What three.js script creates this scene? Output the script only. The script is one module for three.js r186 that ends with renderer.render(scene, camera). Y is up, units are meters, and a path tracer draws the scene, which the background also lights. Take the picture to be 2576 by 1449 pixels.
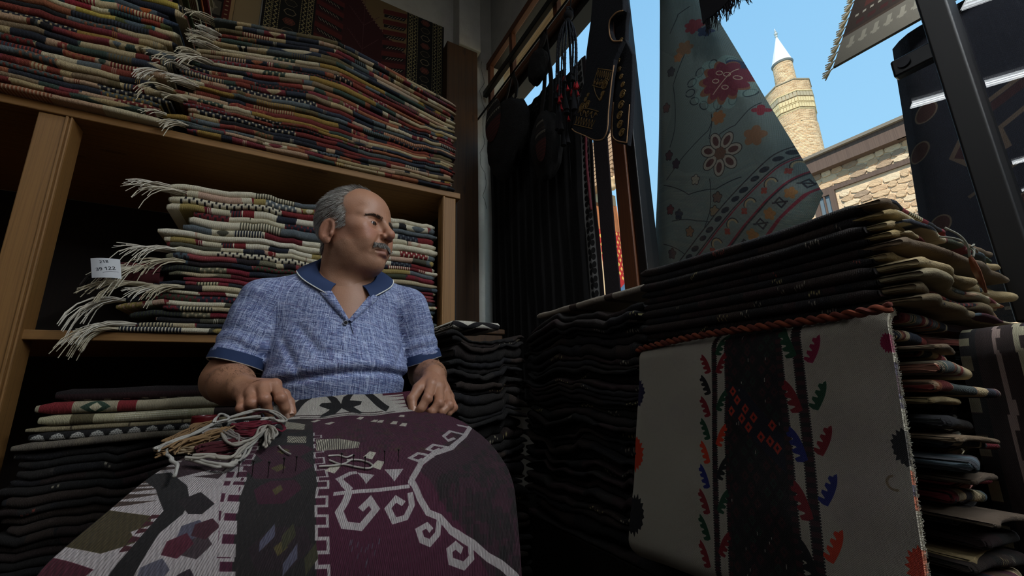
import * as THREE from 'three';
import { mergeGeometries, mergeVertices } from 'three/addons/utils/BufferGeometryUtils.js';
import { RoundedBoxGeometry } from 'three/addons/geometries/RoundedBoxGeometry.js';
import { RectAreaLightUniformsLib } from 'three/addons/lights/RectAreaLightUniformsLib.js';

// ---------------------------------------------------------------- camera, sky, sun, exposure
RectAreaLightUniformsLib.init();
const scene = new THREE.Scene();
const renderer = new THREE.WebGLRenderer({ antialias: true });
renderer.toneMapping = THREE.LinearToneMapping;
renderer.toneMappingExposure = 1.0;
renderer.shadowMap.enabled = true;
const D2R = Math.PI / 180;
const camera = new THREE.PerspectiveCamera(2 * Math.atan(724.5 / 1010) / D2R, 2576 / 1449, 0.02, 200);
camera.position.set(0, 0.78, 0);
camera.rotation.set(13.06 * D2R, -30 * D2R, -1.55 * D2R, 'YXZ');

{ // clear summer sky: one gradient by height, the same all round
  const W = 8, H = 64, data = new Float32Array(W * H * 4);
  for (let j = 0; j < H; j++) {
    const e = Math.max(0, Math.sin(((j + 0.5) / H - 0.5) * Math.PI));
    const k = Math.pow(e, 0.7);
    const c = [0.47 - 0.22 * k, 0.84 - 0.27 * k, 1.08 - 0.14 * k];
    for (let i = 0; i < W; i++) data.set([c[0], c[1], c[2], 1], (j * W + i) * 4);
  }
  const t = new THREE.DataTexture(data, W, H, THREE.RGBAFormat, THREE.FloatType);
  t.mapping = THREE.EquirectangularReflectionMapping; t.magFilter = THREE.LinearFilter; t.needsUpdate = true;
  scene.background = t;
}
const sun = new THREE.DirectionalLight(new THREE.Color(1.0, 0.93, 0.80), 6.6);
sun.position.set(-14, 26, 9); sun.target.position.set(6, 2, -3); sun.castShadow = true;
Object.assign(sun.shadow.camera, { left: -30, right: 30, top: 30, bottom: -30, near: 1, far: 90 });
sun.shadow.mapSize.set(4096, 4096); sun.name = 'sun';
scene.add(sun, sun.target);
const TUBE_GLOW = 9, TUBE_LIGHT = 13;          // seen brightness and cast light of the fluorescent tubes

// ---------------------------------------------------------------- helpers
const V = (x, y, z) => new THREE.Vector3(x, y, z);
function rng(seed) { let a = seed >>> 0; return () => { a = (a + 0x6d2b79f5) | 0; let t = Math.imul(a ^ (a >>> 15), 1 | a); t = (t + Math.imul(t ^ (t >>> 7), 61 | t)) ^ t; return ((t ^ (t >>> 14)) >>> 0) / 4294967296; }; }
function hash3(x, y, z) { let h = Math.imul(x, 374761393) + Math.imul(y, 668265263) + Math.imul(z, 2147483647 ^ 0x5bd1e995) | 0; h = Math.imul(h ^ (h >>> 13), 1274126177); return ((h ^ (h >>> 16)) >>> 0) / 4294967296; }
function noise(x, y = 0, z = 0) { // smooth value noise in -1..1
  const ix = Math.floor(x), iy = Math.floor(y), iz = Math.floor(z); let fx = x - ix, fy = y - iy, fz = z - iz;
  fx = fx * fx * (3 - 2 * fx); fy = fy * fy * (3 - 2 * fy); fz = fz * fz * (3 - 2 * fz);
  const l = (a, b, t) => a + (b - a) * t, h = (a, b, c) => hash3(ix + a, iy + b, iz + c);
  return 2 * l(l(l(h(0, 0, 0), h(1, 0, 0), fx), l(h(0, 1, 0), h(1, 1, 0), fx), fy), l(l(h(0, 0, 1), h(1, 0, 1), fx), l(h(0, 1, 1), h(1, 1, 1), fx), fy), fz) - 1;
}
const lerp = (a, b, t) => a + (b - a) * t, clamp = (x, a, b) => Math.min(b, Math.max(a, x));
const sstep = (a, b, x) => { const t = clamp((x - a) / (b - a), 0, 1); return t * t * (3 - 2 * t); };
const ORD = ['lowest', 'second', 'third', 'fourth', 'fifth', 'sixth', 'seventh', 'eighth', 'ninth', 'tenth', 'eleventh', 'twelfth', 'thirteenth', 'fourteenth', 'fifteenth', 'sixteenth', 'seventeenth', 'eighteenth', 'nineteenth', 'twentieth', 'twenty-first', 'twenty-second', 'twenty-third', 'twenty-fourth', 'twenty-fifth', 'twenty-sixth', 'twenty-seventh', 'twenty-eighth', 'twenty-ninth', 'thirtieth', 'thirty-first', 'thirty-second', 'thirty-third', 'thirty-fourth', 'thirty-fifth', 'thirty-sixth', 'thirty-seventh', 'thirty-eighth', 'thirty-ninth', 'fortieth', 'forty-first', 'forty-second'];
const taken = {};
function numbered(name) { const n = taken[name] = (taken[name] ?? -1) + 1; return n ? `${name}_${String(n).padStart(3, '0')}` : name; }
function shadows(o) { o.castShadow = true; o.receiveShadow = true; return o; }
function part(name, geo, mat, parent, label) { const m = shadows(new THREE.Mesh(geo, mat)); m.name = name; parent.add(m); if (label) m.userData.label = label; return m; }
function thing(name, label, category, group) { const g = new THREE.Group(); g.name = numbered(name); g.userData = { label, category }; if (group) g.userData.group = group; scene.add(g); return g; }
function solo(name, label, category, geo, mat, group) { const m = part(numbered(name), geo, mat, scene); m.userData = { label, category }; if (group) m.userData.group = group; return m; }
function struct(name, geo, mat, label) { const m = part(name, geo, mat, scene); m.userData.kind = 'structure'; if (label) m.userData.label = label; m.userData.category = name.split('_')[0]; return m; }
function box(x0, x1, y0, y1, z0, z1, r = 0) { const w = x1 - x0, h = y1 - y0, d = z1 - z0; const g = r ? new RoundedBoxGeometry(w, h, d, 2, Math.min(r, w / 2.01, h / 2.01, d / 2.01)) : new THREE.BoxGeometry(w, h, d);
  boxUV(g, w, h, d); g.translate((x0 + x1) / 2, (y0 + y1) / 2, (z0 + z1) / 2); return g; }
function boxUV(g) { // uv in metres by the face's own direction
  const p = g.attributes.position, n = g.attributes.normal, uv = new Float32Array(p.count * 2);
  for (let i = 0; i < p.count; i++) { const a = Math.abs(n.getX(i)), b = Math.abs(n.getY(i)), c = Math.abs(n.getZ(i));
    if (a > b && a > c) uv.set([p.getZ(i), p.getY(i)], i * 2); else if (b > c) uv.set([p.getX(i), p.getZ(i)], i * 2); else uv.set([p.getX(i), p.getY(i)], i * 2); }
  g.setAttribute('uv', new THREE.BufferAttribute(uv, 2)); }
function merge(list) { const l = list.map((g) => { const q = g.index ? g.toNonIndexed() : g; for (const k of Object.keys(q.attributes)) if (!['position', 'normal', 'uv', 'color'].includes(k)) q.deleteAttribute(k); return q; });
  const hasC = l.some((g) => g.attributes.color); for (const g of l) { const n = g.attributes.position.count; if (!g.attributes.uv) g.setAttribute('uv', new THREE.BufferAttribute(new Float32Array(n * 2), 2)); if (hasC && !g.attributes.color) g.setAttribute('color', new THREE.BufferAttribute(new Float32Array(n * 3).fill(1), 3)); }
  return mergeGeometries(l); }
function build(pos, idx, uv, col) { const g = new THREE.BufferGeometry(); g.setAttribute('position', new THREE.BufferAttribute(Float32Array.from(pos), 3)); g.setIndex(idx); if (uv) g.setAttribute('uv', new THREE.BufferAttribute(Float32Array.from(uv), 2)); if (col) g.setAttribute('color', new THREE.BufferAttribute(Float32Array.from(col), 3)); g.computeVertexNormals(); return g; }
function tint(g, c) { const n = g.attributes.position.count, a = new Float32Array(n * 3); for (let i = 0; i < n; i++) a.set([c.r, c.g, c.b], i * 3); g.setAttribute('color', new THREE.BufferAttribute(a, 3)); return g; }
const C = (h) => new THREE.Color(h);
// tube along points; radius a number or f(t)
function tube(pts, r, sides = 6, closed = false) {
  const n = pts.length, pos = [], idx = [], uv = []; let nrm = null, len = 0;
  const T = pts.map((p, i) => { const a = closed ? pts[(i + n - 1) % n] : pts[Math.max(0, i - 1)], b = closed ? pts[(i + 1) % n] : pts[Math.min(n - 1, i + 1)]; return b.clone().sub(a).normalize(); });
  const rows = closed ? n + 1 : n;
  for (let k = 0; k < rows; k++) { const i = k % n; if (k) len += pts[i].distanceTo(pts[(i + n - 1) % n]);
    if (!nrm) { nrm = Math.abs(T[0].y) < 0.9 ? V(0, 1, 0) : V(1, 0, 0); } nrm = nrm.clone().sub(T[i].clone().multiplyScalar(nrm.dot(T[i]))).normalize(); const bi = T[i].clone().cross(nrm), R = typeof r === 'function' ? r(k / (rows - 1)) : r;
    for (let s = 0; s <= sides; s++) { const a = s / sides * Math.PI * 2, c = Math.cos(a) * R, d = Math.sin(a) * R; pos.push(pts[i].x + nrm.x * c + bi.x * d, pts[i].y + nrm.y * c + bi.y * d, pts[i].z + nrm.z * c + bi.z * d); uv.push(len, s / sides * 6.2832 * R); } }
  for (let k = 0; k < rows - 1; k++) for (let s = 0; s < sides; s++) { const a = k * (sides + 1) + s, b = a + sides + 1; idx.push(a, a + 1, b, b, a + 1, b + 1); }
  if (!closed) { for (const k of [0, rows - 1]) { const c = pos.length / 3, p = pts[k]; pos.push(p.x, p.y, p.z); uv.push(0, 0); for (let s = 0; s < sides; s++) { const a = k * (sides + 1) + s; k ? idx.push(c, a, a + 1) : idx.push(c, a + 1, a); } } }
  return build(pos, idx, uv);
}
const smoothLine = (pts, n) => new THREE.CatmullRomCurve3(pts).getPoints(n);
// a sheet with thickness: f(u, v) gives the middle surface, the uv run 0..1
function sheet(f, nu, nv, t, su = 1, sv = 1) {
  const P = [], N = [], e = 1e-3;
  for (let j = 0; j <= nv; j++) for (let i = 0; i <= nu; i++) { const u = i / nu, v = j / nv; P.push(f(u, v));
    const a = f(Math.min(1, u + e), v).sub(f(Math.max(0, u - e), v)), b = f(u, Math.min(1, v + e)).sub(f(u, Math.max(0, v - e))); N.push(a.cross(b).normalize()); }
  const pos = [], uv = [], idx = [], w = nu + 1, m = P.length;
  for (const s of [1, -1]) for (let k = 0; k < m; k++) { const p = P[k], q = N[k], h = (typeof t === 'function' ? t((k % w) / nu, Math.floor(k / w) / nv) : t) * s / 2; pos.push(p.x + q.x * h, p.y + q.y * h, p.z + q.z * h); uv.push((k % w) / nu * su, Math.floor(k / w) / nv * sv); }
  for (let j = 0; j < nv; j++) for (let i = 0; i < nu; i++) { const a = j * w + i, b = a + 1, c = a + w, d = c + 1; idx.push(a, b, c, c, b, d, m + a, m + c, m + b, m + c, m + d, m + b); }
  const edge = []; for (let i = 0; i <= nu; i++) edge.push(i); for (let j = 1; j <= nv; j++) edge.push(j * w + nu); for (let i = nu - 1; i >= 0; i--) edge.push(nv * w + i); for (let j = nv - 1; j > 0; j--) edge.push(j * w);
  const base = pos.length / 3; for (const k of edge) for (const o of [k, k + m]) { pos.push(pos[o * 3], pos[o * 3 + 1], pos[o * 3 + 2]); uv.push(uv[o * 2], uv[o * 2 + 1]); }
  for (let k = 0; k < edge.length; k++) { const a = base + k * 2, b = base + ((k + 1) % edge.length) * 2; idx.push(a, a + 1, b, b, a + 1, b + 1); }
  return build(pos, idx, uv);
}
function canvas(w, h, draw, srgb = true) { const c = document.createElement('canvas'); c.width = w; c.height = h; draw(c.getContext('2d'), w, h); const t = new THREE.CanvasTexture(c); t.wrapS = t.wrapT = THREE.RepeatWrapping; if (srgb) t.colorSpace = THREE.SRGBColorSpace; t.magFilter = THREE.LinearFilter; return t; }
function dataTex(w, h, f, srgb = false) { const d = new Uint8Array(w * h * 4); for (let y = 0; y < h; y++) for (let x = 0; x < w; x++) { const c = f(x, y); d.set([c[0], c[1], c[2], 255], (y * w + x) * 4); } const t = new THREE.DataTexture(d, w, h); t.wrapS = t.wrapT = THREE.RepeatWrapping; t.magFilter = THREE.LinearFilter; if (srgb) t.colorSpace = THREE.SRGBColorSpace; t.needsUpdate = true; return t; }
function rep(t, u, v, ch = 0) { const q = t.clone(); q.repeat.set(u, v); q.channel = ch; q.needsUpdate = true; return q; }
const std = (o) => new THREE.MeshStandardMaterial({ roughness: 0.9, ...o });
// tileable noise for relief
const periodic = (x, y, n, s) => { const a = (i, j) => hash3(((i % n) + n) % n, ((j % n) + n) % n, s), ix = Math.floor(x), iy = Math.floor(y); let fx = x - ix, fy = y - iy; fx = fx * fx * (3 - 2 * fx); fy = fy * fy * (3 - 2 * fy); return lerp(lerp(a(ix, iy), a(ix + 1, iy), fx), lerp(a(ix, iy + 1), a(ix + 1, iy + 1), fx), fy); };
const weaveBump = dataTex(128, 128, (x, y) => { const r = 0.5 + 0.5 * Math.sin(x / 128 * Math.PI * 2 * 16); const w = 0.5 + 0.5 * Math.sin(y / 128 * Math.PI * 2 * 8 + (Math.floor(x / 8) % 2) * Math.PI); const v = 255 * clamp(0.55 * r + 0.25 * w + 0.25 * periodic(x / 4, y / 4, 32, 3), 0, 1); return [v, v, v]; });
const fuzzBump = dataTex(256, 256, (x, y) => { const v = 255 * (0.5 * periodic(x / 2, y / 2, 128, 5) + 0.3 * periodic(x / 8, y / 8, 32, 6) + 0.2 * periodic(x / 32, y / 32, 8, 7)); return [v, v, v]; });
const plasterBump = dataTex(256, 256, (x, y) => { const v = 255 * (0.2 * periodic(x / 4, y / 4, 64, 15) + 0.3 * periodic(x / 16, y / 16, 16, 16) + 0.5 * periodic(x / 64, y / 64, 4, 17)); return [v, v, v]; });
const planar = (g, u, v) => { const p = g.attributes.position, a = g.attributes.uv; for (let i = 0; i < p.count; i++) a.setXY(i, u(p.getX(i), p.getY(i), p.getZ(i)), v(p.getX(i), p.getY(i), p.getZ(i))); return g; };
// ---------------------------------------------------------------- materials of the room
const woodTex = (base, dark, seed) => canvas(512, 512, (c, w, h) => { const r = rng(seed); c.fillStyle = base; c.fillRect(0, 0, w, h);
  for (let i = 0; i < 260; i++) { const x = r() * w; c.strokeStyle = dark; c.globalAlpha = 0.05 + r() * 0.16; c.lineWidth = 0.6 + r() * 2.4; c.beginPath(); for (let y = -10; y <= h + 10; y += 16) c.lineTo(x + Math.sin(y * 0.0123 * 2 + i) * 3 + Math.sin(y / h * Math.PI * 2) * 4, y); c.stroke(); }
  c.globalAlpha = 0.5; for (let i = 0; i < 3; i++) { const x = r() * w, y = 40 + r() * (h - 80); for (let k = 6; k > 0; k--) { c.fillStyle = k % 2 ? dark : base; c.beginPath(); c.ellipse(x, y, k * 1.8, k * 3, 0, 0, 7); c.fill(); } } });
const pineMap = woodTex('#8d6536', '#4a2d10', 11), brownMap = woodTex('#4c3218', '#1d1006', 12), darkMap = woodTex('#1c120d', '#070403', 13);
const pine = std({ map: rep(pineMap, 1.6, 0.8), roughness: 0.6 });
const pineX = std({ map: (() => { const t = rep(pineMap, 1.6, 0.8); t.rotation = Math.PI / 2; return t; })(), roughness: 0.6 });
const brownWood = std({ map: rep(brownMap, 1.5, 0.8), roughness: 0.65 });
const windowWood = std({ map: rep(woodTex('#6a3d22', '#2a130a', 14), 1.5, 1.0), roughness: 0.5 });
const blackWood = std({ map: rep(darkMap, 1.5, 0.8), color: '#8a8a92', roughness: 0.5 });
const plaster = std({ map: rep(canvas(512, 512, (c, w, h) => { const r = rng(21); c.fillStyle = '#b9b6ac'; c.fillRect(0, 0, w, h); for (let i = 0; i < 500; i++) { c.globalAlpha = 0.05; c.fillStyle = r() < 0.5 ? '#8f8a7c' : '#cfcdc6'; const s = 4 + r() * 40; c.beginPath(); c.ellipse(r() * w, r() * h, s, s * (0.4 + r()), r() * 3, 0, 7); c.fill(); } }), 0.8, 0.8), bumpMap: rep(plasterBump, 1.5, 1.5), bumpScale: 0.004, roughness: 0.95 });
const boards = std({ map: rep(darkMap, 0.8, 0.5), roughness: 0.8 });

// ---------------------------------------------------------------- room shell
struct('floor', box(-5.7, 1.42, -0.12, 0, -2.92, 3.2), boards, 'dark worn floorboards');
struct('ceiling', box(-5.7, 1.52, 4.80, 5.0, -2.92, 3.2), boards, 'dark boarded ceiling');
struct('wall_left', box(-5.7, -5.5, 0, 4.8, -2.92, 3.2), brownWood);  // out of view, in dark wood to hold down bounced light
struct('wall_front', box(-5.5, 1.42, 0, 4.8, 3.0, 3.2), brownWood);  // also out of view and dark for less bounce
struct('wall_back', box(-5.5, 1.42, 0, 4.8, -2.92, -2.72), plaster, 'white plastered wall with a hairline crack');
{ // hairline crack in the plaster beside the window
  const pts = []; for (let i = 0; i <= 40; i++) { const y = 3.55 - i * 0.035; pts.push(V(1.325 + noise(i * 0.35, 3) * 0.03 + noise(i * 1.7, 5) * 0.008, y, -2.7195)); }
  part('crack', tube(pts, 0.0016, 4), std({ color: '#2a2824' }), scene.getObjectByName('wall_back'));
}
// window wall: below the sill, above the head, and the closed piece towards the camera's side
struct('wall_right', merge([box(1.42, 1.52, 0, 0.83, -2.92, 3.2), box(1.42, 1.52, 3.55, 4.8, -2.92, 3.2), box(1.42, 1.52, 0.83, 3.55, 1.3, 3.2), box(1.42, 1.52, 0.83, 3.55, -2.92, -2.68)]), plaster, 'plastered wall round the shop window');
{ const p = struct('trim_1', box(0.955, 1.225, 0, 3.50, -2.72, -2.60, 0.006), brownWood, 'brown wooden corner post beside the shelves'); }
struct('trim_2', box(1.05, 1.25, 3.50, 4.8, -2.72, -2.58, 0.008), plaster, 'plastered corner above the wooden post');
// the window: posts, sill, head rail, panes
{
  const w = struct('window_1', merge([box(1.40, 1.50, 1.0e-3 + 0.83, 0.875, -2.68, 1.3, 0.006)]), blackWood, 'dark wooden shop window with tall panes');
  part('post', box(1.40, 1.50, 0.875, 2.95, -1.352, -1.268, 0.006), windowWood, w, 'reddish brown window post');
  part('bead', box(1.435, 1.465, 0.875, 2.95, -1.268, -1.262, 0.002), std({ color: '#9a9a94', roughness: 0.4, metalness: 0.3 }), w, 'pale metal glazing bead');
  part('post', box(1.41, 1.50, 0.875, 2.95, -1.262, -1.212, 0.006), blackWood, w);
  part('post', box(1.385, 1.50, 0.875, 3.55, -0.212, -0.160, 0.006), blackWood, w, 'black painted window post');
  part('post', box(1.40, 1.50, 0.875, 3.55, 1.25, 1.3, 0.006), blackWood, w);
  part('post', box(1.40, 1.50, 0.875, 2.95, -2.68, -2.63, 0.006), blackWood, w);
  part('rail', box(1.39, 1.50, 2.95, 3.02, -2.68, 1.3, 0.006), blackWood, w);
  part('rail', box(1.39, 1.50, 3.49, 3.55, -2.68, 1.3, 0.006), blackWood, w);
  const glass = new THREE.MeshPhysicalMaterial({ color: '#ffffff', roughness: 0.0, transmission: 1, thickness: 0, ior: 1.52 });
  const panes = [[0.875, 2.95, -1.212, -0.212], [0.875, 2.95, -0.160, 1.25]];
  for (const [a, b, c, d] of panes) part('pane', new THREE.PlaneGeometry(d - c, b - a).rotateY(-Math.PI / 2).translate(1.455, (a + b) / 2, (c + d) / 2), glass, w);
  // pane clamp on the black post
  const cl = part('pane_clamp', new RoundedBoxGeometry(0.03, 0.052, 0.10, 3, 0.006).translate(1.43, 1.60, -0.245), std({ color: '#0d0d10', roughness: 0.35 }), w, 'black pane clamp with round bolt');
  part('bolt', new THREE.CylinderGeometry(0.014, 0.014, 0.008, 20).rotateZ(Math.PI / 2).translate(1.412, 1.602, -0.268), std({ color: '#2a2a2e', roughness: 0.3, metalness: 0.6 }), cl);
}
{ // fanlight above: brown casements with small mullions, leaning into the room at the far end
  const w = struct('window_2', merge([box(1.355, 1.40, 3.02, 3.075, -2.70, -0.9, 0.006), box(1.355, 1.40, 3.46, 3.52, -2.70, -0.9, 0.006)]), windowWood, 'brown wooden fanlight above the hanging goods');
  for (const z of [-2.68, -2.30, -1.72, -1.15]) part('mullion', box(1.36, 1.40, 3.075, 3.46, z, z + 0.045, 0.005), windowWood, w);
  part('crossbar', box(1.32, 1.36, 3.17, 3.225, -2.70, -0.9, 0.006), blackWood, w, 'dark crossbar from which goods hang');
  const glass = new THREE.MeshPhysicalMaterial({ color: '#f2efe4', roughness: 0.02, transmission: 1, thickness: 0, ior: 1.5 });
  for (const [a, b] of [[-2.635, -2.30], [-2.255, -1.72], [-1.675, -1.15]]) part('pane', new THREE.PlaneGeometry(b - a, 0.385).rotateY(-Math.PI / 2).translate(1.385, 3.267, (a + b) / 2), glass, w);
}
// ---------------------------------------------------------------- fluorescent fittings, hung below the ceiling
const tubeGlow = new THREE.MeshStandardMaterial({ color: '#ffffff', emissive: new THREE.Color(0.90, 0.96, 1.0), emissiveIntensity: TUBE_GLOW, roughness: 0.4 });
const enamel = std({ color: '#3a3a3c', roughness: 0.5 });
function fitting(x, y, z, turn, n, label, power = 1, glow = null) {
  const g = thing('ceiling_light', label, 'light', 'fluorescent fittings'); g.position.set(x, y, z); g.rotation.y = turn;
  const gap = 0.034, w = gap * n + 0.03;
  part('tray', new RoundedBoxGeometry(w, 0.04, 1.26, 2, 0.01).translate(0, 0.05, 0), enamel, g);
  for (let i = 0; i < n; i++) part('tube', new THREE.CylinderGeometry(0.0095, 0.0095, 1.18, 12).rotateX(Math.PI / 2).translate((i - (n - 1) / 2) * gap, 0.008, 0), glow ?? tubeGlow, g);
  for (const s of [-1, 1]) { part('end_cap', new RoundedBoxGeometry(w, 0.05, 0.03, 2, 0.005).translate(0, 0.012, s * 0.605), enamel, g); part('hanger', new THREE.CylinderGeometry(0.005, 0.005, 4.8 - y - 0.07, 6).translate(0, 0.07 + (4.8 - y - 0.07) / 2, s * 0.4), enamel, g); }
  for (let i = 0; i < n; i++) { const l = new THREE.RectAreaLight(new THREE.Color(0.93, 0.97, 1.0), TUBE_LIGHT * power, 0.018, 1.16); l.position.set((i - (n - 1) / 2) * gap, -0.006, 0); l.rotation.x = -Math.PI / 2; l.name = 'tube_light'; g.add(l); }
}
fitting(-1.68, 2.9, -0.33, -27 * D2R, 3, 'three-tube fluorescent fitting hung over the middle of the shop');
fitting(-0.72, 2.9, 0.18, -27 * D2R, 3, 'three-tube fluorescent fitting hung nearest above the camera', 0.5);
fitting(-3.74, 2.9, -0.12, -5 * D2R, 3, 'three-tube fluorescent fitting hung deep in the shop');
fitting(-4.9, 2.9, -0.25, -5 * D2R, 2, 'two-tube fluorescent fitting hung farthest from the window');
const unseenTubeGlow = tubeGlow.clone(); unseenTubeGlow.emissiveIntensity = 30;
fitting(1.22, 2.72, 0.60, 0, 4, 'four-tube fluorescent fitting unseen to the right, placed to light the man', 6.5, unseenTubeGlow);  // out of view; place and strength chosen to light the man from the right
fitting(1.20, 2.72, 2.0, 0, 4, 'four-tube fluorescent fitting unseen behind the camera, placed to light the man', 6, unseenTubeGlow);  // out of view behind the camera, second source on the man
fitting(0.1, 4.2, 0.35, Math.PI / 2, 3, 'three-tube fluorescent fitting unseen near the ceiling, placed to light the upper wall', 1.6, unseenTubeGlow);  // out of view, set high to light the plaster above the fanlight

// ---------------------------------------------------------------- outside: street, stone house, minaret
const ground = std({ color: '#b7a98f', roughness: 0.95 });
struct('ground_street', box(1.52, 60, -0.15, 0, -40, 40), ground, 'pale sunlit street');
part('eave_soffit', box(1.54, 1.86, 3.62, 3.68, -3.2, -0.95, 0.005), std({ map: rep(woodTex('#a58a6a', '#5c442c', 43), 0.8, 0.8), roughness: 0.8 }), scene.getObjectByName('wall_right'), 'pale boarded soffit outside the fanlight');
const stoneMats = ['#c4a888', '#b59a7c', '#cdb596', '#a48c74', '#bd9f80', '#98836f', '#d2bda0'].map((c, i) => std({ color: c, bumpMap: rep(plasterBump, 1, 1), bumpScale: 0.02, roughness: 0.95 }));
const mortar = std({ color: '#cbb498', bumpMap: rep(plasterBump, 2, 2), bumpScale: 0.02 });
const oldTimber = std({ map: rep(woodTex('#54433a', '#2a1d18', 31), 0.7, 0.5), roughness: 0.8 });
{
  const h = thing('stone_house', 'rubble stone house across the street with timber eave', 'house');
  part('wall', merge([box(11.06, 18, 0, 5.55, -5.75, 14)]), mortar, h);
  part('eave', merge([box(10.84, 11.3, 5.50, 5.56, -5.75, 14), box(10.82, 10.88, 5.50, 5.93, -5.75, 14)]), oldTimber, h, 'weathered timber eave board');
  part('roof', (() => { const s = new THREE.Shape([new THREE.Vector2(10.74, 5.93), new THREE.Vector2(14.5, 6.35), new THREE.Vector2(18.6, 5.93), new THREE.Vector2(18.6, 5.86), new THREE.Vector2(10.74, 5.86)]); return new THREE.ExtrudeGeometry(s, { depth: 20, bevelEnabled: false }).translate(0, 0, -5.95); })(), std({ color: '#6d665c' }), h);
  part('beam', box(11.0, 11.1, 4.98, 5.08, -5.75, 14), oldTimber, h, 'timber lacing beam in the stone wall');
  part('beam', box(11.0, 11.1, 3.78, 3.88, -5.75, 14), oldTimber, h);
  // window below the beam
  const wf = part('window', merge([box(10.99, 11.08, 4.04, 4.98, -4.20, -4.09), box(10.99, 11.08, 4.04, 4.98, -3.86, -3.75), box(10.99, 11.08, 4.90, 4.98, -4.09, -3.86), box(11.0, 11.07, 4.04, 4.90, -3.99, -3.96)]), oldTimber, h, 'small timber framed window');
  part('pane', box(11.045, 11.055, 4.04, 4.90, -4.09, -3.99), std({ color: '#5d6a74', roughness: 0.1 }), wf); part('pane', box(11.045, 11.055, 4.04, 4.90, -3.96, -3.86), std({ color: '#5d6a74', roughness: 0.1 }), wf);
  // rubble stones, uneven and proud of the mortar
  const r = rng(77), vars = [];
  for (let k = 0; k < 12; k++) { const n = 7 + Math.floor(r() * 3), pts = []; for (let i = 0; i < n; i++) { const a = i / n * Math.PI * 2, q = Math.pow(Math.pow(Math.abs(Math.cos(a)), 3.2) + Math.pow(Math.abs(Math.sin(a)), 3.2), -1 / 3.2) * (0.88 + r() * 0.14); pts.push(new THREE.Vector2(Math.cos(a) * q * 0.5, Math.sin(a) * q * 0.5)); }
    const g = new THREE.ExtrudeGeometry(new THREE.Shape(pts), { depth: 0.02, bevelEnabled: true, bevelSize: 0.02, bevelThickness: 0.018, bevelSegments: 1 }); g.rotateY(-Math.PI / 2); vars.push(g); }
  let y = 3.92, count = 0;
  const z0 = -5.7, z1 = -1.9;
  for (let row = 0; row < 22 && y < 5.5; row++) { const hh = 0.095 + r() * 0.06; if (y + hh > 4.96 && y < 5.10) { y = 5.10; } if (y + hh > 5.56) break;
    for (let z = z0 + r() * 0.2; z < z1;) { const w = 0.13 + r() * 0.2; if (!(y < 4.98 && z + w > -4.22 && z < -3.73)) { const s = part('stone', vars[Math.floor(r() * 12)], stoneMats[Math.floor(r() * 7)], h); s.position.set(11.062, y + hh / 2, z + w / 2); s.scale.set(0.5 + r() * 0.7, hh * 1.10, w * 1.06); s.rotation.x = (r() - 0.5) * 0.08; count++; } z += w + 0.012; }
    y += hh + 0.012; }
  // the rest of the facade, too far aside to tell apart
  const rest = []; let yy = 0.1; for (; yy < 5.5;) { const hh = 0.18 + r() * 0.1; for (let z = -5.7; z < 4;) { const w = 0.25 + r() * 0.3; if ((z + w < z0 || z > z1 + 0.3 || yy < 3.7) && yy + hh < 5.5 && Math.abs(yy + hh / 2 - 5.03) > 0.17 && Math.abs(yy + hh / 2 - 3.83) > 0.17) { const g = vars[Math.floor(r() * 12)].clone(); g.scale(0.6, hh * 0.95, w * 0.95); g.translate(11.062, yy + hh / 2, z + w / 2); rest.push(g); } z += w + 0.015; } yy += hh + 0.015; }
  part('stonework', merge(rest), stoneMats[0], h).userData.kind = 'stuff';
}
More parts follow.
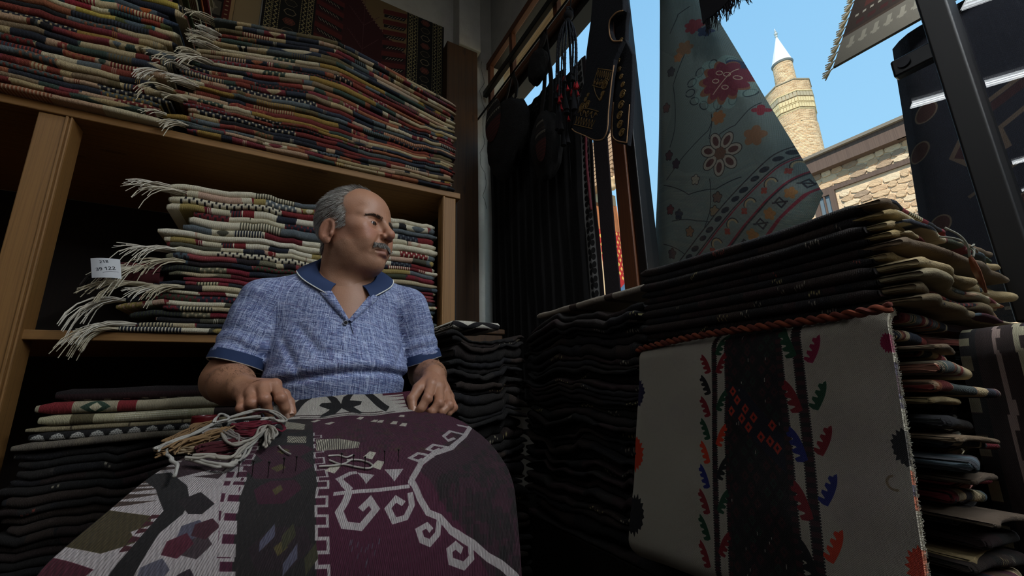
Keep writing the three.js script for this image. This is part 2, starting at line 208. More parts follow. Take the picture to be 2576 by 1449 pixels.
{ // minaret: tapered brick shaft, eight-sided balcony, slim upper shaft, lead cone
  const m = thing('minaret', 'brick minaret with octagonal balcony and pale conical cap', 'tower');
  m.position.set(31.6, 0, -12.2);
  const brickMap = canvas(1024, 1024, (c, w, h) => { const r = rng(5); c.fillStyle = '#d2bc9c'; c.fillRect(0, 0, w, h); const rows = 64, rh = h / rows; const cols = ['#ba9870', '#ae8c66', '#c4a680', '#a0805c', '#caae88', '#b79a78']; for (let j = 0; j < rows; j++) for (let i = -1; i < 30; i++) { const bw = w / 28, x = (i + (j % 2) * 0.5) * bw; c.fillStyle = cols[Math.floor(r() * 6)]; c.fillRect(x + 1.5, j * rh + 1.5 + r() * 1.5, bw - 3, rh - 4); } });
  const brickBump = canvas(512, 512, (c, w, h) => { c.fillStyle = '#333'; c.fillRect(0, 0, w, h); const r = rng(6); for (let j = 0; j < 64; j++) for (let i = -1; i < 30; i++) { const bw = w / 28, v = 130 + Math.floor(r() * 125); c.fillStyle = `rgb(${v},${v},${v})`; c.fillRect((i + (j % 2) * 0.5) * bw + 0.8, j * 8 + 1, bw - 1.6, 6); } }, false);
  const brick = (u, v) => std({ map: rep(brickMap, u, v), bumpMap: rep(brickBump, u, v), bumpScale: 0.06, roughness: 0.95 });
  const pale = std({ color: '#cbb98e', bumpMap: rep(plasterBump, 1, 1), bumpScale: 0.02 });
  part('shaft', new THREE.CylinderGeometry(1.34, 1.46, 18.2, 40, 1, true).translate(0, 9.1, 0), brick(1, 2.6), m);
  const oct = (r0, r1, y0, y1) => new THREE.CylinderGeometry(r1, r0, y1 - y0, 8, 1, false).rotateY(Math.PI / 8 + 0.3).translate(0, (y0 + y1) / 2, 0);
  const ga = part('balcony', oct(1.36, 1.42, 18.2, 19.1), brick(1, 0.18), m);
  part('balcony', oct(1.43, 1.45, 19.1, 19.18), pale, m);
  part('balcony', oct(1.42, 1.45, 19.18, 20.55), brick(1, 0.28), m);
  part('parapet', oct(1.47, 1.47, 20.55, 21.5), brick(1, 0.2), m);
  part('parapet_cap', oct(1.52, 1.52, 21.5, 21.58), std({ color: '#8d8371' }), m);
  // pale panel blocks in three rows round the balcony
  const rows = [[19.25, 0.34, 1.455, 6, pale], [19.72, 0.34, 1.465, 6, pale], [20.14, 0.36, 1.47, 5, std({ color: '#9b9078' })]];
  const rr = rng(9);
  for (const [y, hh, R, n, mt] of rows) for (let f = 0; f < 8; f++) { const a0 = f * Math.PI / 4 + 0.3, mid = a0, ap = R * Math.cos(Math.PI / 8), side = 2 * R * Math.sin(Math.PI / 8);
    for (let k = 0; k < n; k++) { const t = (k + 0.5) / n - 0.5, g = part('block', BLOCK(), mt, ga); g.scale.set(side / n * 0.86, hh * (0.9 + rr() * 0.1), 0.08); g.position.set(Math.sin(mid) * ap + Math.cos(mid) * t * side, y + hh / 2, Math.cos(mid) * ap - Math.sin(mid) * t * side); g.rotation.y = mid; } }
  part('cornice', oct(1.53, 1.53, 20.52, 20.6), pale, m); part('cornice', oct(1.50, 1.50, 19.62, 19.68), pale, m);
  part('upper_shaft', new THREE.CylinderGeometry(0.64, 0.70, 2.5, 28, 1, true).translate(0, 22.7, 0), brick(0.55, 0.36), m);
  part('cap_rim', new THREE.CylinderGeometry(0.73, 0.68, 0.14, 28).translate(0, 23.9, 0), std({ color: '#6e6f6b', roughness: 0.5 }), m);
  part('cone_cap', new THREE.CylinderGeometry(0.05, 0.71, 2.55, 10, 1).translate(0, 25.2, 0), std({ color: '#d2d3cf', roughness: 0.6, flatShading: true }), m, 'pale lead conical cap');
  const fin = part('finial', merge([[0.11, 26.55], [0.14, 26.8], [0.08, 27.02]].map(([r, y]) => new THREE.SphereGeometry(r, 12, 8).translate(0, y, 0)).concat([new THREE.CylinderGeometry(0.025, 0.04, 0.95, 8).translate(0, 26.8, 0)])), std({ color: '#c8c9c4', roughness: 0.3, metalness: 0.6 }), m);
}
function BLOCK() { return (BLOCK.g ??= new THREE.BoxGeometry(1, 1, 1)); }
// ---------------------------------------------------------------- kilim cloth: one atlas of woven strips, each rug shows its own strip along its folds
const PAL = {
  warm: ['#b5a27c', '#a8936a', '#7a3424', '#6a221c', '#86362c', '#20242e', '#191c26', '#5a6264', '#4b5250', '#957636', '#34443a', '#111012', '#b39274', '#94583a', '#c0b292', '#5f5234', '#742a30', '#b5a27c', '#6a221c', '#2e3440', '#a8937a', '#7e6a50'],
  bold: ['#c9b58c', '#a83f2c', '#b5602c', '#25646a', '#2c4a48', '#8f2430', '#b9a24a', '#1d2230', '#55626a', '#a56a62', '#d0c5a0', '#5c6138', '#17151a', '#8a3524', '#38475c'],
  cream: ['#d8cfb6', '#d3c9ae', '#cfc5a8', '#ddd5c0', '#d6ccb2', '#d8cfb6', '#7d1f24', '#751f22', '#1f2330', '#171519', '#a08c52', '#5c6468', '#c2a08a', '#6a1a22', '#cfc5a8', '#4c4a3c'],
  wine: ['#6e1c26', '#5c1620', '#7d2430', '#1f2430', '#c9bb98', '#44525a', '#3a3f2c', '#8a3b3e', '#20161a', '#6e6a54', '#2a2c30', '#b9a988'],
  dark: ['#100c0a', '#140f0d', '#0c0a09', '#19100d', '#1f1310', '#0b090c', '#120e11', '#241313', '#1d1916', '#0f0d11', '#281d17'],  // near-black cloth, deepened further for the shade the piles lie in
};
const STRIPS = [], SH = 15, AW = 2048, AH = 2048;
const clothAtlas = canvas(AW, AH, (c) => {
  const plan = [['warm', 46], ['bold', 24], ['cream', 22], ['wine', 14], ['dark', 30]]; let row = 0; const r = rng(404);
  for (const [name, n] of plan) for (let k = 0; k < n; k++, row++) {
    const y = row * SH, pal = PAL[name]; STRIPS.push({ name, row, main: null });
    c.save(); c.beginPath(); c.rect(0, y, AW, SH); c.clip();
    const a = Math.floor(r() * pal.length); let col = pal[a]; c.fillStyle = col; c.fillRect(0, y, AW, SH);
    const calm = name === 'dark' ? 0.75 : r() * 0.5, tally = {};
    for (let x = -20; x < AW;) {
      const w = (calm > 0.3 ? 90 : 34) + r() * r() * (calm > 0.3 ? 520 : 300); let nx; do nx = pal[Math.floor(r() * pal.length)]; while (nx === col); col = nx; tally[col] = (tally[col] ?? 0) + w;
      const sl = (r() - 0.5) * 46, st = 1 + Math.floor(r() * 3); c.fillStyle = col; c.beginPath(); c.moveTo(x, y);
      for (let s = 0; s < st; s++) { c.lineTo(x + sl * s / st, y + SH * s / st); c.lineTo(x + sl * s / st, y + SH * (s + 1) / st); } c.lineTo(x + w + sl, y + SH); c.lineTo(x + w, y); c.fill();
      const kind = r(), other = pal[Math.floor(r() * pal.length)]; c.fillStyle = other;
      if (name !== 'dark') {
        if (kind < 0.10) for (let q = x; q < x + w; q += 14) c.fillRect(q, y, 6, SH);
        else if (kind < 0.2) { for (let q = x; q < x + w; q += 18) c.fillRect(q, y + SH * (Math.floor(q / 18) % 2 ? 0.5 : 0), 10, SH / 2); }
        else if (kind < 0.3) { c.beginPath(); const m = x + w / 2; c.moveTo(m - w * 0.3, y + SH / 2); c.lineTo(m, y); c.lineTo(m + w * 0.3, y + SH / 2); c.lineTo(m, y + SH); c.fill(); }
        else if (kind < 0.42) { c.fillRect(x + w * 0.3, y, 3, SH); c.fillRect(x + w * 0.3 + 8, y, 3, SH); c.fillRect(x + w * 0.3 + 16, y, 3, SH); }
      } else if (kind < 0.14) { c.fillStyle = ['#8d8672', '#7a7466', '#7a3a30', '#948a5c'][Math.floor(r() * 4)]; const n2 = 2 + Math.floor(r() * 6); for (let q = 0; q < n2; q++) c.fillRect(x + q * 17, y + 3 + r() * 6, 5 + r() * 6, 2 + r() * 2); }
      x += w;
    }
    STRIPS[row].main = Object.entries(tally).sort((p, q) => q[1] - p[1]).slice(0, 3).map((p) => p[0]);
    c.restore();
  }
  for (let x = 0; x < AW; x += 3) { c.globalAlpha = 0.10 + 0.1 * r(); c.fillStyle = '#000'; c.fillRect(x, 0, 1, AH); }
  c.globalAlpha = 0.10; for (let i = 0; i < 9000; i++) { c.fillStyle = r() < 0.5 ? '#000' : '#fff'; c.fillRect(r() * AW, r() * AH, 2 + r() * 14, 1); }
});
const clothMat = std({ map: clothAtlas, bumpMap: rep(weaveBump, 22, 22, 1), bumpScale: 0.0012, roughness: 0.95 });
const fringeMats = ['#cfc6b2', '#c3b89e', '#d6cfc0', '#a89878', '#2a2320', '#7d3a38'].map((c) => std({ color: c, roughness: 1 }));
const colorWord = (hex) => { const c = C(hex), h = {}; c.getHSL(h, THREE.SRGBColorSpace); if (h.l < 0.14) return 'black'; if (h.l > 0.68) return 'cream'; const d = h.h * 360; if (h.s < 0.2) return h.l < 0.35 ? 'charcoal' : 'grey'; if (d < 14 || d > 335) return h.l < 0.30 ? 'wine' : 'red'; if (d < 28) return h.l < 0.35 ? 'brown' : 'rust'; if (d < 62) return h.l < 0.35 ? 'olive' : h.l < 0.55 ? 'mustard' : 'beige'; if (d < 195) return 'green'; return h.l < 0.22 ? 'navy' : 'blue'; };
const looksOf = (s) => { const w = [...new Set(STRIPS[s].main.map(colorWord))]; return w.length > 1 ? `${w[0]} and ${w[1]}` : w[0]; };
const pickStrip = (name, k) => { const l = STRIPS.filter((s) => s.name === name); return l[k % l.length].row; };

// one folded rug. Its length runs along local x, the rounded fold faces local +z; lo/hi give its under and upper side at each of the M+1 stations.
function rugGeo(o) {
  const { xs, lo, hi, front, depth, strip, seed, u0 = 0, u1 = 1 } = o, M = xs.length - 1, K = 11, pos = [], uv = [], uv1 = [], idx = [], v0 = 1 - (strip * SH + 0.8) / AH, v1 = 1 - ((strip + 1) * SH - 0.8) / AH;
  for (let i = 0; i <= M; i++) {
    const e = Math.min(1, Math.min(i, M - i) / 2 + 0.35), mid = (lo[i] + hi[i]) / 2, h = (hi[i] - lo[i]) / 2 * (i === 0 || i === M ? 0.55 : 1), r = Math.min(h, 0.016), f = front(i) - (i === 0 || i === M ? 0.006 : 0), u = lerp(u0, u1, i / M);
    let s = 0, last = null;
    for (let k = 0; k < K; k++) { let y, z, v;
      if (k === 0) { y = -h; z = f - depth; v = 0; } else if (k === K - 1) { y = h; z = f - depth; v = 1; } else { const a = (-0.5 + (k - 1) / (K - 3)) * Math.PI; y = Math.sin(a) * h; z = f - r + Math.cos(a) * r + noise(xs[i] * 40, k * 0.7, seed) * 0.0008; v = 0.04 + 0.92 * (k - 1) / (K - 3); }
      pos.push(xs[i], mid + y, z); uv.push(u, lerp(v0, v1, v)); uv1.push(xs[i], v * 0.04); }
  }
  for (let i = 0; i < M; i++) for (let k = 0; k < K; k++) { const k2 = (k + 1) % K, a = i * K + k, a2 = i * K + k2, b = a + K, b2 = a2 + K; idx.push(a, b, a2, a2, b, b2); }
  for (const i of [0, M]) { const c = pos.length / 3; let q = [0, 0, 0]; for (let k = 0; k < K; k++) for (let d = 0; d < 3; d++) q[d] += pos[(i * K + k) * 3 + d] / K; q[0] += i ? 0.004 : -0.004; pos.push(...q); uv.push(lerp(u0, u1, i / M), (v0 + v1) / 2); uv1.push(q[0], 0.02); for (let k = 0; k < K; k++) { const a = i * K + k, b = i * K + (k + 1) % K; i ? idx.push(c, a, b) : idx.push(c, b, a); } }
  const g = build(pos, idx, uv); g.setAttribute('uv1', new THREE.BufferAttribute(Float32Array.from(uv1), 2)); return g;
}
// cords hanging out of a rug's end: dir -1 for the low-x end
function fringeGeo(seed, x, y, z, w, len, dir, n, droop = 1, rest = null) {
  const r = rng(seed), l = [];
  for (let k = 0; k < n; k++) { const zz = z + 0.012 - (k / n) * w * (rest ? 0.35 : 1), a = (r() - 0.5) * 0.9, L = len * (0.7 + r() * 0.5), pts = [], yy = y + (r() - 0.5) * 0.008; let px = x - dir * 0.012, py = yy, pz = zz, sl = (r() - 0.3) * 0.5;
    for (let s = 0; s <= 5; s++) { if (rest) { if (px > rest.clear && pz < rest.front) { py = Math.max(py, yy - 0.003); sl = Math.min(sl, 0.1); } if (pz < rest.edge) py = Math.max(py, rest.floor + 0.004); } pts.push(V(px, py, pz)); const t = s / 5; px += dir * L / 5 * Math.cos(sl); py -= L / 5 * Math.sin(sl); pz += L / 5 * (a * 0.5 + (rest ? 0.42 - 0.25 * t : 0.22)) ; sl = Math.min(1.35, sl + (0.16 + r() * 0.28) * droop); }
    l.push(tube(pts, (t) => 0.0019 * (1 - 0.45 * t), 4)); }
  return merge(l);
}
// a stack: rugs laid one on another, each following the one below
function stack(o) {
  const { n, x0, x1, base, front, depth, thick, palette, seed, group, where, M = 40, fringe = () => 0, ragged = 0.03, place = (g) => g, name = 'folded_kilim', mat = clothMat, raggedEnd = 0.012, wave = 0.12, hump = () => 0, skipLabel } = o;
  const r = rng(seed), G0 = x0 - 0.2, step = (x1 - x0) / M, NG = Math.ceil((x1 - x0 + 0.3) / step), gx = (i) => G0 + i * step, top = Array.from({ length: NG + 1 }, (_, i) => base(gx(i))), out = [];
  const topAt = (x) => { const j = clamp((x - G0) / step, 0, NG - 1e-6), q = Math.floor(j); return lerp(top[q], top[q + 1], j - q); };
  let clearX = x0;
  for (let k = 0; k < n; k++) {
    const a = x0 - (r() - 0.5) * 2 * ragged - (o.stepL ? o.stepL(k / n) : 0), b = x1 + (r() - 0.5) * 2 * raggedEnd, t = thick(k, r), strip = pickStrip(palette(k / n, k), Math.floor(r() * 999)), fz = (r() - 0.5) * (o.jut ?? 0.016);
    const xs = [a]; for (let i = 0; i <= NG; i++) if (gx(i) > a + step * 0.3 && gx(i) < b - step * 0.3) xs.push(gx(i)); xs.push(b);
    const lo = xs.map((x) => topAt(x) + 0.0006); for (const e of [0, lo.length - 1]) lo[e] = Math.max(lo[e], Math.max(...[0, 1].map((q) => topAt(xs[e] + (e ? -1 : 1) * q * step * 0.5))) + 0.0006);
    const mid = Math.floor(xs.length / 2); for (let i = mid; i > 0; i--) lo[i - 1] = Math.max(lo[i - 1], lo[i] - 0.22 * (xs[i] - xs[i - 1])); for (let i = mid; i < xs.length - 1; i++) lo[i + 1] = Math.max(lo[i + 1], lo[i] - 0.22 * (xs[i + 1] - xs[i]));
    const hi = xs.map((x, i) => lo[i] + t * Math.max(0.35, 1 + wave * noise(x * 9, k * 3.1, seed) + 0.5 * wave * noise(x * 31, k * 1.7, seed + 1) + hump(k / n, (x - x0) / (x1 - x0))));
    for (let i = 0; i <= NG; i++) { const x = gx(i); if (x < a - step || x > b + step) continue; let q = 0; while (q < xs.length - 2 && x > xs[q + 1]) q++; top[i] = Math.max(top[i], lerp(hi[q], hi[q + 1], clamp((x - xs[q]) / (xs[q + 1] - xs[q]), 0, 1))); }
    clearX = Math.min(clearX, a); const u0 = r() * 0.3, geo = rugGeo({ xs, lo, hi, depth: depth * (0.9 + r() * 0.1), strip, seed: seed + k, u0, u1: u0 + (b - a) / 1.25, front: (i) => front + fz + 0.005 * noise(xs[i] * 7, k * 2.3, seed) });
    const ordw = k === n - 1 ? 'topmost' : ORD[k] + (k ? ' up' : ''), g = thing(name, `${looksOf(strip)} folded ${name === 'folded_textile' ? 'textile' : 'kilim'}, ${ordw} ${where}`, 'rug', group);
    part('folded_cloth', geo, mat, g);
    const f = fringe(k / n, r, k); if (f) { const m = part('fringe', fringeGeo(seed * 31 + k, a, (lo[0] + hi[0]) / 2, front + fz - 0.012, f.w, f.len, -1, f.n, f.droop, { front: front + 0.010, clear: clearX - 0.006, edge: o.edge ?? -9, floor: base(x0) }), fringeMats[f.c], g, f.c < 3 ? 'off white knotted fringe' : undefined); m.userData.kind = 'stuff'; if (f.lift) m.position.y = f.lift; }
    place(g); out.push(g);
  }
  return { top, out };
}

// ---------------------------------------------------------------- the shelves
{
  const s = thing('shelf_unit', 'pine shelf unit filled with folded kilims', 'shelf');
  part('post', box(-0.735, -0.655, 0, 1.655, -1.78, -1.70, 0.004), pine, s, 'wide pine upright with planed edge');
  part('post_moulding', merge([box(-0.672, -0.664, 0, 1.655, -1.7005, -1.693, 0.003), box(-0.661, -0.655, 0, 1.655, -1.7005, -1.695, 0.003)]), pine, s);
  part('post', box(0.610, 0.678, 0, 1.655, -1.76, -1.70, 0.004), pine, s, 'narrow pine upright beside the corner post');
  part('post_moulding', box(0.612, 0.622, 0, 1.655, -1.7005, -1.694, 0.003), pine, s);
  const b1 = part('shelf_board', box(-2.4, 0.70, 1.655, 1.685, -2.50, -1.692, 0.004), pineX, s, 'upper pine shelf board'); 
  part('shelf_board', box(-2.4, 0.66, 0.935, 0.965, -2.50, -1.715, 0.004), pineX, s, 'lower pine shelf board');
  part('shelf_board', box(-2.4, 0.66, 0.10, 0.13, -2.50, -1.715, 0.004), pineX, s);
  part('back_panel', box(-2.4, 0.70, 0, 1.655, -2.53, -2.50), boards, s); part('side_panel', box(0.678, 0.70, 0, 1.655, -2.5, -1.74), boards, s); part('side_panel', box(-2.42, -2.4, 0, 1.685, -2.53, -1.70), boards, s);  // panels in dark boards, put in to keep the shelf gaps black
}
const frTop = (t, r) => (r() < 0.42 ? { w: 0.06 + r() * 0.07, len: 0.07 + r() * 0.05, n: 14 + Math.floor(r() * 14), c: Math.floor(r() * 3), droop: 1.1 } : 0);
// right-hand stack on top of the shelves
stack({ n: 29, x0: -0.36, x1: 0.66, base: () => 1.6855, front: -1.672, depth: 0.42, thick: (k, r) => 0.0135 + r() * 0.0065, palette: () => 'warm', seed: 101, edge: -1.684, ragged: 0.05, wave: 0.2, hump: (t, s) => 0.42 * Math.exp(-Math.pow((s - 0.35 - t * 0.2) / 0.25, 2)) * (t > 0.3 ? 1 : 0.2) - 0.12, group: 'kilims stacked on top of the shelves under the wall kilim', where: 'in the fringed stack below the wall kilim', fringe: frTop, stepL: (t) => (t > 0.7 ? -0.06 * (t - 0.7) / 0.3 : t < 0.5 ? 0.04 : 0.02) });
// left-hand stack on top of the shelves
stack({ n: 40, x0: -1.75, x1: -0.44, base: () => 1.6855, front: -1.655, depth: 0.42, thick: (k, r) => 0.017 + r() * 0.009, palette: (t) => (t < 0.4 ? 'warm' : 'bold'), seed: 202, ragged: 0.04, raggedEnd: 0.03, wave: 0.16, group: 'kilims stacked on top of the shelves above the wide post', where: 'in the stack above the wide post' });
// stack on the lower shelf
stack({ n: 26, x0: -0.31, x1: 0.585, base: () => 0.9655, front: -1.70, depth: 0.42, thick: (k, r) => (k > 17 ? 0.021 + r() * 0.010 : 0.013 + r() * 0.009), palette: (t) => (t > 0.55 ? 'cream' : t > 0.32 ? 'wine' : r3()), seed: 303, edge: -1.706, ragged: 0.07, wave: 0.16, group: 'kilims on the lower shelf behind the man', where: 'in the shelf stack behind the man', stepL: (t) => (t < 0.25 ? 0.09 : 0.02), fringe: (t, r) => (r() < 0.62 ? { w: 0.07 + r() * 0.07, len: 0.10 + r() * 0.07, n: 18 + Math.floor(r() * 16), c: Math.floor(r() * 3), droop: 1.2 } : 0) });
function r3() { return (r3.r ??= rng(8))() < 0.5 ? 'cream' : 'wine'; }
// ---------------------------------------------------------------- lower left stack: thick folded kilims over a dark pile
function thickRug(name, label, o) { // single folded piece with its own look; o.draw paints the visible fold
  const M = 30, xs = [], lo = [], hi = []; for (let i = 0; i <= M; i++) { const x = lerp(o.x0, o.x1, i / M), b = o.y + (o.bend ? o.bend(i / M) : 0); xs.push(x); lo.push(b); hi.push(b + o.t * (1 + 0.08 * noise(x * 12, o.seed))); }
  const g = thing(name, label, 'rug', o.group), geo = rugGeo({ xs, lo, hi, depth: o.depth ?? 0.4, strip: 0, seed: o.seed, front: (i) => o.front + 0.004 * noise(xs[i] * 8, o.seed) });
  const K = 11, uv = geo.attributes.uv; for (let i = 0; i <= M; i++) for (let k = 0; k < K; k++) uv.setXY(i * K + k, (xs[i] - o.x0) / (o.x1 - o.x0), k / (K - 1)); for (let q = (M + 1) * K; q < uv.count; q++) uv.setXY(q, q % 2, 0.5);
  part('folded_cloth', geo, std({ map: canvas(1024, 64, o.draw), bumpMap: rep(weaveBump, 22, 22, 1), bumpScale: 0.0012, roughness: 0.95 }), g); return g;
}
const ribs = (c, w, h, seed, a = 0.14) => { const r = rng(seed); for (let x = 0; x < w; x += 4) { c.globalAlpha = a * (0.5 + r()); c.fillStyle = '#000'; c.fillRect(x, 0, 1.5, h); } c.globalAlpha = 1; };
const LOWG = 'kilims on the bottom shelf beside the man';
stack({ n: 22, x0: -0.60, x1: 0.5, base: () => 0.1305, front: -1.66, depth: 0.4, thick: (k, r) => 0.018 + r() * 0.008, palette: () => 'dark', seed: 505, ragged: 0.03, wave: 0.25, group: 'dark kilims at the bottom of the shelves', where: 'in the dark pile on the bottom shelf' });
thickRug('folded_kilim', 'grey beige folded kilim, lowest of the thick light ones on the bottom shelf', { x0: -0.60, x1: 0.4, y: 0.628, t: 0.022, front: -1.645, seed: 1, group: LOWG, bend: (s) => 0.012 * Math.sin(s * 4), draw: (c, w, h) => { c.fillStyle = '#6f6658'; c.fillRect(0, 0, w, h); const r = rng(3); for (let i = 0; i < 30; i++) { c.globalAlpha = 0.35; c.fillStyle = r() < 0.5 ? '#57504a' : '#857a68'; c.fillRect(r() * w, 0, 20 + r() * 70, h); } c.globalAlpha = 1; ribs(c, w, h, 4); } });
thickRug('folded_kilim', 'black folded kilim with a row of white scallops', { x0: -0.575, x1: 0.4, y: 0.651, t: 0.024, front: -1.65, seed: 2, group: LOWG, bend: (s) => 0.006 * Math.sin(s * 4), draw: (c, w, h) => { c.fillStyle = '#100e0f'; c.fillRect(0, 0, w, h); c.fillStyle = '#b3b1aa'; for (let x = 20; x < w; x += 42) { c.beginPath(); c.moveTo(x - 18, h * 0.72); c.lineTo(x - 12, h * 0.42); c.lineTo(x, h * 0.28); c.lineTo(x + 12, h * 0.42); c.lineTo(x + 18, h * 0.72); c.fill(); } c.fillStyle = '#100e0f'; for (let x = 0; x < w; x += 6) for (let y = 16; y < 50; y += 8) c.fillRect(x + (y % 16 ? 3 : 0), y, 2.4, 2.4); ribs(c, w, h, 5); } });
thickRug('folded_kilim', 'thin plain beige folded kilim above the scalloped one', { x0: -0.585, x1: 0.4, y: 0.676, t: 0.015, front: -1.655, seed: 3, group: LOWG, draw: (c, w, h) => { c.fillStyle = '#8d8164'; c.fillRect(0, 0, w, h); c.fillStyle = '#4a3f30'; for (let x = 90; x < w; x += 130) c.fillRect(x, 0, 5, h * 0.6); ribs(c, w, h, 6); } });
thickRug('folded_kilim', 'cream and olive folded kilim with brown block below the red ended one', { x0: -0.565, x1: 0.4, y: 0.692, t: 0.030, front: -1.652, seed: 4, group: LOWG, draw: (c, w, h) => { c.fillStyle = '#b0a888'; c.fillRect(0, 0, w, h); c.fillStyle = '#5a5138'; c.fillRect(70, 0, 50, h); c.fillStyle = '#2b1d1a'; c.fillRect(420, 0, 150, h); c.fillRect(850, 0, 90, h); c.fillStyle = '#e0dac4'; for (let i = 0; i < 6; i++) c.fillRect(170, 14 + i * 7, 180, 2); ribs(c, w, h, 7); } });
thickRug('folded_kilim', 'cream folded kilim with red bands at its end', { x0: -0.575, x1: 0.4, y: 0.723, t: 0.033, front: -1.65, seed: 5, group: LOWG, draw: (c, w, h) => { c.fillStyle = '#a59a80'; c.fillRect(0, 0, w, h); c.fillStyle = '#7c2226'; c.fillRect(8, 0, 70, h); c.fillRect(180, 0, 44, h); c.fillStyle = '#2e4436'; c.beginPath(); c.moveTo(95, h / 2); c.lineTo(130, 6); c.lineTo(165, h / 2); c.lineTo(130, h - 6); c.fill(); c.fillStyle = '#c9bea0'; c.beginPath(); c.moveTo(115, h / 2); c.lineTo(130, 18); c.lineTo(145, h / 2); c.lineTo(130, h - 18); c.fill(); c.strokeStyle = '#6e2428'; c.lineWidth = 5; for (let x = 620; x < 1000; x += 60) { c.beginPath(); c.arc(x, h / 2, 20, 0, 5); c.stroke(); } ribs(c, w, h, 8); } });
thickRug('folded_kilim', 'dark wine folded kilim with white dashes, topmost on the bottom shelf', { x0: -0.545, x1: 0.4, y: 0.757, t: 0.036, front: -1.665, seed: 6, group: LOWG, draw: (c, w, h) => { c.fillStyle = '#2a1013'; c.fillRect(0, 0, w, h); c.fillStyle = '#150a0c'; c.fillRect(0, 0, w, h * 0.45); c.fillStyle = '#a39c90'; for (let x = 20; x < w; x += 46) { c.fillRect(x, h * 0.74, 17, 5); c.fillRect(x + 6, h * 0.83, 13, 4); } ribs(c, w, h, 9); } });
{ // wine rug end with a price tag, sticking out of the middle stack
  const g = thing('rolled_rug', 'wine red rug end poking out of the shelf stack with a paper tag', 'rug');
  const geo = sheet((u, v) => { const a = v * Math.PI * 2; return V(-0.52 + u * 0.15, 1.150 + Math.sin(a) * (0.030 + 0.008 * u) + 0.012 * u + 0.004 * noise(u * 9, v * 5), -1.715 + Math.cos(a) * 0.026 + 0.004 * noise(u * 7, v * 4, 3)); }, 14, 16, 0.004);
  part('rug_end', geo, std({ map: canvas(256, 128, (c, w, h) => { c.fillStyle = '#4a1118'; c.fillRect(0, 0, w, h); c.fillStyle = '#14161a'; c.fillRect(40, 10, 70, 40); c.strokeStyle = '#b8b0a0'; c.lineWidth = 3; c.strokeRect(44, 14, 62, 32); c.fillStyle = '#7a1820'; c.fillRect(130, 60, 70, 60); ribs(c, w, h, 10); }), roughness: 0.95 }), g);
  part('fringe', fringeGeo(71, -0.52, 1.14, -1.69, 0.03, 0.06, -1, 16, 1.5), fringeMats[4], g);
  const t = part('price_tag', sheet((u, v) => V(-0.522 + u * 0.066 + 0.012 * v, 1.174 - v * 0.060 + u * 0.004, -1.630 + 0.012 * Math.sin(u * 3)), 8, 8, 0.0006), std({ map: canvas(256, 256, (c, w, h) => { c.fillStyle = '#d4d6da'; c.fillRect(0, 0, w, h); c.save(); c.translate(0, h); c.scale(1, -1); c.translate(w / 2, h / 2); c.rotate(-0.15); c.strokeStyle = c.fillStyle = '#20242c'; c.font = 'bold 50px sans-serif'; c.textAlign = 'center'; c.fillText('218', 5, -62); c.font = 'bold 58px sans-serif'; c.fillText('39 122', 0, 30); c.lineWidth = 4; c.beginPath(); c.moveTo(-30, 60); c.quadraticCurveTo(40, 40, 100, 62); c.stroke(); c.restore(); }), roughness: 0.8, side: THREE.DoubleSide }), g, 'white paper tag with handwritten numbers');
}
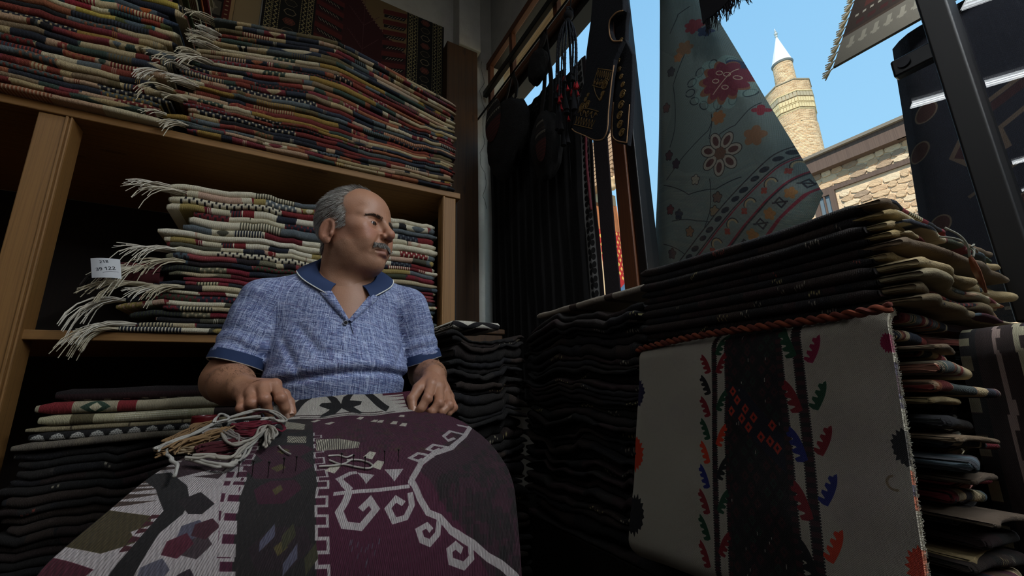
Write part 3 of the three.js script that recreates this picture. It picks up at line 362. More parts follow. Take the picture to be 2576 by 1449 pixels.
// ---------------------------------------------------------------- wall kilims above the shelves
const kilimMat = (w, h, draw, o = {}) => std({ map: canvas(w, h, (c, a, b) => { c.translate(0, b); c.scale(1, -1); draw(c, a, b); }), bumpMap: rep(weaveBump, o.bu ?? 30, o.bv ?? 30), bumpScale: o.bs ?? 0.0015, roughness: 0.96, ...o.m });
const jag = (c, pts) => { c.beginPath(); pts.forEach((p, i) => (i ? c.lineTo(...p) : c.moveTo(...p))); c.closePath(); c.fill(); };
{
  const geo = sheet((u, v) => V(-0.31 + u * 1.27, 3.72 - v * 1.5, -2.700 + 0.006 * noise(u * 5, v * 4)), 30, 30, 0.008);
  solo('wall_kilim', 'wine red prayer kilim with black borders hung on the back wall', 'rug', geo, kilimMat(1024, 1200, (c, w, h) => {
    c.fillStyle = '#0c0b0c'; c.fillRect(0, 0, w, h);
    const band = (x, ww) => { c.strokeStyle = '#a09468'; c.lineWidth = 5; c.beginPath(); for (let y = 0; y < h; y += 14) c.lineTo(x + (y / 14 % 2 ? 7 : -7) + ww / 2, y); c.stroke(); c.lineWidth = 4; for (const xx of [x - 8, x + ww + 8]) { c.setLineDash([9, 4]); c.beginPath(); c.moveTo(xx, 0); c.lineTo(xx, h); c.stroke(); c.setLineDash([]); } };
    for (const s of [0, 1]) { const X = (x) => (s ? w - x : x); band(X(60) - 8, 16); band(X(196) - 8, 16); band(X(26) - 4, 8); band(X(226) - 4, 8);
      for (let y = 30, k = 0; y < h; y += 62, k++) { c.save(); c.translate(X(128), y); c.strokeStyle = k % 3 ? '#8a7c60' : '#8e4a38'; c.lineWidth = 4; c.beginPath(); for (let i = 0; i <= 6; i++) c.lineTo(Math.cos(i * Math.PI / 3) * 30, Math.sin(i * Math.PI / 3) * 22); c.stroke(); if (k % 3 === 0) { c.fillStyle = '#4a2a24'; c.fill(); for (let i = -1; i < 2; i++) { c.beginPath(); c.moveTo(-18, i * 9); c.lineTo(18, i * 9); c.stroke(); } } else if (k % 3 === 1) { c.fillStyle = '#1a1712'; c.fill(); } c.restore(); } }
    c.fillStyle = '#3a1016'; c.fillRect(250, 0, w - 500, h); c.fillStyle = '#7a6444'; c.beginPath(); c.moveTo(w - 250, 0); c.lineTo(w - 250, 330); c.quadraticCurveTo(w / 2 + 40, 210, w / 2 - 40, 0); c.fill();
    c.strokeStyle = '#a08a70'; c.lineWidth = 5; c.setLineDash([10, 10]); c.beginPath(); c.moveTo(w - 250, 336); c.quadraticCurveTo(w / 2 + 40, 216, w / 2 - 46, 0); c.stroke(); c.setLineDash([]);
    for (const s of [0, 1]) for (let y = 40; y < h; y += 78) { const X = (x) => (s ? w - x : x), u = s ? -1 : 1; c.fillStyle = '#5a1d1c'; c.beginPath(); c.moveTo(X(252), y - 20); c.lineTo(X(400), y + 16); c.lineTo(X(400), y + 50); c.lineTo(X(252), y + 14); c.fill(); c.fillStyle = '#0d0b0c'; c.beginPath(); c.moveTo(X(256), y + 16); c.lineTo(X(394), y + 52); c.lineTo(X(394), y + 74); c.lineTo(X(270), y + 46); c.fill(); c.strokeStyle = '#a59c8c'; c.lineWidth = 3.5; for (let i = 0; i < 6; i++) { c.beginPath(); c.moveTo(X(268 + i * 18), y + 24 + i * 5); c.lineTo(X(284 + i * 18), y + 44 + i * 5); c.stroke(); } }
    c.strokeStyle = '#5a3a3e'; c.lineWidth = 2.5; for (let k = 0; k < 5; k++) { const y = 240 + k * 170; for (const s of [-1, 1]) { c.beginPath(); c.moveTo(w / 2, y); c.lineTo(w / 2 + s * 90, y - 110); c.stroke(); for (let i = 1; i < 9; i++) { c.beginPath(); c.moveTo(w / 2 + s * 10 * i, y - 12 * i); c.lineTo(w / 2 + s * 10 * i + 4, y - 12 * i - 10); c.stroke(); } } } c.beginPath(); c.moveTo(w / 2, 0); c.lineTo(w / 2, h); c.stroke();
  }, { bu: 60, bv: 70 }));
  const g2 = sheet((u, v) => V(-0.86 + u * 0.40, 3.72 - v * 1.4, -2.702 + 0.005 * noise(u * 5, v * 4, 3)), 12, 24, 0.008);
  solo('wall_kilim', 'narrow red and cream kilim with toothed border on the back wall', 'rug', g2, kilimMat(512, 1400, (c, w, h) => {
    c.fillStyle = '#b39468'; c.fillRect(0, 0, w, h); c.fillStyle = '#5e2016'; c.fillRect(250, 0, 240, h); c.fillStyle = '#1b1512'; c.fillRect(292, 0, 150, h);
    for (let y = 0; y < h; y += 34) { c.fillStyle = '#1c1713'; jag(c, [[90, y + 4], [190, y], [200, y + 9], [240, y + 9], [240, y + 20], [200, y + 18], [180, y + 24]]); c.fillStyle = '#b7a17c'; c.fillRect(262, y, 20, 8); c.fillRect(456, y, 20, 8); }
    for (let y = 10, k = 0; y < h; y += 130, k++) { c.fillStyle = k % 2 ? '#7d2c1c' : '#5b5548'; c.fillRect(304, y, 126, 108); c.fillStyle = k % 2 ? '#5f5a4e' : '#8b7f6a'; jag(c, [[330, y + 20], [352, y + 44], [380, y + 16], [392, y + 44], [412, y + 54], [390, y + 66], [382, y + 94], [356, y + 66], [324, y + 84], [342, y + 54]]); }
  }, { bu: 20, bv: 60 }));
  // pale board between the two wall kilims
  struct('trim_3', box(-0.46, -0.32, 1.7, 4.8, -2.72, -2.708, 0.002), std({ color: '#8a7450', roughness: 0.7 }), 'pale wooden lath between the wall kilims');
}
// ---------------------------------------------------------------- right-hand side: piles before the window
// a stack turned to run along z with its folds facing the room (-x)
const turned = (x, z0) => (g) => { g.rotation.y = -Math.PI / 2; g.position.set(x, 0, z0); };
struct('trim_4', box(0.86, 1.40, 0, 0.30, -1.70, 1.25, 0.01), blackWood, 'low dark bench under the shop window');
// local x runs along +z after turning by -90 degrees, local +z faces -x
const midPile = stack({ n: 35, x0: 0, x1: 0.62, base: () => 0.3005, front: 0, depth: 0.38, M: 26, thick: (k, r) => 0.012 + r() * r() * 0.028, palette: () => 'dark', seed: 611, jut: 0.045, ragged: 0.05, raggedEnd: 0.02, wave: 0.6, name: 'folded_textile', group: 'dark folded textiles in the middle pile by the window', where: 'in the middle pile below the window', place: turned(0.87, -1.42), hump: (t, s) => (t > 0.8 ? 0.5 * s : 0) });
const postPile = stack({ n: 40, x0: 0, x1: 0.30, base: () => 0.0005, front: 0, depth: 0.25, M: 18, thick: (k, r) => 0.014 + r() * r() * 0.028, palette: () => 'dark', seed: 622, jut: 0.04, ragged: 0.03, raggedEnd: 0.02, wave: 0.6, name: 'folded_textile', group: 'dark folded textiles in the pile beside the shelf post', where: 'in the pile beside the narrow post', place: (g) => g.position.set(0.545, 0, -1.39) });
thickRug('folded_kilim', 'white and black patterned folded kilim lying on the pile by the shelf post', { x0: 0.545, x1: 0.745, y: Math.max(...postPile.top) + 0.001, t: 0.03, front: -1.385, depth: 0.22, seed: 14, group: 'kilims laid on the pile by the shelf post', draw: (c, w, h) => { c.fillStyle = '#cfc8b8'; c.fillRect(0, 0, w, h); c.strokeStyle = '#151012'; c.lineWidth = 26; c.beginPath(); c.moveTo(0, 20); c.lineTo(w * 0.3, 50); c.lineTo(w * 0.6, 14); c.lineTo(w, 44); c.stroke(); c.fillStyle = '#4a1420'; c.fillRect(w * 0.45, 44, w * 0.3, 20); ribs(c, w, h, 11); } });
thickRug('folded_kilim', 'off white folded kilim laid over the middle dark pile', { x0: -1.36, x1: -0.76, y: 0, t: 0.022, front: 0, depth: 0.3, seed: 15, group: 'pale kilim on the middle pile', draw: (c, w, h) => { c.fillStyle = '#8f8576'; c.fillRect(0, 0, w, h); c.fillStyle = '#3a2a22'; c.fillRect(380, 0, 70, h); c.fillRect(700, 0, 60, h); ribs(c, w, h, 12); } }).name = 'folded_kilim_top';
{ const g = scene.getObjectByName('folded_kilim_top'); g.name = numbered('folded_kilim'); g.rotation.y = -Math.PI / 2; g.position.set(0.89, Math.max(...midPile.top) + 0.001, 0); }
// the near pile: folded textiles whose open ends, with pale linings, stick out towards the light
const plainCloth = (c, seed) => std({ map: rep(canvas(256, 64, (k, w, h) => { const r = rng(seed); k.fillStyle = c; k.fillRect(0, 0, w, h); for (let i = 0; i < 200; i++) { k.globalAlpha = 0.12; k.fillStyle = r() < 0.5 ? '#000' : '#d8c8a8'; k.fillRect(r() * w, r() * h, 3 + r() * 20, 1 + r() * 2); } }), 2, 1), bumpMap: rep(fuzzBump, 8, 8, 1), bumpScale: 0.001, roughness: 1 });
const linings = ['#94815c', '#877349', '#6f5f44', '#a08d68', '#5d4c38', '#7f7358', '#4a3d30'].map((c, i) => plainCloth(c, 900 + i));
function endFold(g, seed, y, t, x0, x1, z, mat, strip = 0, amp = 1) { // a fold edge running along x, facing +z, wavier than the pile's long side
  const M = 34, xs = [], lo = [], hi = [], r = rng(seed), ph = r() * 9; for (let i = 0; i <= M; i++) { const s = i / M, x = lerp(x0, x1, s), b = y + 0.010 * noise(x * 7, 77) - (x - 0.8) * 0.02; xs.push(x); lo.push(b); hi.push(b + t * (0.80 + 0.18 * noise(x * 11, seed, 4))); }
  const geo = rugGeo({ xs, lo, hi, depth: 0.12, strip, seed, front: (i) => z + amp * (0.018 * noise(xs[i] * 6, seed, 7) + 0.006 * noise(xs[i] * 21, seed, 8)), u0: r() * 0.4, u1: r() * 0.4 + 0.5 });
  const m = part('end_fold', geo, mat, g); return m;
}
{
  const r = rng(7311); let top = 0.872; const n = 10, GR = 'folded textiles in the near pile before the window';
  const kinds = ['beige wool lining', 'dark patterned edge', 'cream knitted edge', 'red speckled edge'];
  for (let k = 0; k < n; k++) {
    const t = 0.0155 + r() * 0.007, strip = pickStrip('dark', Math.floor(r() * 99)), M = 26, xs = [], lo = [], hi = [];
    for (let i = 0; i <= M; i++) { const s = i / M, z = lerp(-0.72 + (r() - 0.5) * 0.004, -0.245, s), b = top + 0.0004 + 0.010 * noise(z * 5, 31) * (k / n) ; xs.push(z); lo.push(b); hi.push(b + t); }
    const kind = Math.floor(r() * 4), g = thing('folded_textile', `dark textile showing a ${kinds[kind]}, ${k === n - 1 ? 'topmost' : ORD[k] + (k ? ' up' : '')} in the near window pile`, 'textile', GR);
    const geo = rugGeo({ xs, lo, hi, depth: 0.5, strip, seed: 800 + k, front: () => 0 }); geo.rotateY(-Math.PI / 2); geo.translate(0.80 + (r() - 0.5) * 0.016, 0, 0); part('folded_cloth', geo, clothMat, g);
    const xe = 1.26 + r() * 0.12, zz = -0.238 + r() * 0.035;
    endFold(g, 820 + k, top + 0.001, t * 0.98, 0.812, xe, zz + 0.012, linings[Math.floor(r() * 7)]);
    if (kind !== 0) endFold(g, 860 + k, top + t * 0.25, t * 0.5, 0.83, xe - 0.02, zz + 0.006 + r() * 0.016, kind === 3 ? clothMat : kind === 1 ? clothMat : linings[3], pickStrip(kind === 3 ? 'wine' : 'warm', Math.floor(r() * 40)), 0.8);
    top += t;
  }
  // lower textiles behind the white kilim: only their ends show
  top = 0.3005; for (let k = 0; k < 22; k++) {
    const t = 0.0245 + r() * 0.003, strip = pickStrip(k > 16 ? 'warm' : r() < 0.6 ? 'wine' : 'dark', Math.floor(r() * 99)), g = thing('folded_textile', `${looksOf(strip)} textile end, ${ORD[k]}${k ? ' up' : ''} behind the white kilim's edge`, 'textile', 'folded textiles behind the white kilim');
    const xs = [], lo = [], hi = []; for (let i = 0; i <= 12; i++) { xs.push(lerp(-0.70, -0.25, i / 12)); lo.push(top + 0.0004); hi.push(top + t); }
    const geo = rugGeo({ xs, lo, hi, depth: 0.42, strip, seed: 700 + k, front: () => 0 }); geo.rotateY(-Math.PI / 2); geo.translate(0.90, 0, 0); part('folded_cloth', geo, clothMat, g);
    endFold(g, 720 + k, top + 0.002, t * 0.8, 0.82 + r() * 0.03, 0.93 + r() * 0.07, -0.236 + r() * 0.03, clothMat, strip, 1); if (r() < 0.5) endFold(g, 760 + k, top + t * 0.4, t * 0.4, 0.83, 0.92 + r() * 0.06, -0.226 + r() * 0.03, linings[Math.floor(r() * 7)], 0, 0.8);
    top += t;
  }
}
{ // twisted cord along the front of the pile
  const g = thing('twisted_cord', 'orange twisted wool cord lying on top of the white kilim', 'cord');
  for (const s of [0, 1]) { const pts = []; for (let i = 0; i <= 160; i++) { const t = i / 160, a = t * 90 + s * Math.PI, z = lerp(-0.735, -0.232, t), y = 0.849 + 0.030 * t + 0.006 * Math.sin(t * 5); pts.push(V(0.787 + Math.cos(a) * 0.004, y + Math.sin(a) * 0.004, z)); }
    part('strand', tube(pts, 0.0046, 6), s ? std({ color: '#6e3018', roughness: 1 }) : std({ color: '#552214', roughness: 1 }), g); }
}
{ // white felt kilim hung over the pile's front
  const W = 0.5, ff = (u, v) => { const y = 0.856 + 0.018 * u - v * 0.60 + (v < 0.03 ? 0 : 0), yy = Math.min(y, 0.852 + 0.018 * u), z = -0.74 + u * W; let x = 0.793 - 0.22 * (0.86 - yy) + 0.004 * noise(u * 6, v * 6, 3);
    const e = 0.05; if (u < e) x += 0.03 * Math.pow((e - u) / e, 2); if (v < 0.05) x += 0.035 * Math.pow((0.05 - v) / 0.05, 2); return V(x, yy - (v < 0.05 ? 0 : 0), z); };
  const bottom = (u, v) => { const p = ff(u, Math.min(v, 0.70 - 0.02 * u)); if (v > 0.70 - 0.02 * u) { const a = (v - 0.70 + 0.02 * u) / (0.30 + 0.02 * u) * Math.PI; p.x += 0.05 - 0.05 * Math.cos(a); p.y -= 0.035 * Math.sin(a); } return p; };
  const g = thing('white_kilim', 'white woven kilim with embroidered feathers hung over the near pile', 'rug');
  const felt = kilimMat(1500, 1800, (c, w, h) => {
    const X = (u) => u * w, Y = (v) => v * h, r = rng(52); c.fillStyle = '#c8c1ae'; c.fillRect(0, 0, w, h);
    for (let i = 0; i < 26; i++) { c.globalAlpha = 0.05; c.fillStyle = r() < 0.6 ? '#9c8494' : '#c4bfae'; const q = 60 + r() * 190; c.beginPath(); c.ellipse(r() * w, r() * h, q, q * 0.7, r() * 3, 0, 7); c.fill(); }
    c.globalAlpha = 0.16; for (let i = 0; i < 9000; i++) { c.fillStyle = r() < 0.5 ? '#8b8474' : '#d5cfbe'; c.fillRect(r() * w, r() * h, 4 + r() * 16, 1.5); } c.globalAlpha = 1;
    const K = { red: '#8e1020', green: '#0c4a2c', black: '#0c0b10', orange: '#e8431a', blue: '#16227c', mag: '#9c0f46', navy: '#1a1440' };
    const feather = (u, v, len, ang, col, flip) => { c.save(); c.translate(X(u), Y(v)); c.rotate(ang); c.scale(flip ? -1 : 1, 1); c.fillStyle = K[col]; c.beginPath(); const L = len * w; c.moveTo(0, -L / 2); c.quadraticCurveTo(L * 0.20, -L * 0.2, L * 0.10, L / 2); c.lineTo(-L * 0.05, L * 0.52); for (let i = 0; i < 4; i++) { const y = L * (0.44 - i * 0.24); c.lineTo(-L * (0.20 - 0.01 * i), y + L * 0.03); c.lineTo(-L * (0.22 - 0.02 * i), y - L * 0.07); c.lineTo(-L * 0.05, y - L * 0.09); c.lineTo(-L * 0.06, y - L * 0.13); } c.closePath(); c.fill(); c.restore(); };
    // dark centre panel with lattice
    c.fillStyle = '#1a0a10'; jag(c, [[X(0.485), 0], [X(0.688), 0], [X(0.725), h], [X(0.50), h]]);
    c.save(); c.beginPath(); c.moveTo(X(0.485), 0); c.lineTo(X(0.688), 0); c.lineTo(X(0.725), h); c.lineTo(X(0.50), h); c.clip();
    for (let j = 0; j < 16; j++) for (let i = 0; i < 4; i++) { const x = X(0.50 + i * 0.075), y = j * 120 + (i % 2) * 60; c.strokeStyle = '#0a0508'; c.lineWidth = 16; c.beginPath(); c.moveTo(x, y - 110); c.lineTo(x + 84, y); c.lineTo(x, y + 110); c.lineTo(x - 84, y); c.closePath(); c.stroke(); for (const [dx, dy] of [[0, -42], [0, 42], [-30, 0], [30, 0]]) { c.fillStyle = (i + j) % 3 ? '#3a1016' : '#142a1e'; jag(c, [[x + dx, y + dy - 26], [x + dx + 19, y + dy], [x + dx, y + dy + 26], [x + dx - 19, y + dy]]); c.fillStyle = '#12060a'; jag(c, [[x + dx, y + dy - 9], [x + dx + 7, y + dy], [x + dx, y + dy + 9], [x + dx - 7, y + dy]]); } }
    c.fillStyle = '#0d0b22'; jag(c, [[X(0.49), Y(0.17)], [X(0.56), Y(0.19)], [X(0.70), Y(0.33)], [X(0.70), Y(0.42)], [X(0.62), Y(0.36)], [X(0.49), Y(0.25)]]);
    for (const [u, v] of [[0.512, 0.195], [0.53, 0.222], [0.507, 0.255], [0.562, 0.248], [0.592, 0.272], [0.572, 0.300], [0.548, 0.276], [0.655, 0.292], [0.615, 0.325], [0.668, 0.352], [0.645, 0.335]]) { const x = X(u), y = Y(v); c.fillStyle = '#c83a22'; jag(c, [[x, y - 30], [x + 22, y], [x, y + 30], [x - 22, y]]); c.fillStyle = '#1a0a14'; jag(c, [[x, y - 12], [x + 8, y], [x, y + 12], [x - 8, y]]); }
    for (let j = 0; j < 30; j++) { c.fillStyle = '#b8b0a0'; c.fillRect(X(0.50 + r() * 0.2), r() * h, 4, 10 + r() * 12); }
    c.restore();
    // seam stripes
    const seam = (ua, ub, wd) => { for (let y = 0; y < h; y += 22) { const u = lerp(ua, ub, y / h); c.fillStyle = Math.floor(y / 22) % 2 ? '#150a0e' : '#3c0f18'; c.fillRect(X(u) - wd / 2, y, wd, 23); } for (let y = 0; y < h; y += 12) { const u = lerp(ua, ub, y / h); c.fillStyle = '#0d080c'; c.fillRect(X(u) - wd / 2 - 5, y, 6, 7); c.fillRect(X(u) + wd / 2 - 1, y + 5, 6, 7); } };
    seam(0.432, 0.455, 26); seam(0.688, 0.728, 30); seam(0.748, 0.778, 40); seam(0.484, 0.503, 20);
    ['red', 'black', 'red', 'green', 'orange', 'blue', 'red', 'green', 'red'].forEach((k, i) => feather(0.396, 0.098 + i * 0.0705, 0.085, -0.42, k, false));
    [['green', 0.04], ['red', 0.10], ['green', 0.22], ['orange', 0.325], ['black', 0.42], ['green', 0.51], ['red', 0.62]].forEach(([k, v]) => feather(0.462 + v * 0.02, v, 0.085, 0.42, k, true));
    [['green', 0.06], ['red', 0.21], ['blue', 0.335], ['red', 0.47], ['black', 0.60]].forEach(([k, v]) => feather(0.717 + v * 0.03, v, 0.11, -0.35, k, false));
    [['mag', 0.086], ['green', 0.211], ['red', 0.323], ['blue', 0.437], ['orange', 0.557], ['green', 0.66]].forEach(([k, v]) => feather(0.802 + v * 0.02, v, 0.095, 0.42, k, false));
    const burst = (u, v, col, R) => { c.save(); c.translate(X(u), Y(v)); c.fillStyle = col; c.beginPath(); for (let i = 0; i < 36; i++) { const a = i / 36 * Math.PI * 2, q = (i % 2 ? 0.82 : 1) * R * (0.92 + 0.16 * r()); c.lineTo(Math.cos(a) * q * 0.8, Math.sin(a) * q * 1.15); } c.fill(); c.restore(); };
    burst(0.025, 0.190, K.navy, 92); burst(0.032, 0.415, K.orange, 100); burst(0.055, 0.617, K.black, 104);
    c.fillStyle = K.navy; jag(c, [[X(0.014), Y(0.39)], [X(0.04), Y(0.415)], [X(0.014), Y(0.44)], [X(-0.01), Y(0.415)]]); c.fillStyle = K.orange; jag(c, [[X(0.014), Y(0.403)], [X(0.026), Y(0.415)], [X(0.014), Y(0.427)], [X(0.002), Y(0.415)]]); c.fillStyle = '#2a0c24'; jag(c, [[X(0.004), Y(0.165)], [X(0.03), Y(0.19)], [X(0.004), Y(0.215)], [X(-0.02), Y(0.19)]]);
    burst(0.995, 0.09, K.mag, 40); burst(1.0, 0.33, K.black, 66); burst(1.0, 0.56, K.orange, 66);
    c.strokeStyle = '#6b4a1c'; c.globalAlpha = 0.5; c.lineWidth = 9; c.beginPath(); c.arc(X(0.965), Y(0.405), 26, 1.2, 4.6); c.stroke(); c.globalAlpha = 1;
  }, { bu: 24, bv: 30, bs: 0.0045 });
  part('cloth', sheet(bottom, 60, 90, 0.012), felt, g);
  const fz = []; const r = rng(61); for (let i = 0; i < 900; i++) { const v = r(), p = bottom(1, v * 0.9); const a = V((r() - 0.6) * 0.005, (r() - 0.4) * 0.005, 0.001 + r() * 0.0025); fz.push(tube([p.clone(), p.clone().add(a), p.clone().add(a).add(V((r() - 0.6) * 0.004, (r() - 0.3) * 0.004, r() * 0.0015))], 0.0003, 3)); }
  part('fuzzy_selvedge', merge(fz), std({ color: '#cfc9b8', roughness: 1 }), g);
}
{ // leather tag on a string
  const g = thing('leather_tag', 'small brown leather tag tied with grey string to the near pile', 'tag');
  part('string', merge([tube(smoothLine([V(0.934, 1.008, -0.185), V(0.938, 0.99, -0.172), V(0.944, 0.972, -0.168), V(0.947, 0.955, -0.17)], 12), 0.0016, 5), tube(smoothLine([V(0.946, 1.0, -0.2), V(0.944, 0.985, -0.175), V(0.945, 0.968, -0.168), V(0.947, 0.955, -0.17)], 12), 0.0016, 5), ...[0, 1, 2, 3, 4, 5].map((k) => tube(smoothLine([V(0.945, 0.968, -0.166), V(0.945 + Math.cos(k) * 0.01, 0.966 + Math.sin(k * 1.7) * 0.008, -0.162), V(0.945 + Math.cos(k) * 0.016, 0.962 + Math.sin(k * 1.7) * 0.012, -0.163)], 6), 0.0015, 4))]), std({ color: '#8d8d80', roughness: 1 }), g);
  const s = new THREE.Shape([[0, 0], [0.006, -0.010], [0.011, -0.028], [0.006, -0.052], [0.001, -0.066], [-0.004, -0.050], [-0.008, -0.026], [-0.005, -0.010]].map((p) => new THREE.Vector2(...p)));
  part('leather', new THREE.ExtrudeGeometry(s, { depth: 0.002, bevelEnabled: true, bevelSize: 0.001, bevelThickness: 0.001, bevelSegments: 1 }).rotateY(0.5).rotateZ(0.5).translate(0.947, 0.957, -0.170), std({ color: '#8a4f33', roughness: 0.5 }), g);
}
{ // striped brown rug draped over the pile at the edge of the picture
  const f = (u, v) => { const z = -0.228 + u * 0.5; let x, y; if (v < 0.3) { const t = v / 0.3; x = 1.36 - 0.29 * t; y = 0.835 + 0.01 * t; } else if (v < 0.45) { const a = (v - 0.3) / 0.15 * Math.PI / 2; x = 1.07 - 0.05 * Math.sin(a); y = 0.845 - 0.05 * (1 - Math.cos(a)); } else { const t = (v - 0.45) / 0.55; x = 1.02 - 0.06 * t; y = 0.795 - 0.62 * t; } return V(x + 0.006 * noise(u * 5, v * 7, 9), y + 0.004 * noise(u * 6, v * 5, 2), z + 0.01 * noise(v * 5, 2)); };
  solo('striped_rug', 'dark brown rug with cream stripes draped over the last window pile', 'rug', sheet(f, 40, 60, 0.010), kilimMat(1024, 1024, (c, w, h) => {
    const r = rng(66); c.fillStyle = '#2e1d19'; c.fillRect(0, 0, w, h); for (let i = 0; i < 5000; i++) { c.globalAlpha = 0.15; c.fillStyle = r() < 0.5 ? '#110a09' : '#4a352c'; c.fillRect(r() * w, r() * h, 2, 6 + r() * 20); } c.globalAlpha = 1;
    for (let y = 0; y < h; y += 30) { c.fillStyle = Math.floor(y / 30) % 2 ? '#9d9779' : '#0b0909'; c.fillRect(0, y, 26, 28); } c.fillStyle = '#0d0a0a'; c.fillRect(26, 0, 14, h);
    const stripe = (x, wd, col, st) => { c.fillStyle = col; for (let y = 0; y < h; y += 10) { const k = Math.floor(y / 40) % 4; c.fillRect(x + Math.floor(y / 90) % 3 * st, y, wd * (k === 1 ? 1.6 : k === 2 ? 0.7 : 1), 11); } };
    stripe(78, 12, '#a08a80', 3); stripe(124, 18, '#b5ae90', 4); stripe(150, 10, '#343a52', 3); stripe(166, 22, '#b5ae90', 4); stripe(300, 30, '#a49c80', 4); stripe(420, 24, '#6a2a2a', 4); stripe(560, 40, '#b5ae90', 4); stripe(760, 40, '#3b3350', 4); stripe(880, 24, '#b5ae90', 4);
  }, { bu: 30, bv: 40 }));
  stack({ n: 22, x0: 0, x1: 0.46, base: () => 0.3005, front: 0, depth: 0.28, M: 14, thick: () => 0.0235, palette: () => 'dark', seed: 644, ragged: 0.01, raggedEnd: 0.01, wave: 0.03, name: 'folded_textile', group: 'dark textiles under the striped rug', where: 'in the pile under the striped rug', place: turned(1.11, -0.20) });
}
// ---------------------------------------------------------------- carpets hung outside the window

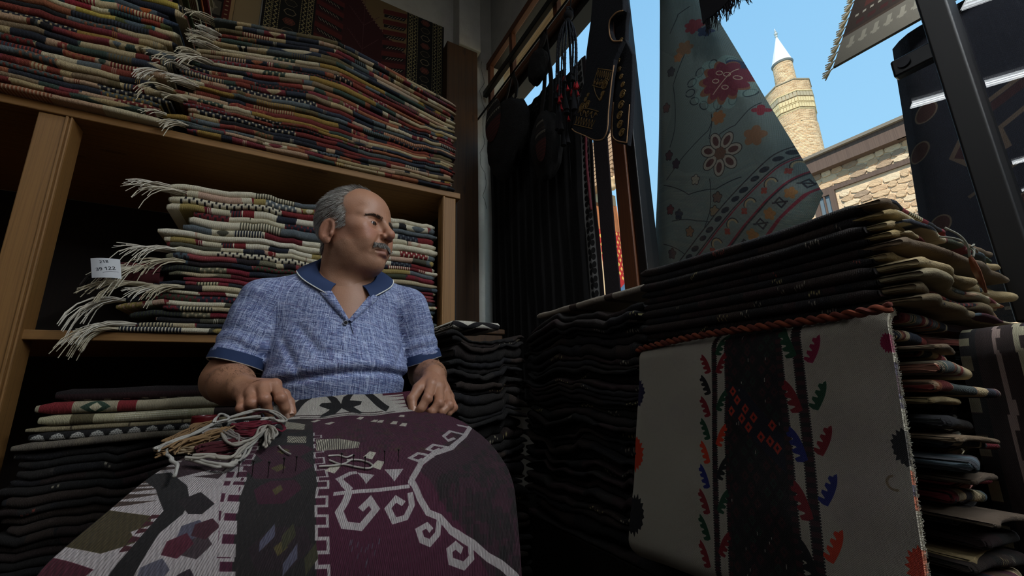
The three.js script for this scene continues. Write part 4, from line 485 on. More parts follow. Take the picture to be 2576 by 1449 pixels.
{
  const zl = (y) => -1.115 - 0.172 * (2.775 - y), zr = (y) => (y > 1.48 ? -0.953 + 0.254 * (2.612 - y) : y > 1.40 ? lerp(-0.711, -0.665, (y - 1.40) / 0.08) : -0.711 - (1.40 - y) * 1.45);
  const f = (u, v) => { const y = 3.3 - v * 2.2, a = zl(y), b = Math.max(zr(y), a + 0.05), s = u; return V(1.60 + 0.17 * s * s + 0.05 * Math.pow(Math.max(0, 1 - s * 6), 2) + 0.06 * Math.pow(Math.max(0, s * 8 - 7), 2) + 0.004 * noise(s * 5, y * 4), y, lerp(a, b, s)); };
  const g = planar(sheet(f, 44, 110, 0.010), (x, y, z) => (z + 1.45) / 0.85, (x, y) => (3.3 - y) / 2.2);
  const K = { z: (z) => (z + 1.45) / 0.85 * 1100, y: (y) => (3.3 - y) / 2.2 * 2048 };
  solo('floral_carpet', 'pale blue floral carpet hung by its corner outside the window', 'carpet', g, kilimMat(1100, 2048, (c, w, h) => {
    const X = K.z, Y = K.y, r = rng(31); c.fillStyle = '#66716c'; c.fillRect(0, 0, w, h);
    for (let i = 0; i < 16000; i++) { c.globalAlpha = 0.12; c.fillStyle = r() < 0.5 ? '#55605e' : '#8c958f'; c.fillRect(r() * w, r() * h, 4 + r() * 22, 1.5); } c.globalAlpha = 1;
    const blob = (x, y, R, n, depth, col, ph = 0) => { c.fillStyle = col; c.beginPath(); for (let i = 0; i <= n * 8; i++) { const a = i / (n * 8) * Math.PI * 2 + ph, q = R * (1 - depth + depth * Math.abs(Math.cos(a * n / 2))); c.lineTo(x + Math.cos(a) * q, y + Math.sin(a) * q); } c.fill(); };
    const vine = (pts, wd = 4, col = '#23282c') => { c.strokeStyle = col; c.lineWidth = wd; c.beginPath(); pts.forEach((p, i) => { const x = X(p[0]), y = Y(p[1]); i ? c.quadraticCurveTo((X(pts[i - 1][0]) + x) / 2 + 16, (Y(pts[i - 1][1]) + y) / 2 - 10, x, y) : c.moveTo(x, y); }); c.stroke(); };
    const curl = (z, y, R, k) => { c.strokeStyle = '#1f2a2e'; c.lineWidth = 5; c.beginPath(); c.ellipse(X(z), Y(y), R, R * 0.75, k, 0.4, 6.4); c.stroke(); };
    // vines
    vine([[-1.02, 2.40], [-1.10, 2.22], [-1.12, 2.0], [-1.16, 1.9]]); vine([[-0.93, 2.02], [-0.98, 1.90], [-1.10, 1.82], [-1.20, 1.74]]); vine([[-0.96, 1.98], [-0.98, 1.86], [-0.95, 1.76]]); vine([[-0.80, 1.98], [-0.88, 1.88], [-0.94, 1.86]]); vine([[-1.22, 1.72], [-1.10, 1.62], [-0.98, 1.60], [-0.88, 1.62]]); vine([[-1.20, 1.52], [-1.08, 1.48], [-0.98, 1.42]]); vine([[-1.0, 1.66], [-1.02, 1.5], [-1.10, 1.36]]); vine([[-1.26, 1.42], [-1.16, 1.34], [-1.10, 1.38]]); vine([[-1.08, 2.52], [-1.04, 2.62], [-1.0, 2.66]]);
    // big red palmette
    for (let i = 0; i < 14; i++) { const a = i / 14 * Math.PI * 2; curl(-0.906 + Math.cos(a) * 0.125, 2.135 + Math.sin(a) * 0.12, 24, a); }
    c.globalAlpha = 0.5; blob(X(-0.906), Y(2.135), 150, 9, 0.22, '#7f9c94'); c.globalAlpha = 1; blob(X(-0.85), Y(2.215), 62, 5, 0.3, '#2b3550'); blob(X(-0.906), Y(2.135), 118, 11, 0.3, '#7c5138', 0.2); blob(X(-0.90), Y(2.14), 104, 11, 0.22, '#6a2230'); c.strokeStyle = '#b3a288'; c.lineWidth = 4; c.beginPath(); c.moveTo(X(-0.945), Y(2.08)); c.lineTo(X(-0.86), Y(2.20)); c.stroke(); for (const [z, y] of [[-0.93, 2.15], [-0.90, 2.10], [-0.89, 2.17], [-0.86, 2.14], [-0.915, 2.19]]) { c.beginPath(); c.ellipse(X(z), Y(y), 15, 10, 0.5, 0, 7); c.stroke(); }
    // upper flowers
    blob(X(-0.99), Y(2.52), 46, 7, 0.3, '#7e2a30'); blob(X(-0.955), Y(2.47), 34, 5, 0.3, '#2b3550'); blob(X(-1.03), Y(2.40), 44, 6, 0.35, '#7c5a3c'); blob(X(-1.06), Y(2.36), 26, 5, 0.3, '#96643c');
    blob(X(-0.80), Y(1.935), 30, 4, 0.5, '#7e1f2c'); blob(X(-0.935), Y(1.95), 36, 6, 0.3, '#8a5a30'); blob(X(-0.82), Y(1.80), 50, 5, 0.35, '#7c573a');
    // pale rosette
    for (let i = 0; i < 7; i++) { const a = i / 7 * Math.PI * 2; c.fillStyle = '#8f8778'; c.strokeStyle = '#2a2420'; c.lineWidth = 4; c.beginPath(); c.ellipse(X(-0.945) + Math.cos(a) * 64, Y(1.765) + Math.sin(a) * 64, 40, 27, a, 0, 7); c.fill(); c.stroke(); c.fillStyle = '#4a2622'; c.beginPath(); c.ellipse(X(-0.945) + Math.cos(a) * 64, Y(1.765) + Math.sin(a) * 64, 24, 14, a, 0, 7); c.fill(); } blob(X(-0.945), Y(1.765), 30, 6, 0.2, '#5a3a28');
    for (const [z, y, k] of [[-1.17, 1.86, '#4a3034'], [-1.14, 1.80, '#3a2a34'], [-1.20, 1.58, '#5a2a2c'], [-1.16, 1.54, '#262a38'], [-1.06, 1.68, '#8a8474'], [-1.25, 2.02, '#4a4440'], [-1.1, 2.3, '#3a3a40'], [-1.15, 2.12, '#5c3a38'], [-1.0, 1.5, '#7a6a50'], [-1.22, 1.36, '#40343a'], [-1.12, 1.44, '#7c5c40'], [-0.98, 1.56, '#5d4a40']]) { blob(X(z), Y(y), 26, 5, 0.35, k, z * 9); c.strokeStyle = '#1d1c1e'; c.lineWidth = 3; c.stroke(); }
    // border along the lower right edge, running with it
    c.save(); c.translate(X(-0.665), Y(1.48)); c.rotate(Math.atan2(Y(1.27) - Y(1.48), X(-0.905) - X(-0.665)));
    const L = 1500, line = (d, wd, col) => { c.fillStyle = col; c.fillRect(-700, d - wd / 2, L, wd); }; // local +x runs down along the edge; carpet lies at local +y
    c.fillStyle = '#6a736e'; c.fillRect(-700, 16, L, 215); line(20, 10, '#7a1f30'); line(96, 7, '#2a2628'); line(102, 7, '#7a1f30'); line(176, 6, '#7a1f30'); line(184, 5, '#2a2628'); line(232, 5, '#2a2628');
    for (let x = -640; x < 700; x += 118) { blob(x, 58, 26, 5, 0.35, x % 236 ? '#96683a' : '#2c3140', 1); c.strokeStyle = '#26242a'; c.lineWidth = 6; c.strokeRect(x + 42, 42, 24, 30); c.beginPath(); c.moveTo(x + 30, 40); c.lineTo(x + 80, 78); c.stroke(); c.strokeStyle = '#9a8866'; c.lineWidth = 9; c.beginPath(); c.arc(x + 30, 140, 22, 0.3, 3.6); c.stroke(); c.strokeStyle = '#2a2628'; c.lineWidth = 4; c.beginPath(); c.arc(x + 30, 140, 28, 0.3, 3.6); c.stroke(); blob(x + 68, 140, 16, 4, 0.4, '#8a3a30'); c.fillStyle = '#23262e'; c.beginPath(); c.ellipse(x + 10, 208, 22, 12, 0.4, 0, 7); c.fill(); c.beginPath(); c.ellipse(x + 62, 208, 20, 11, 0.4, 0, 7); c.fill(); }
    c.restore(); for (let y = 0; y < h; y += 5) { c.globalAlpha = 0.16; c.fillStyle = '#000'; c.fillRect(0, y, w, 1.6); } for (let x = 0; x < w; x += 5) { c.globalAlpha = 0.12; c.fillRect(x, 0, 1.6, h); } c.globalAlpha = 1;
  }, { bu: 26, bv: 66, bs: 0.002, m: { side: THREE.DoubleSide } }));
}
{ // navy carpet behind the glass beside the black post
  const f = (u, v) => { const y = 1.838 - v * 0.94, z = -0.335 - 0.075 * v + u * 0.95; return V(1.68 + 0.02 * noise(u * 4, v * 3, 5) + 0.04 * Math.pow(1 - Math.min(1, u * 14), 2), y, z); };
  solo('navy_carpet', 'dark navy pile carpet hung outside behind the black window post', 'carpet', sheet(f, 40, 40, 0.014), kilimMat(1024, 1024, (c, w, h) => {
    const r = rng(14); c.fillStyle = '#141a2b'; c.fillRect(0, 0, w, h); for (let i = 0; i < 30000; i++) { c.globalAlpha = 0.25; c.fillStyle = ['#0a0d18', '#232c44', '#30405a', '#1a1420'][Math.floor(r() * 4)]; c.fillRect(r() * w, r() * h, 2, 3); } c.globalAlpha = 1;
    const mot = (pts, col, wd) => { c.strokeStyle = col; c.lineWidth = wd; c.beginPath(); pts.forEach((p, i) => (i ? c.lineTo(p[0] * w, p[1] * h) : c.moveTo(p[0] * w, p[1] * h))); c.stroke(); };
    mot([[0.42, 0.22], [0.16, 0.36], [0.10, 0.48], [0.14, 0.53], [0.21, 0.50], [0.2, 0.44], [0.32, 0.36], [0.46, 0.30]], '#6a5a4c', 14); mot([[0.42, 0.24], [0.17, 0.38], [0.12, 0.48], [0.15, 0.5]], '#3a1a20', 26); mot([[0.12, 0.62], [0.42, 0.44], [0.6, 0.36]], '#5c5044', 10);
    for (const [u, v] of [[0.06, 0.3], [0.03, 0.42], [0.05, 0.68], [0.22, 0.68], [0.35, 0.22]]) { c.strokeStyle = '#7a6a58'; c.lineWidth = 9; c.beginPath(); c.ellipse(u * w, v * h, 22, 30, 0.5, 0, 7); c.stroke(); c.fillStyle = '#4a2a26'; c.fill(); }
    c.fillStyle = '#6a6250'; for (const [a, b] of [[0.22, 0.70], [0.25, 0.685], [0.24, 0.73]]) { c.beginPath(); c.ellipse(a * w, b * h, 20, 10, 0.7, 0, 7); c.fill(); }
    c.fillStyle = '#0c0d12'; c.fillRect(0, 0.86 * h, w, 0.14 * h); for (let x = 0; x < w; x += 60) { c.fillStyle = '#6f6656'; c.fillRect(x, 0.875 * h, 22, 10); c.fillRect(x + 30, 0.955 * h, 22, 10); }
    for (let x = 0; x < w; x += 16) { c.fillStyle = '#3c1c20'; c.fillRect(x, (0.91 + 0.015 * ((x / 16) % 3)) * h, 9, 9); }
  }, { bu: 40, bv: 40, bs: 0.003 }));
}
{ // carpet hung high up, seen from below, with tasselled end
  const g = thing('fringed_carpet', 'brown and cream carpet with tassels hung high outside the window', 'carpet');
  const f = (u, v) => V(1.63 + 0.02 * u + 0.25 * v, 1.842 + v * 0.9, lerp(-0.478 + 0.10 * v * 3, 0.3, u));
  part('cloth', sheet(f, 20, 30, 0.010), kilimMat(1024, 1024, (c, w, h) => { c.fillStyle = '#4a3a30'; c.fillRect(0, 0, w, h); c.fillStyle = '#9c9484'; c.fillRect(0, 0, w, 120); c.fillStyle = '#5c4a3c'; c.fillRect(0, 120, w, 12); for (let x = 40; x < w; x += 46) { c.fillStyle = '#c8c0ac'; c.fillRect(x, 40 + (x % 92 ? 14 : 0), 16, 46); c.fillRect(x - 8, 60, 32, 10); c.fillStyle = '#5a2c28'; c.fillRect(x + 4, 150, 30, 18); } c.fillStyle = '#d2cbb6'; for (let x = 30; x < w; x += 30) c.fillRect(x, 190, 14, 10); c.fillStyle = '#6e3a30'; c.fillRect(60, 215, w, 500); c.fillStyle = '#8a7a64'; for (let k = 0; k < 5; k++) c.fillRect(90, 230 + k * 80, w, 8); c.fillStyle = '#3b3440'; for (let x = 120; x < w; x += 120) c.fillRect(x, 250, 40, 200); }, { bu: 30, bv: 40 }), g);
  const l = []; for (let k = 0; k < 13; k++) { const p = f(0, k / 12 * 0.42), d = V(0, -0.3, -1); for (let s = 0; s < 7; s++) { const o = V((s - 3) * 0.0016, ((s * 7) % 5 - 2) * 0.0022, 0); l.push(tube([p.clone(), p.clone().add(V(0, -0.003, -0.010)), p.clone().add(o.clone().multiplyScalar(1.4)).add(V(0, -0.008, -0.022)), p.clone().add(o.multiplyScalar(2.6)).add(V(0, -0.014, -0.034))], 0.0024, 4)); } }
  part('tassel_fringe', merge(l), std({ color: '#d2c4a6', roughness: 1 }), g, 'cream tassels along the end');
}
{ // black fringed cloth over a lath, top of the window
  const g = thing('fringed_cloth', 'black cloth with ragged fringe hanging from a wooden lath', 'textile');
  part('cloth', sheet((u, v) => V(1.62, 2.60 - v * 0.17 + 0.01 * noise(u * 9), -0.905 + u * 0.22), 12, 6, 0.008), std({ color: '#121016', roughness: 1 }), g);
  const r = rng(17), l = []; for (let k = 0; k < 90; k++) { const z = -0.90 + r() * 0.21, L = 0.05 + r() * 0.06; l.push(tube(smoothLine([V(1.62, 2.45, z), V(1.618 + r() * 0.01, 2.44 - L * 0.5, z + (r() - 0.5) * 0.015), V(1.616 + r() * 0.01, 2.44 - L, z + (r() - 0.7) * 0.035)], 5), (t) => 0.0035 * (1 - 0.7 * t), 4)); }
  part('fringe', merge(l), std({ color: '#161318', roughness: 1 }), g);
  solo('wooden_lath', 'pale wooden lath end sticking out above the window', 'lath', box(1.645, 1.68, 2.43, 2.62, -0.66, -0.63).rotateX(0), std({ color: '#a98a66', roughness: 0.7 })).rotation.x = 0;
}
{ // sunlit red carpets and an eave across the lane, seen through the gap beside the window post
  const g = solo('red_carpet', 'sunlit red carpet hanging across the lane behind the window post', 'carpet', sheet((u, v) => V(6.0 + 0.05 * Math.sin(u * 9), 4.75 - v * 4.2 - u * 0.35 * (1 - v), -6.45 + u * 0.62 + v * 0.25), 16, 40, 0.02), kilimMat(512, 1024, (c, w, h) => { c.fillStyle = '#a3181c'; c.fillRect(0, 0, w, h); c.fillStyle = '#a8683e'; c.fillRect(0, 0, w, h * 0.16); for (let y = h * 0.16; y < h * 0.42; y += 26) for (let x = 0; x < w; x += 36) { c.fillStyle = (x / 36 + Math.floor(y / 26)) % 2 ? '#d8b45a' : '#a8281e'; jag(c, [[x + 18, y], [x + 36, y + 12], [x + 18, y + 26], [x, y + 12]]); } c.fillStyle = '#4a6a8c'; jag(c, [[w, h * 0.42], [w * 0.62, h * 0.5], [w * 0.8, h * 0.6], [w * 0.6, h * 0.7], [w, h * 0.8]]); c.strokeStyle = '#e0c488'; c.lineWidth = 9; c.strokeRect(w * 0.45, h * 0.43, 70, 70); c.beginPath(); c.moveTo(w * 0.6, h * 0.5); c.lineTo(w * 0.8, h * 0.6); c.lineTo(w * 0.55, h * 0.68); c.lineTo(w * 0.3, h * 0.62); c.stroke(); c.fillStyle = '#e6d2a0'; c.fillRect(0, h * 0.7, w, 22); }, { bu: 40, bv: 80, bs: 0.004 }));
  const e = thing('timber_house', 'timber house with carved eave across the lane', 'house');
  part('eave', (() => { const s = []; for (let k = 0; k < 12; k++) s.push(box(5.75, 6.05, 4.95 + k * 0.09, 5.03 + k * 0.09, -9.5, -5.62 + k * 0.02 - (k % 2) * 0.02, 0.01)); return merge(s); })(), std({ map: rep(woodTex('#9c7a5c', '#4c3424', 41), 0.7, 0.7), roughness: 0.8 }), e);
  part('pendant', new THREE.LatheGeometry([[0, 0], [0.05, 0.02], [0.09, 0.08], [0.05, 0.14], [0.1, 0.2], [0.12, 0.28], [0, 0.3]].map((p) => new THREE.Vector2(...p)), 14).translate(5.85, 4.68, -5.72), std({ color: '#b99c78' }), e, 'turned wooden pendant under the eave');
  part('wall', box(6.03, 6.5, 0, 4.95, -9.5, -6.3), std({ color: '#b59a78', roughness: 0.9 }), e);
}
// ---------------------------------------------------------------- goods hung inside the far half of the window
const hangCloth = (z0, z1, y0, y1, x, pleat, n) => sheet((u, v) => V(x + pleat * Math.sin(u * n * Math.PI * 2 + noise(v * 2, n) * 1.2) * (0.5 + 0.5 * v) + 0.006 * noise(u * 6, v * 5, n), lerp(y0, y1, v), lerp(z0, z1, u) + 0.008 * noise(v * 4, n, 2)), 90, 30, 0.006);
{
  solo('hanging_textile', 'black brown pleated textile hung across the far window bay', 'textile', hangCloth(-2.61, -1.62, 2.62, 0.66, 1.335, 0.010, 11), kilimMat(1024, 512, (c, w, h) => { const r = rng(3); c.fillStyle = '#0d0b0b'; c.fillRect(0, 0, w, h); for (let x = 0; x < w; x += 10 + r() * 40) { c.globalAlpha = 0.5; c.fillStyle = r() < 0.5 ? '#191515' : '#060505'; c.fillRect(x, 0, 3 + r() * 14, h); } c.globalAlpha = 1; c.fillStyle = '#4a4a4c'; for (let x = 0; x < w; x += 30) { c.fillRect(x, 12, 16, 5); c.fillRect(x + 10, 22, 10, 4); } }, { bu: 40, bv: 40 }));
  solo('hanging_textile', 'dark textile with a white cross patterned border band', 'textile', hangCloth(-1.615, -1.425, 2.55, 0.66, 1.335, 0.004, 2), kilimMat(256, 2048, (c, w, h) => { c.fillStyle = '#0c0a0c'; c.fillRect(0, 0, w, h); c.fillStyle = '#8a8a88'; c.fillRect(w * 0.52, 0, w * 0.36, h); c.fillStyle = '#0c0a0c'; const s = w * 0.30; for (let y = 0; y < h; y += s * 1.05) { const x = w * 0.70, q = s * 0.27; for (const [a, b] of [[-q, -q], [q, -q], [-q, q], [q, q]]) { c.beginPath(); c.ellipse(x + a * 0.9, y + s / 2 + b * 0.9, q * 0.85, q * 0.85, 0, 0, 7); c.fill(); } c.fillRect(x - q * 0.5, y + s * 0.2, q, s * 0.6); } c.fillStyle = '#1c0d12'; c.fillRect(w * 0.9, 0, w, h); }, { bu: 10, bv: 90 }));
  solo('hanging_rug', 'dark plum pile rug hung edge-on beside the window post', 'rug', sheet((u, v) => V(1.345 + 0.02 * u, lerp(2.5, 0.66, v), lerp(-1.42, -1.328 - 0.025 * Math.sin(v * 2.6) + 0.01 * v, u)), 12, 40, 0.012), std({ map: canvas(256, 512, (c, w, h) => { const r = rng(4); c.fillStyle = '#1d1115'; c.fillRect(0, 0, w, h); for (let i = 0; i < 3000; i++) { c.globalAlpha = 0.3; c.fillStyle = ['#2a161a', '#10090c', '#1f1620'][Math.floor(r() * 3)]; c.fillRect(r() * w, r() * h, 3, 8); } }), bumpMap: rep(fuzzBump, 3, 12), bumpScale: 0.003, roughness: 1 }));
}
{ // rail the goods hang from
  solo('hanging_rail', 'thin dark rod under the fanlight from which goods hang', 'rail', tube([V(1.25, 2.90, -2.66), V(1.25, 2.90, -0.3)], 0.008, 8), std({ color: '#15110f', roughness: 0.4, metalness: 0.4 }));
}
{ // embroidered waistcoat
  const g = thing('embroidered_vest', 'navy velvet waistcoat with gold embroidery hung in the window', 'vest');
  const F = [[-1.114, 2.62], [-1.16, 2.426], [-1.202, 2.303], [-1.228, 2.168], [-1.284, 2.076], [-1.342, 1.986], [-1.338, 1.962], [-1.273, 1.897], [-1.198, 1.824], [-1.148, 1.806], [-1.125, 1.828], [-1.106, 1.914], [-1.07, 2.049], [-1.041, 2.127], [-0.99, 2.174], [-1.037, 2.221], [-1.05, 2.281], [-1.044, 2.335], [-1.006, 2.338], [-0.966, 2.315], [-0.955, 2.42], [-0.985, 2.62]], B = [[-1.0, 2.60], [-0.982, 2.339], [-0.997, 2.29], [-1.008, 2.216], [-0.979, 2.119], [-0.995, 2.004], [-1.021, 1.868], [-1.039, 1.785], [-1.054, 1.734], [-1.109, 1.777], [-1.134, 1.813], [-1.134, 1.862], [-1.111, 1.968], [-1.086, 2.073], [-1.062, 2.22], [-1.05, 2.60]];
  const slab = (l, x, t) => new THREE.ExtrudeGeometry(new THREE.Shape(l.map((p) => new THREE.Vector2(...p))), { depth: t, bevelEnabled: true, bevelSize: 0.004, bevelThickness: 0.006, bevelSegments: 3, curveSegments: 4 }).rotateY(-Math.PI / 2).translate(x, 0, 0);
  const velvet = new THREE.MeshPhysicalMaterial({ color: '#070a14', roughness: 0.95, sheen: 0.6, sheenColor: new THREE.Color('#141a2c'), sheenRoughness: 0.4, bumpMap: rep(fuzzBump, 6, 6), bumpScale: 0.002 }), gold = std({ color: '#8a6e40', roughness: 0.5, metalness: 0.3 });
  part('front_panel', slab(F, 1.158, 0.012), velvet, g); part('back_panel', slab(B, 1.200, 0.010), velvet, g);
  const on = (l, x = 1.139) => l.map(([z, y]) => V(x, y, z)), L = [], add = (l, r = 0.0022, n = 30, x) => L.push(tube(smoothLine(on(l, x), n), r, 5));
  add([[-0.964, 2.308], [-1.002, 2.332], [-1.039, 2.329], [-1.05, 2.279], [-1.037, 2.219], [-0.986, 2.172]], 0.003); add([[-1.346, 1.972], [-1.327, 1.946], [-1.265, 1.888], [-1.19, 1.818], [-1.14, 1.80], [-1.115, 1.824], [-1.098, 1.904], [-1.062, 2.038], [-1.042, 2.095]], 0.0026);
  add([[-1.054, 1.74], [-1.109, 1.783], [-1.128, 1.815], [-1.126, 1.866], [-1.104, 1.97]], 0.0026, 24, 1.182); add([[-1.054, 1.74], [-1.040, 1.80], [-1.018, 1.90]], 0.0024, 16, 1.182);
  const spiral = (cz, cy, R, x) => { const q = []; for (let i = 0; i <= 40; i++) { const t = i / 40, a = t * Math.PI * 5; q.push(V(x ?? 1.139, cy + Math.sin(a) * R * (1 - t * 0.85), cz + Math.cos(a) * R * (1 - t * 0.85))); } L.push(tube(q, 0.0024, 5)); };
  const edgeBand = (a, b, w) => { const A = V(0, a[1], a[0]), Bv = V(0, b[1], b[0]), d = Bv.clone().sub(A), n = V(0, d.z, -d.y).normalize(), P = (t, s) => { const p = A.clone().addScaledVector(d, t).addScaledVector(n, s * w); return [p.z, p.y]; }; add([P(0, 0), P(0.5, 0), P(1, 0)], 0.002); add([P(0, 1), P(0.5, 1.05), P(1, 1)], 0.002); const sc = []; for (let i = 0; i <= 28; i++) sc.push(P(i / 28, 0.28 + 0.22 * Math.cos(i * Math.PI / 2))); add(sc, 0.0016, 90); const wv = []; for (let i = 0; i <= 24; i++) wv.push(P(i / 24, 0.72 + 0.14 * Math.sin(i * 0.9))); add(wv, 0.0016, 60); for (let i = 0; i < 5; i++) { const q = P((i + 0.5) / 5, 0.85); spiral(q[0], q[1], 0.006); } };
  edgeBand([-1.328, 1.985], [-1.205, 1.885], 0.075); edgeBand([-1.135, 2.150], [-1.052, 2.075], -0.07); spiral(-1.105, 2.045, 0.024); spiral(-1.123, 2.010, 0.012); spiral(-1.135, 1.995, 0.008); spiral(-1.265, 2.035, 0.022); spiral(-1.225, 2.025, 0.018); spiral(-1.235, 2.058, 0.011); spiral(-1.215, 2.07, 0.008);
  add([[-1.135, 2.155], [-1.17, 2.10], [-1.168, 2.05], [-1.145, 1.99]], 0.0018);
  for (let i = 0; i < 11; i++) spiral(-1.075 + 0.004 * i - 0.012 * Math.sin(i), 1.80 + i * 0.043, i < 5 ? 0.018 : 0.011, 1.182);
  part('gold_embroidery', merge(L.slice(4)), gold, g, 'gold couched braid and spirals'); L.slice(0, 4).forEach((q) => part('piping', q, std({ color: '#a9825a', roughness: 0.6 }), g, 'cord piping in tan paled to look backlit'));  // piping paler than the gold: light from behind put into its colour
  part('hanger_loop', tube(smoothLine([V(1.16, 2.60, -1.05), V(1.19, 2.72, -1.05), V(1.235, 2.86, -1.05), V(1.25, 2.906, -1.05), V(1.262, 2.88, -1.05)], 16), 0.004, 6), std({ color: '#1a1614' }), g);
}
{ // bunch of beaded tassel cords
  const g = thing('tassel_bunch', 'bunch of dark beaded cords with red tassels hung in the window', 'tassels');
  const r = rng(19), cords = [], beads = [], reds = [], blacks = [];
  for (let k = 0; k < 15; k++) { const a = k / 15 * Math.PI * 2, z = -1.41 + Math.cos(a) * 0.055, x = 1.2 + Math.sin(a) * 0.045, L = 0.28 + r() * 0.12, yb = 2.62 - L; const pts = [V(1.21, 2.72, -1.40), V(lerp(1.21, x, 0.6), 2.66, lerp(-1.40, z, 0.6)), V(x, 2.58, z), V(x + (r() - 0.5) * 0.02, yb, z - 0.02 + (r() - 0.5) * 0.05)]; const sm = smoothLine(pts, 20); cords.push(tube(sm, 0.0042, 5)); const cv = new THREE.CatmullRomCurve3(pts); for (let i = 0; i < 20; i++) beads.push(new THREE.SphereGeometry(0.0054, 6, 4).scale(1, 0.7, 1).translate(...cv.getPoint(0.3 + i * 0.034).toArray()));
    const e = pts[3]; (k % 2 ? reds : blacks).push(new THREE.ConeGeometry(0.011, 0.045, 8, 1).translate(e.x, e.y - 0.02, e.z)); if (k % 3 === 0) reds.push(new THREE.ConeGeometry(0.009, 0.035, 8).translate(e.x + 0.01, e.y - 0.075, e.z + 0.01)); blacks.push(new THREE.ConeGeometry(0.016, 0.10 + r() * 0.08, 8).translate(e.x, e.y - 0.12 - r() * 0.05, e.z)); }
  { const cm = std({ color: '#101018', roughness: 0.8 }); for (const q of cords) part('cord', q, cm, g); } part('beads', merge(beads), std({ color: '#2b2d3a', roughness: 0.35 }), g); { const red = std({ color: '#a01820', roughness: 1 }); for (const q of reds) part('red_tassel', q, red, g); } { const bl = std({ color: '#0e0c10', roughness: 1 }); for (const q of blacks) part('black_tassel', q, bl, g); }
  part('knot', merge([new THREE.SphereGeometry(0.028, 12, 8).translate(1.215, 2.735, -1.40), new THREE.TorusGeometry(0.02, 0.007, 6, 14).translate(1.225, 2.775, -1.40), tube([V(1.23, 2.79, -1.40), V(1.25, 2.905, -1.40)], 0.004, 5)]), std({ color: '#141218', roughness: 0.8 }), g);
}
// kilim bags
function bag(label, c, s, seed, patch) {
  const g = thing('kilim_bag', label, 'bag', 'kilim bags hung in the window'), geo = new THREE.SphereGeometry(1, 40, 28), p = geo.attributes.position;
  for (let i = 0; i < p.count; i++) { let x = p.getX(i), y = p.getY(i), z = p.getZ(i); const w = 1 - 0.35 * sstep(0.2, 1, y), q = 1 + 0.10 * noise(x * 2 + seed, y * 2, z * 2) + 0.05 * noise(x * 6, y * 6 + seed, z * 6); y = y > 0.85 ? 0.85 + (y - 0.85) * 0.3 : y; p.setXYZ(i, x * s[0] * q, y * s[1] * q, Math.sign(z) * Math.pow(Math.abs(z), 0.8) * s[2] * w * q); }
  geo.computeVertexNormals(); geo.translate(...c); part('pouch', geo, std({ color: '#120e0c', bumpMap: rep(fuzzBump, 6, 6), bumpScale: 0.006, roughness: 0.85 }), g);
  if (patch) part('kilim_patch', sheet((u, v) => { const a = (u - 0.5) * 2, b = (v - 0.5) * 2, k = Math.sqrt(Math.max(0, 1 - b * b)) ; return V(c[0] - s[0] * 1.10 * Math.sqrt(Math.max(0.05, 1 - 0.25 * (a * a * k * k + b * b))) - 0.004, c[1] + patch[1] - b * patch[3], c[2] + patch[0] + a * k * patch[2]); }, 16, 16, 0.005), kilimMat(256, 256, (k, w, h) => { k.fillStyle = '#1a1310'; k.fillRect(0, 0, w, h); k.fillStyle = '#4a1d18'; k.fillRect(0, h * 0.55, w, h * 0.45); for (let y = 0; y < 5; y++) { k.fillStyle = ['#8a8272', '#241a16', '#3a2a22'][y % 3]; k.fillRect(0, h * 0.12 + y * 22, w, 5); for (let x = 0; x < w; x += 26) k.fillRect(x, h * 0.12 + y * 22, 14, 14); } k.fillStyle = '#6a2a22'; for (let y = h * 0.6; y < h; y += 18) k.fillRect(0, y, w, 4); }, { bu: 8, bv: 8 }), g, 'woven kilim patch');
  const top = V(c[0], c[1] + s[1] * 0.8, c[2]); for (const d of [-0.45, 0.45]) part('strap', sheet((u, v) => { const t = v, z = lerp(c[2] + d * s[2], c[2] + 0.05, t) + 0.02 * Math.sin(t * 5), y = lerp(top.y, 2.91, t); return V(lerp(c[0], 1.25, t) + 0.004, y, z + (u - 0.5) * 0.035); }, 3, 16, 0.006), std({ color: '#17110e', roughness: 0.7 }), g);
  return g;
}
bag('large black kilim saddlebag with striped oval patch', [1.21, 2.40, -2.10], [0.085, 0.28, 0.25], 3, [-0.05, 0.13, 0.11, 0.16]);
bag('smaller dark kilim bag hung lower beside the tassels', [1.235, 2.12, -1.70], [0.07, 0.22, 0.12], 8, [0.05, -0.02, 0.05, 0.14]);
bag('black leather bag hung high behind the saddlebag', [1.22, 2.66, -1.72], [0.05, 0.12, 0.09], 14, null);
{ // thin red cord hanging below the waistcoat
  solo('beaded_string', 'thin red beaded string dangling below the waistcoat', 'string', tube(smoothLine([V(1.25, 2.02, -1.37), V(1.252, 1.85, -1.385), V(1.25, 1.72, -1.38), V(1.25, 1.58, -1.375)], 30), (t) => 0.005 + 0.003 * Math.abs(Math.sin(t * 40)), 6), std({ color: '#5a1420', roughness: 0.8 }));
}
{ // dark chest in the corner behind the piles
  const g = thing('wooden_chest', 'dark brown wooden chest in the corner by the wooden post', 'chest'); part('body', box(0.80, 1.06, 0, 1.03, -2.30, -1.95, 0.01), brownWood, g); part('lid', box(0.79, 1.07, 1.03, 1.06, -2.31, -1.94, 0.008), brownWood, g);
}
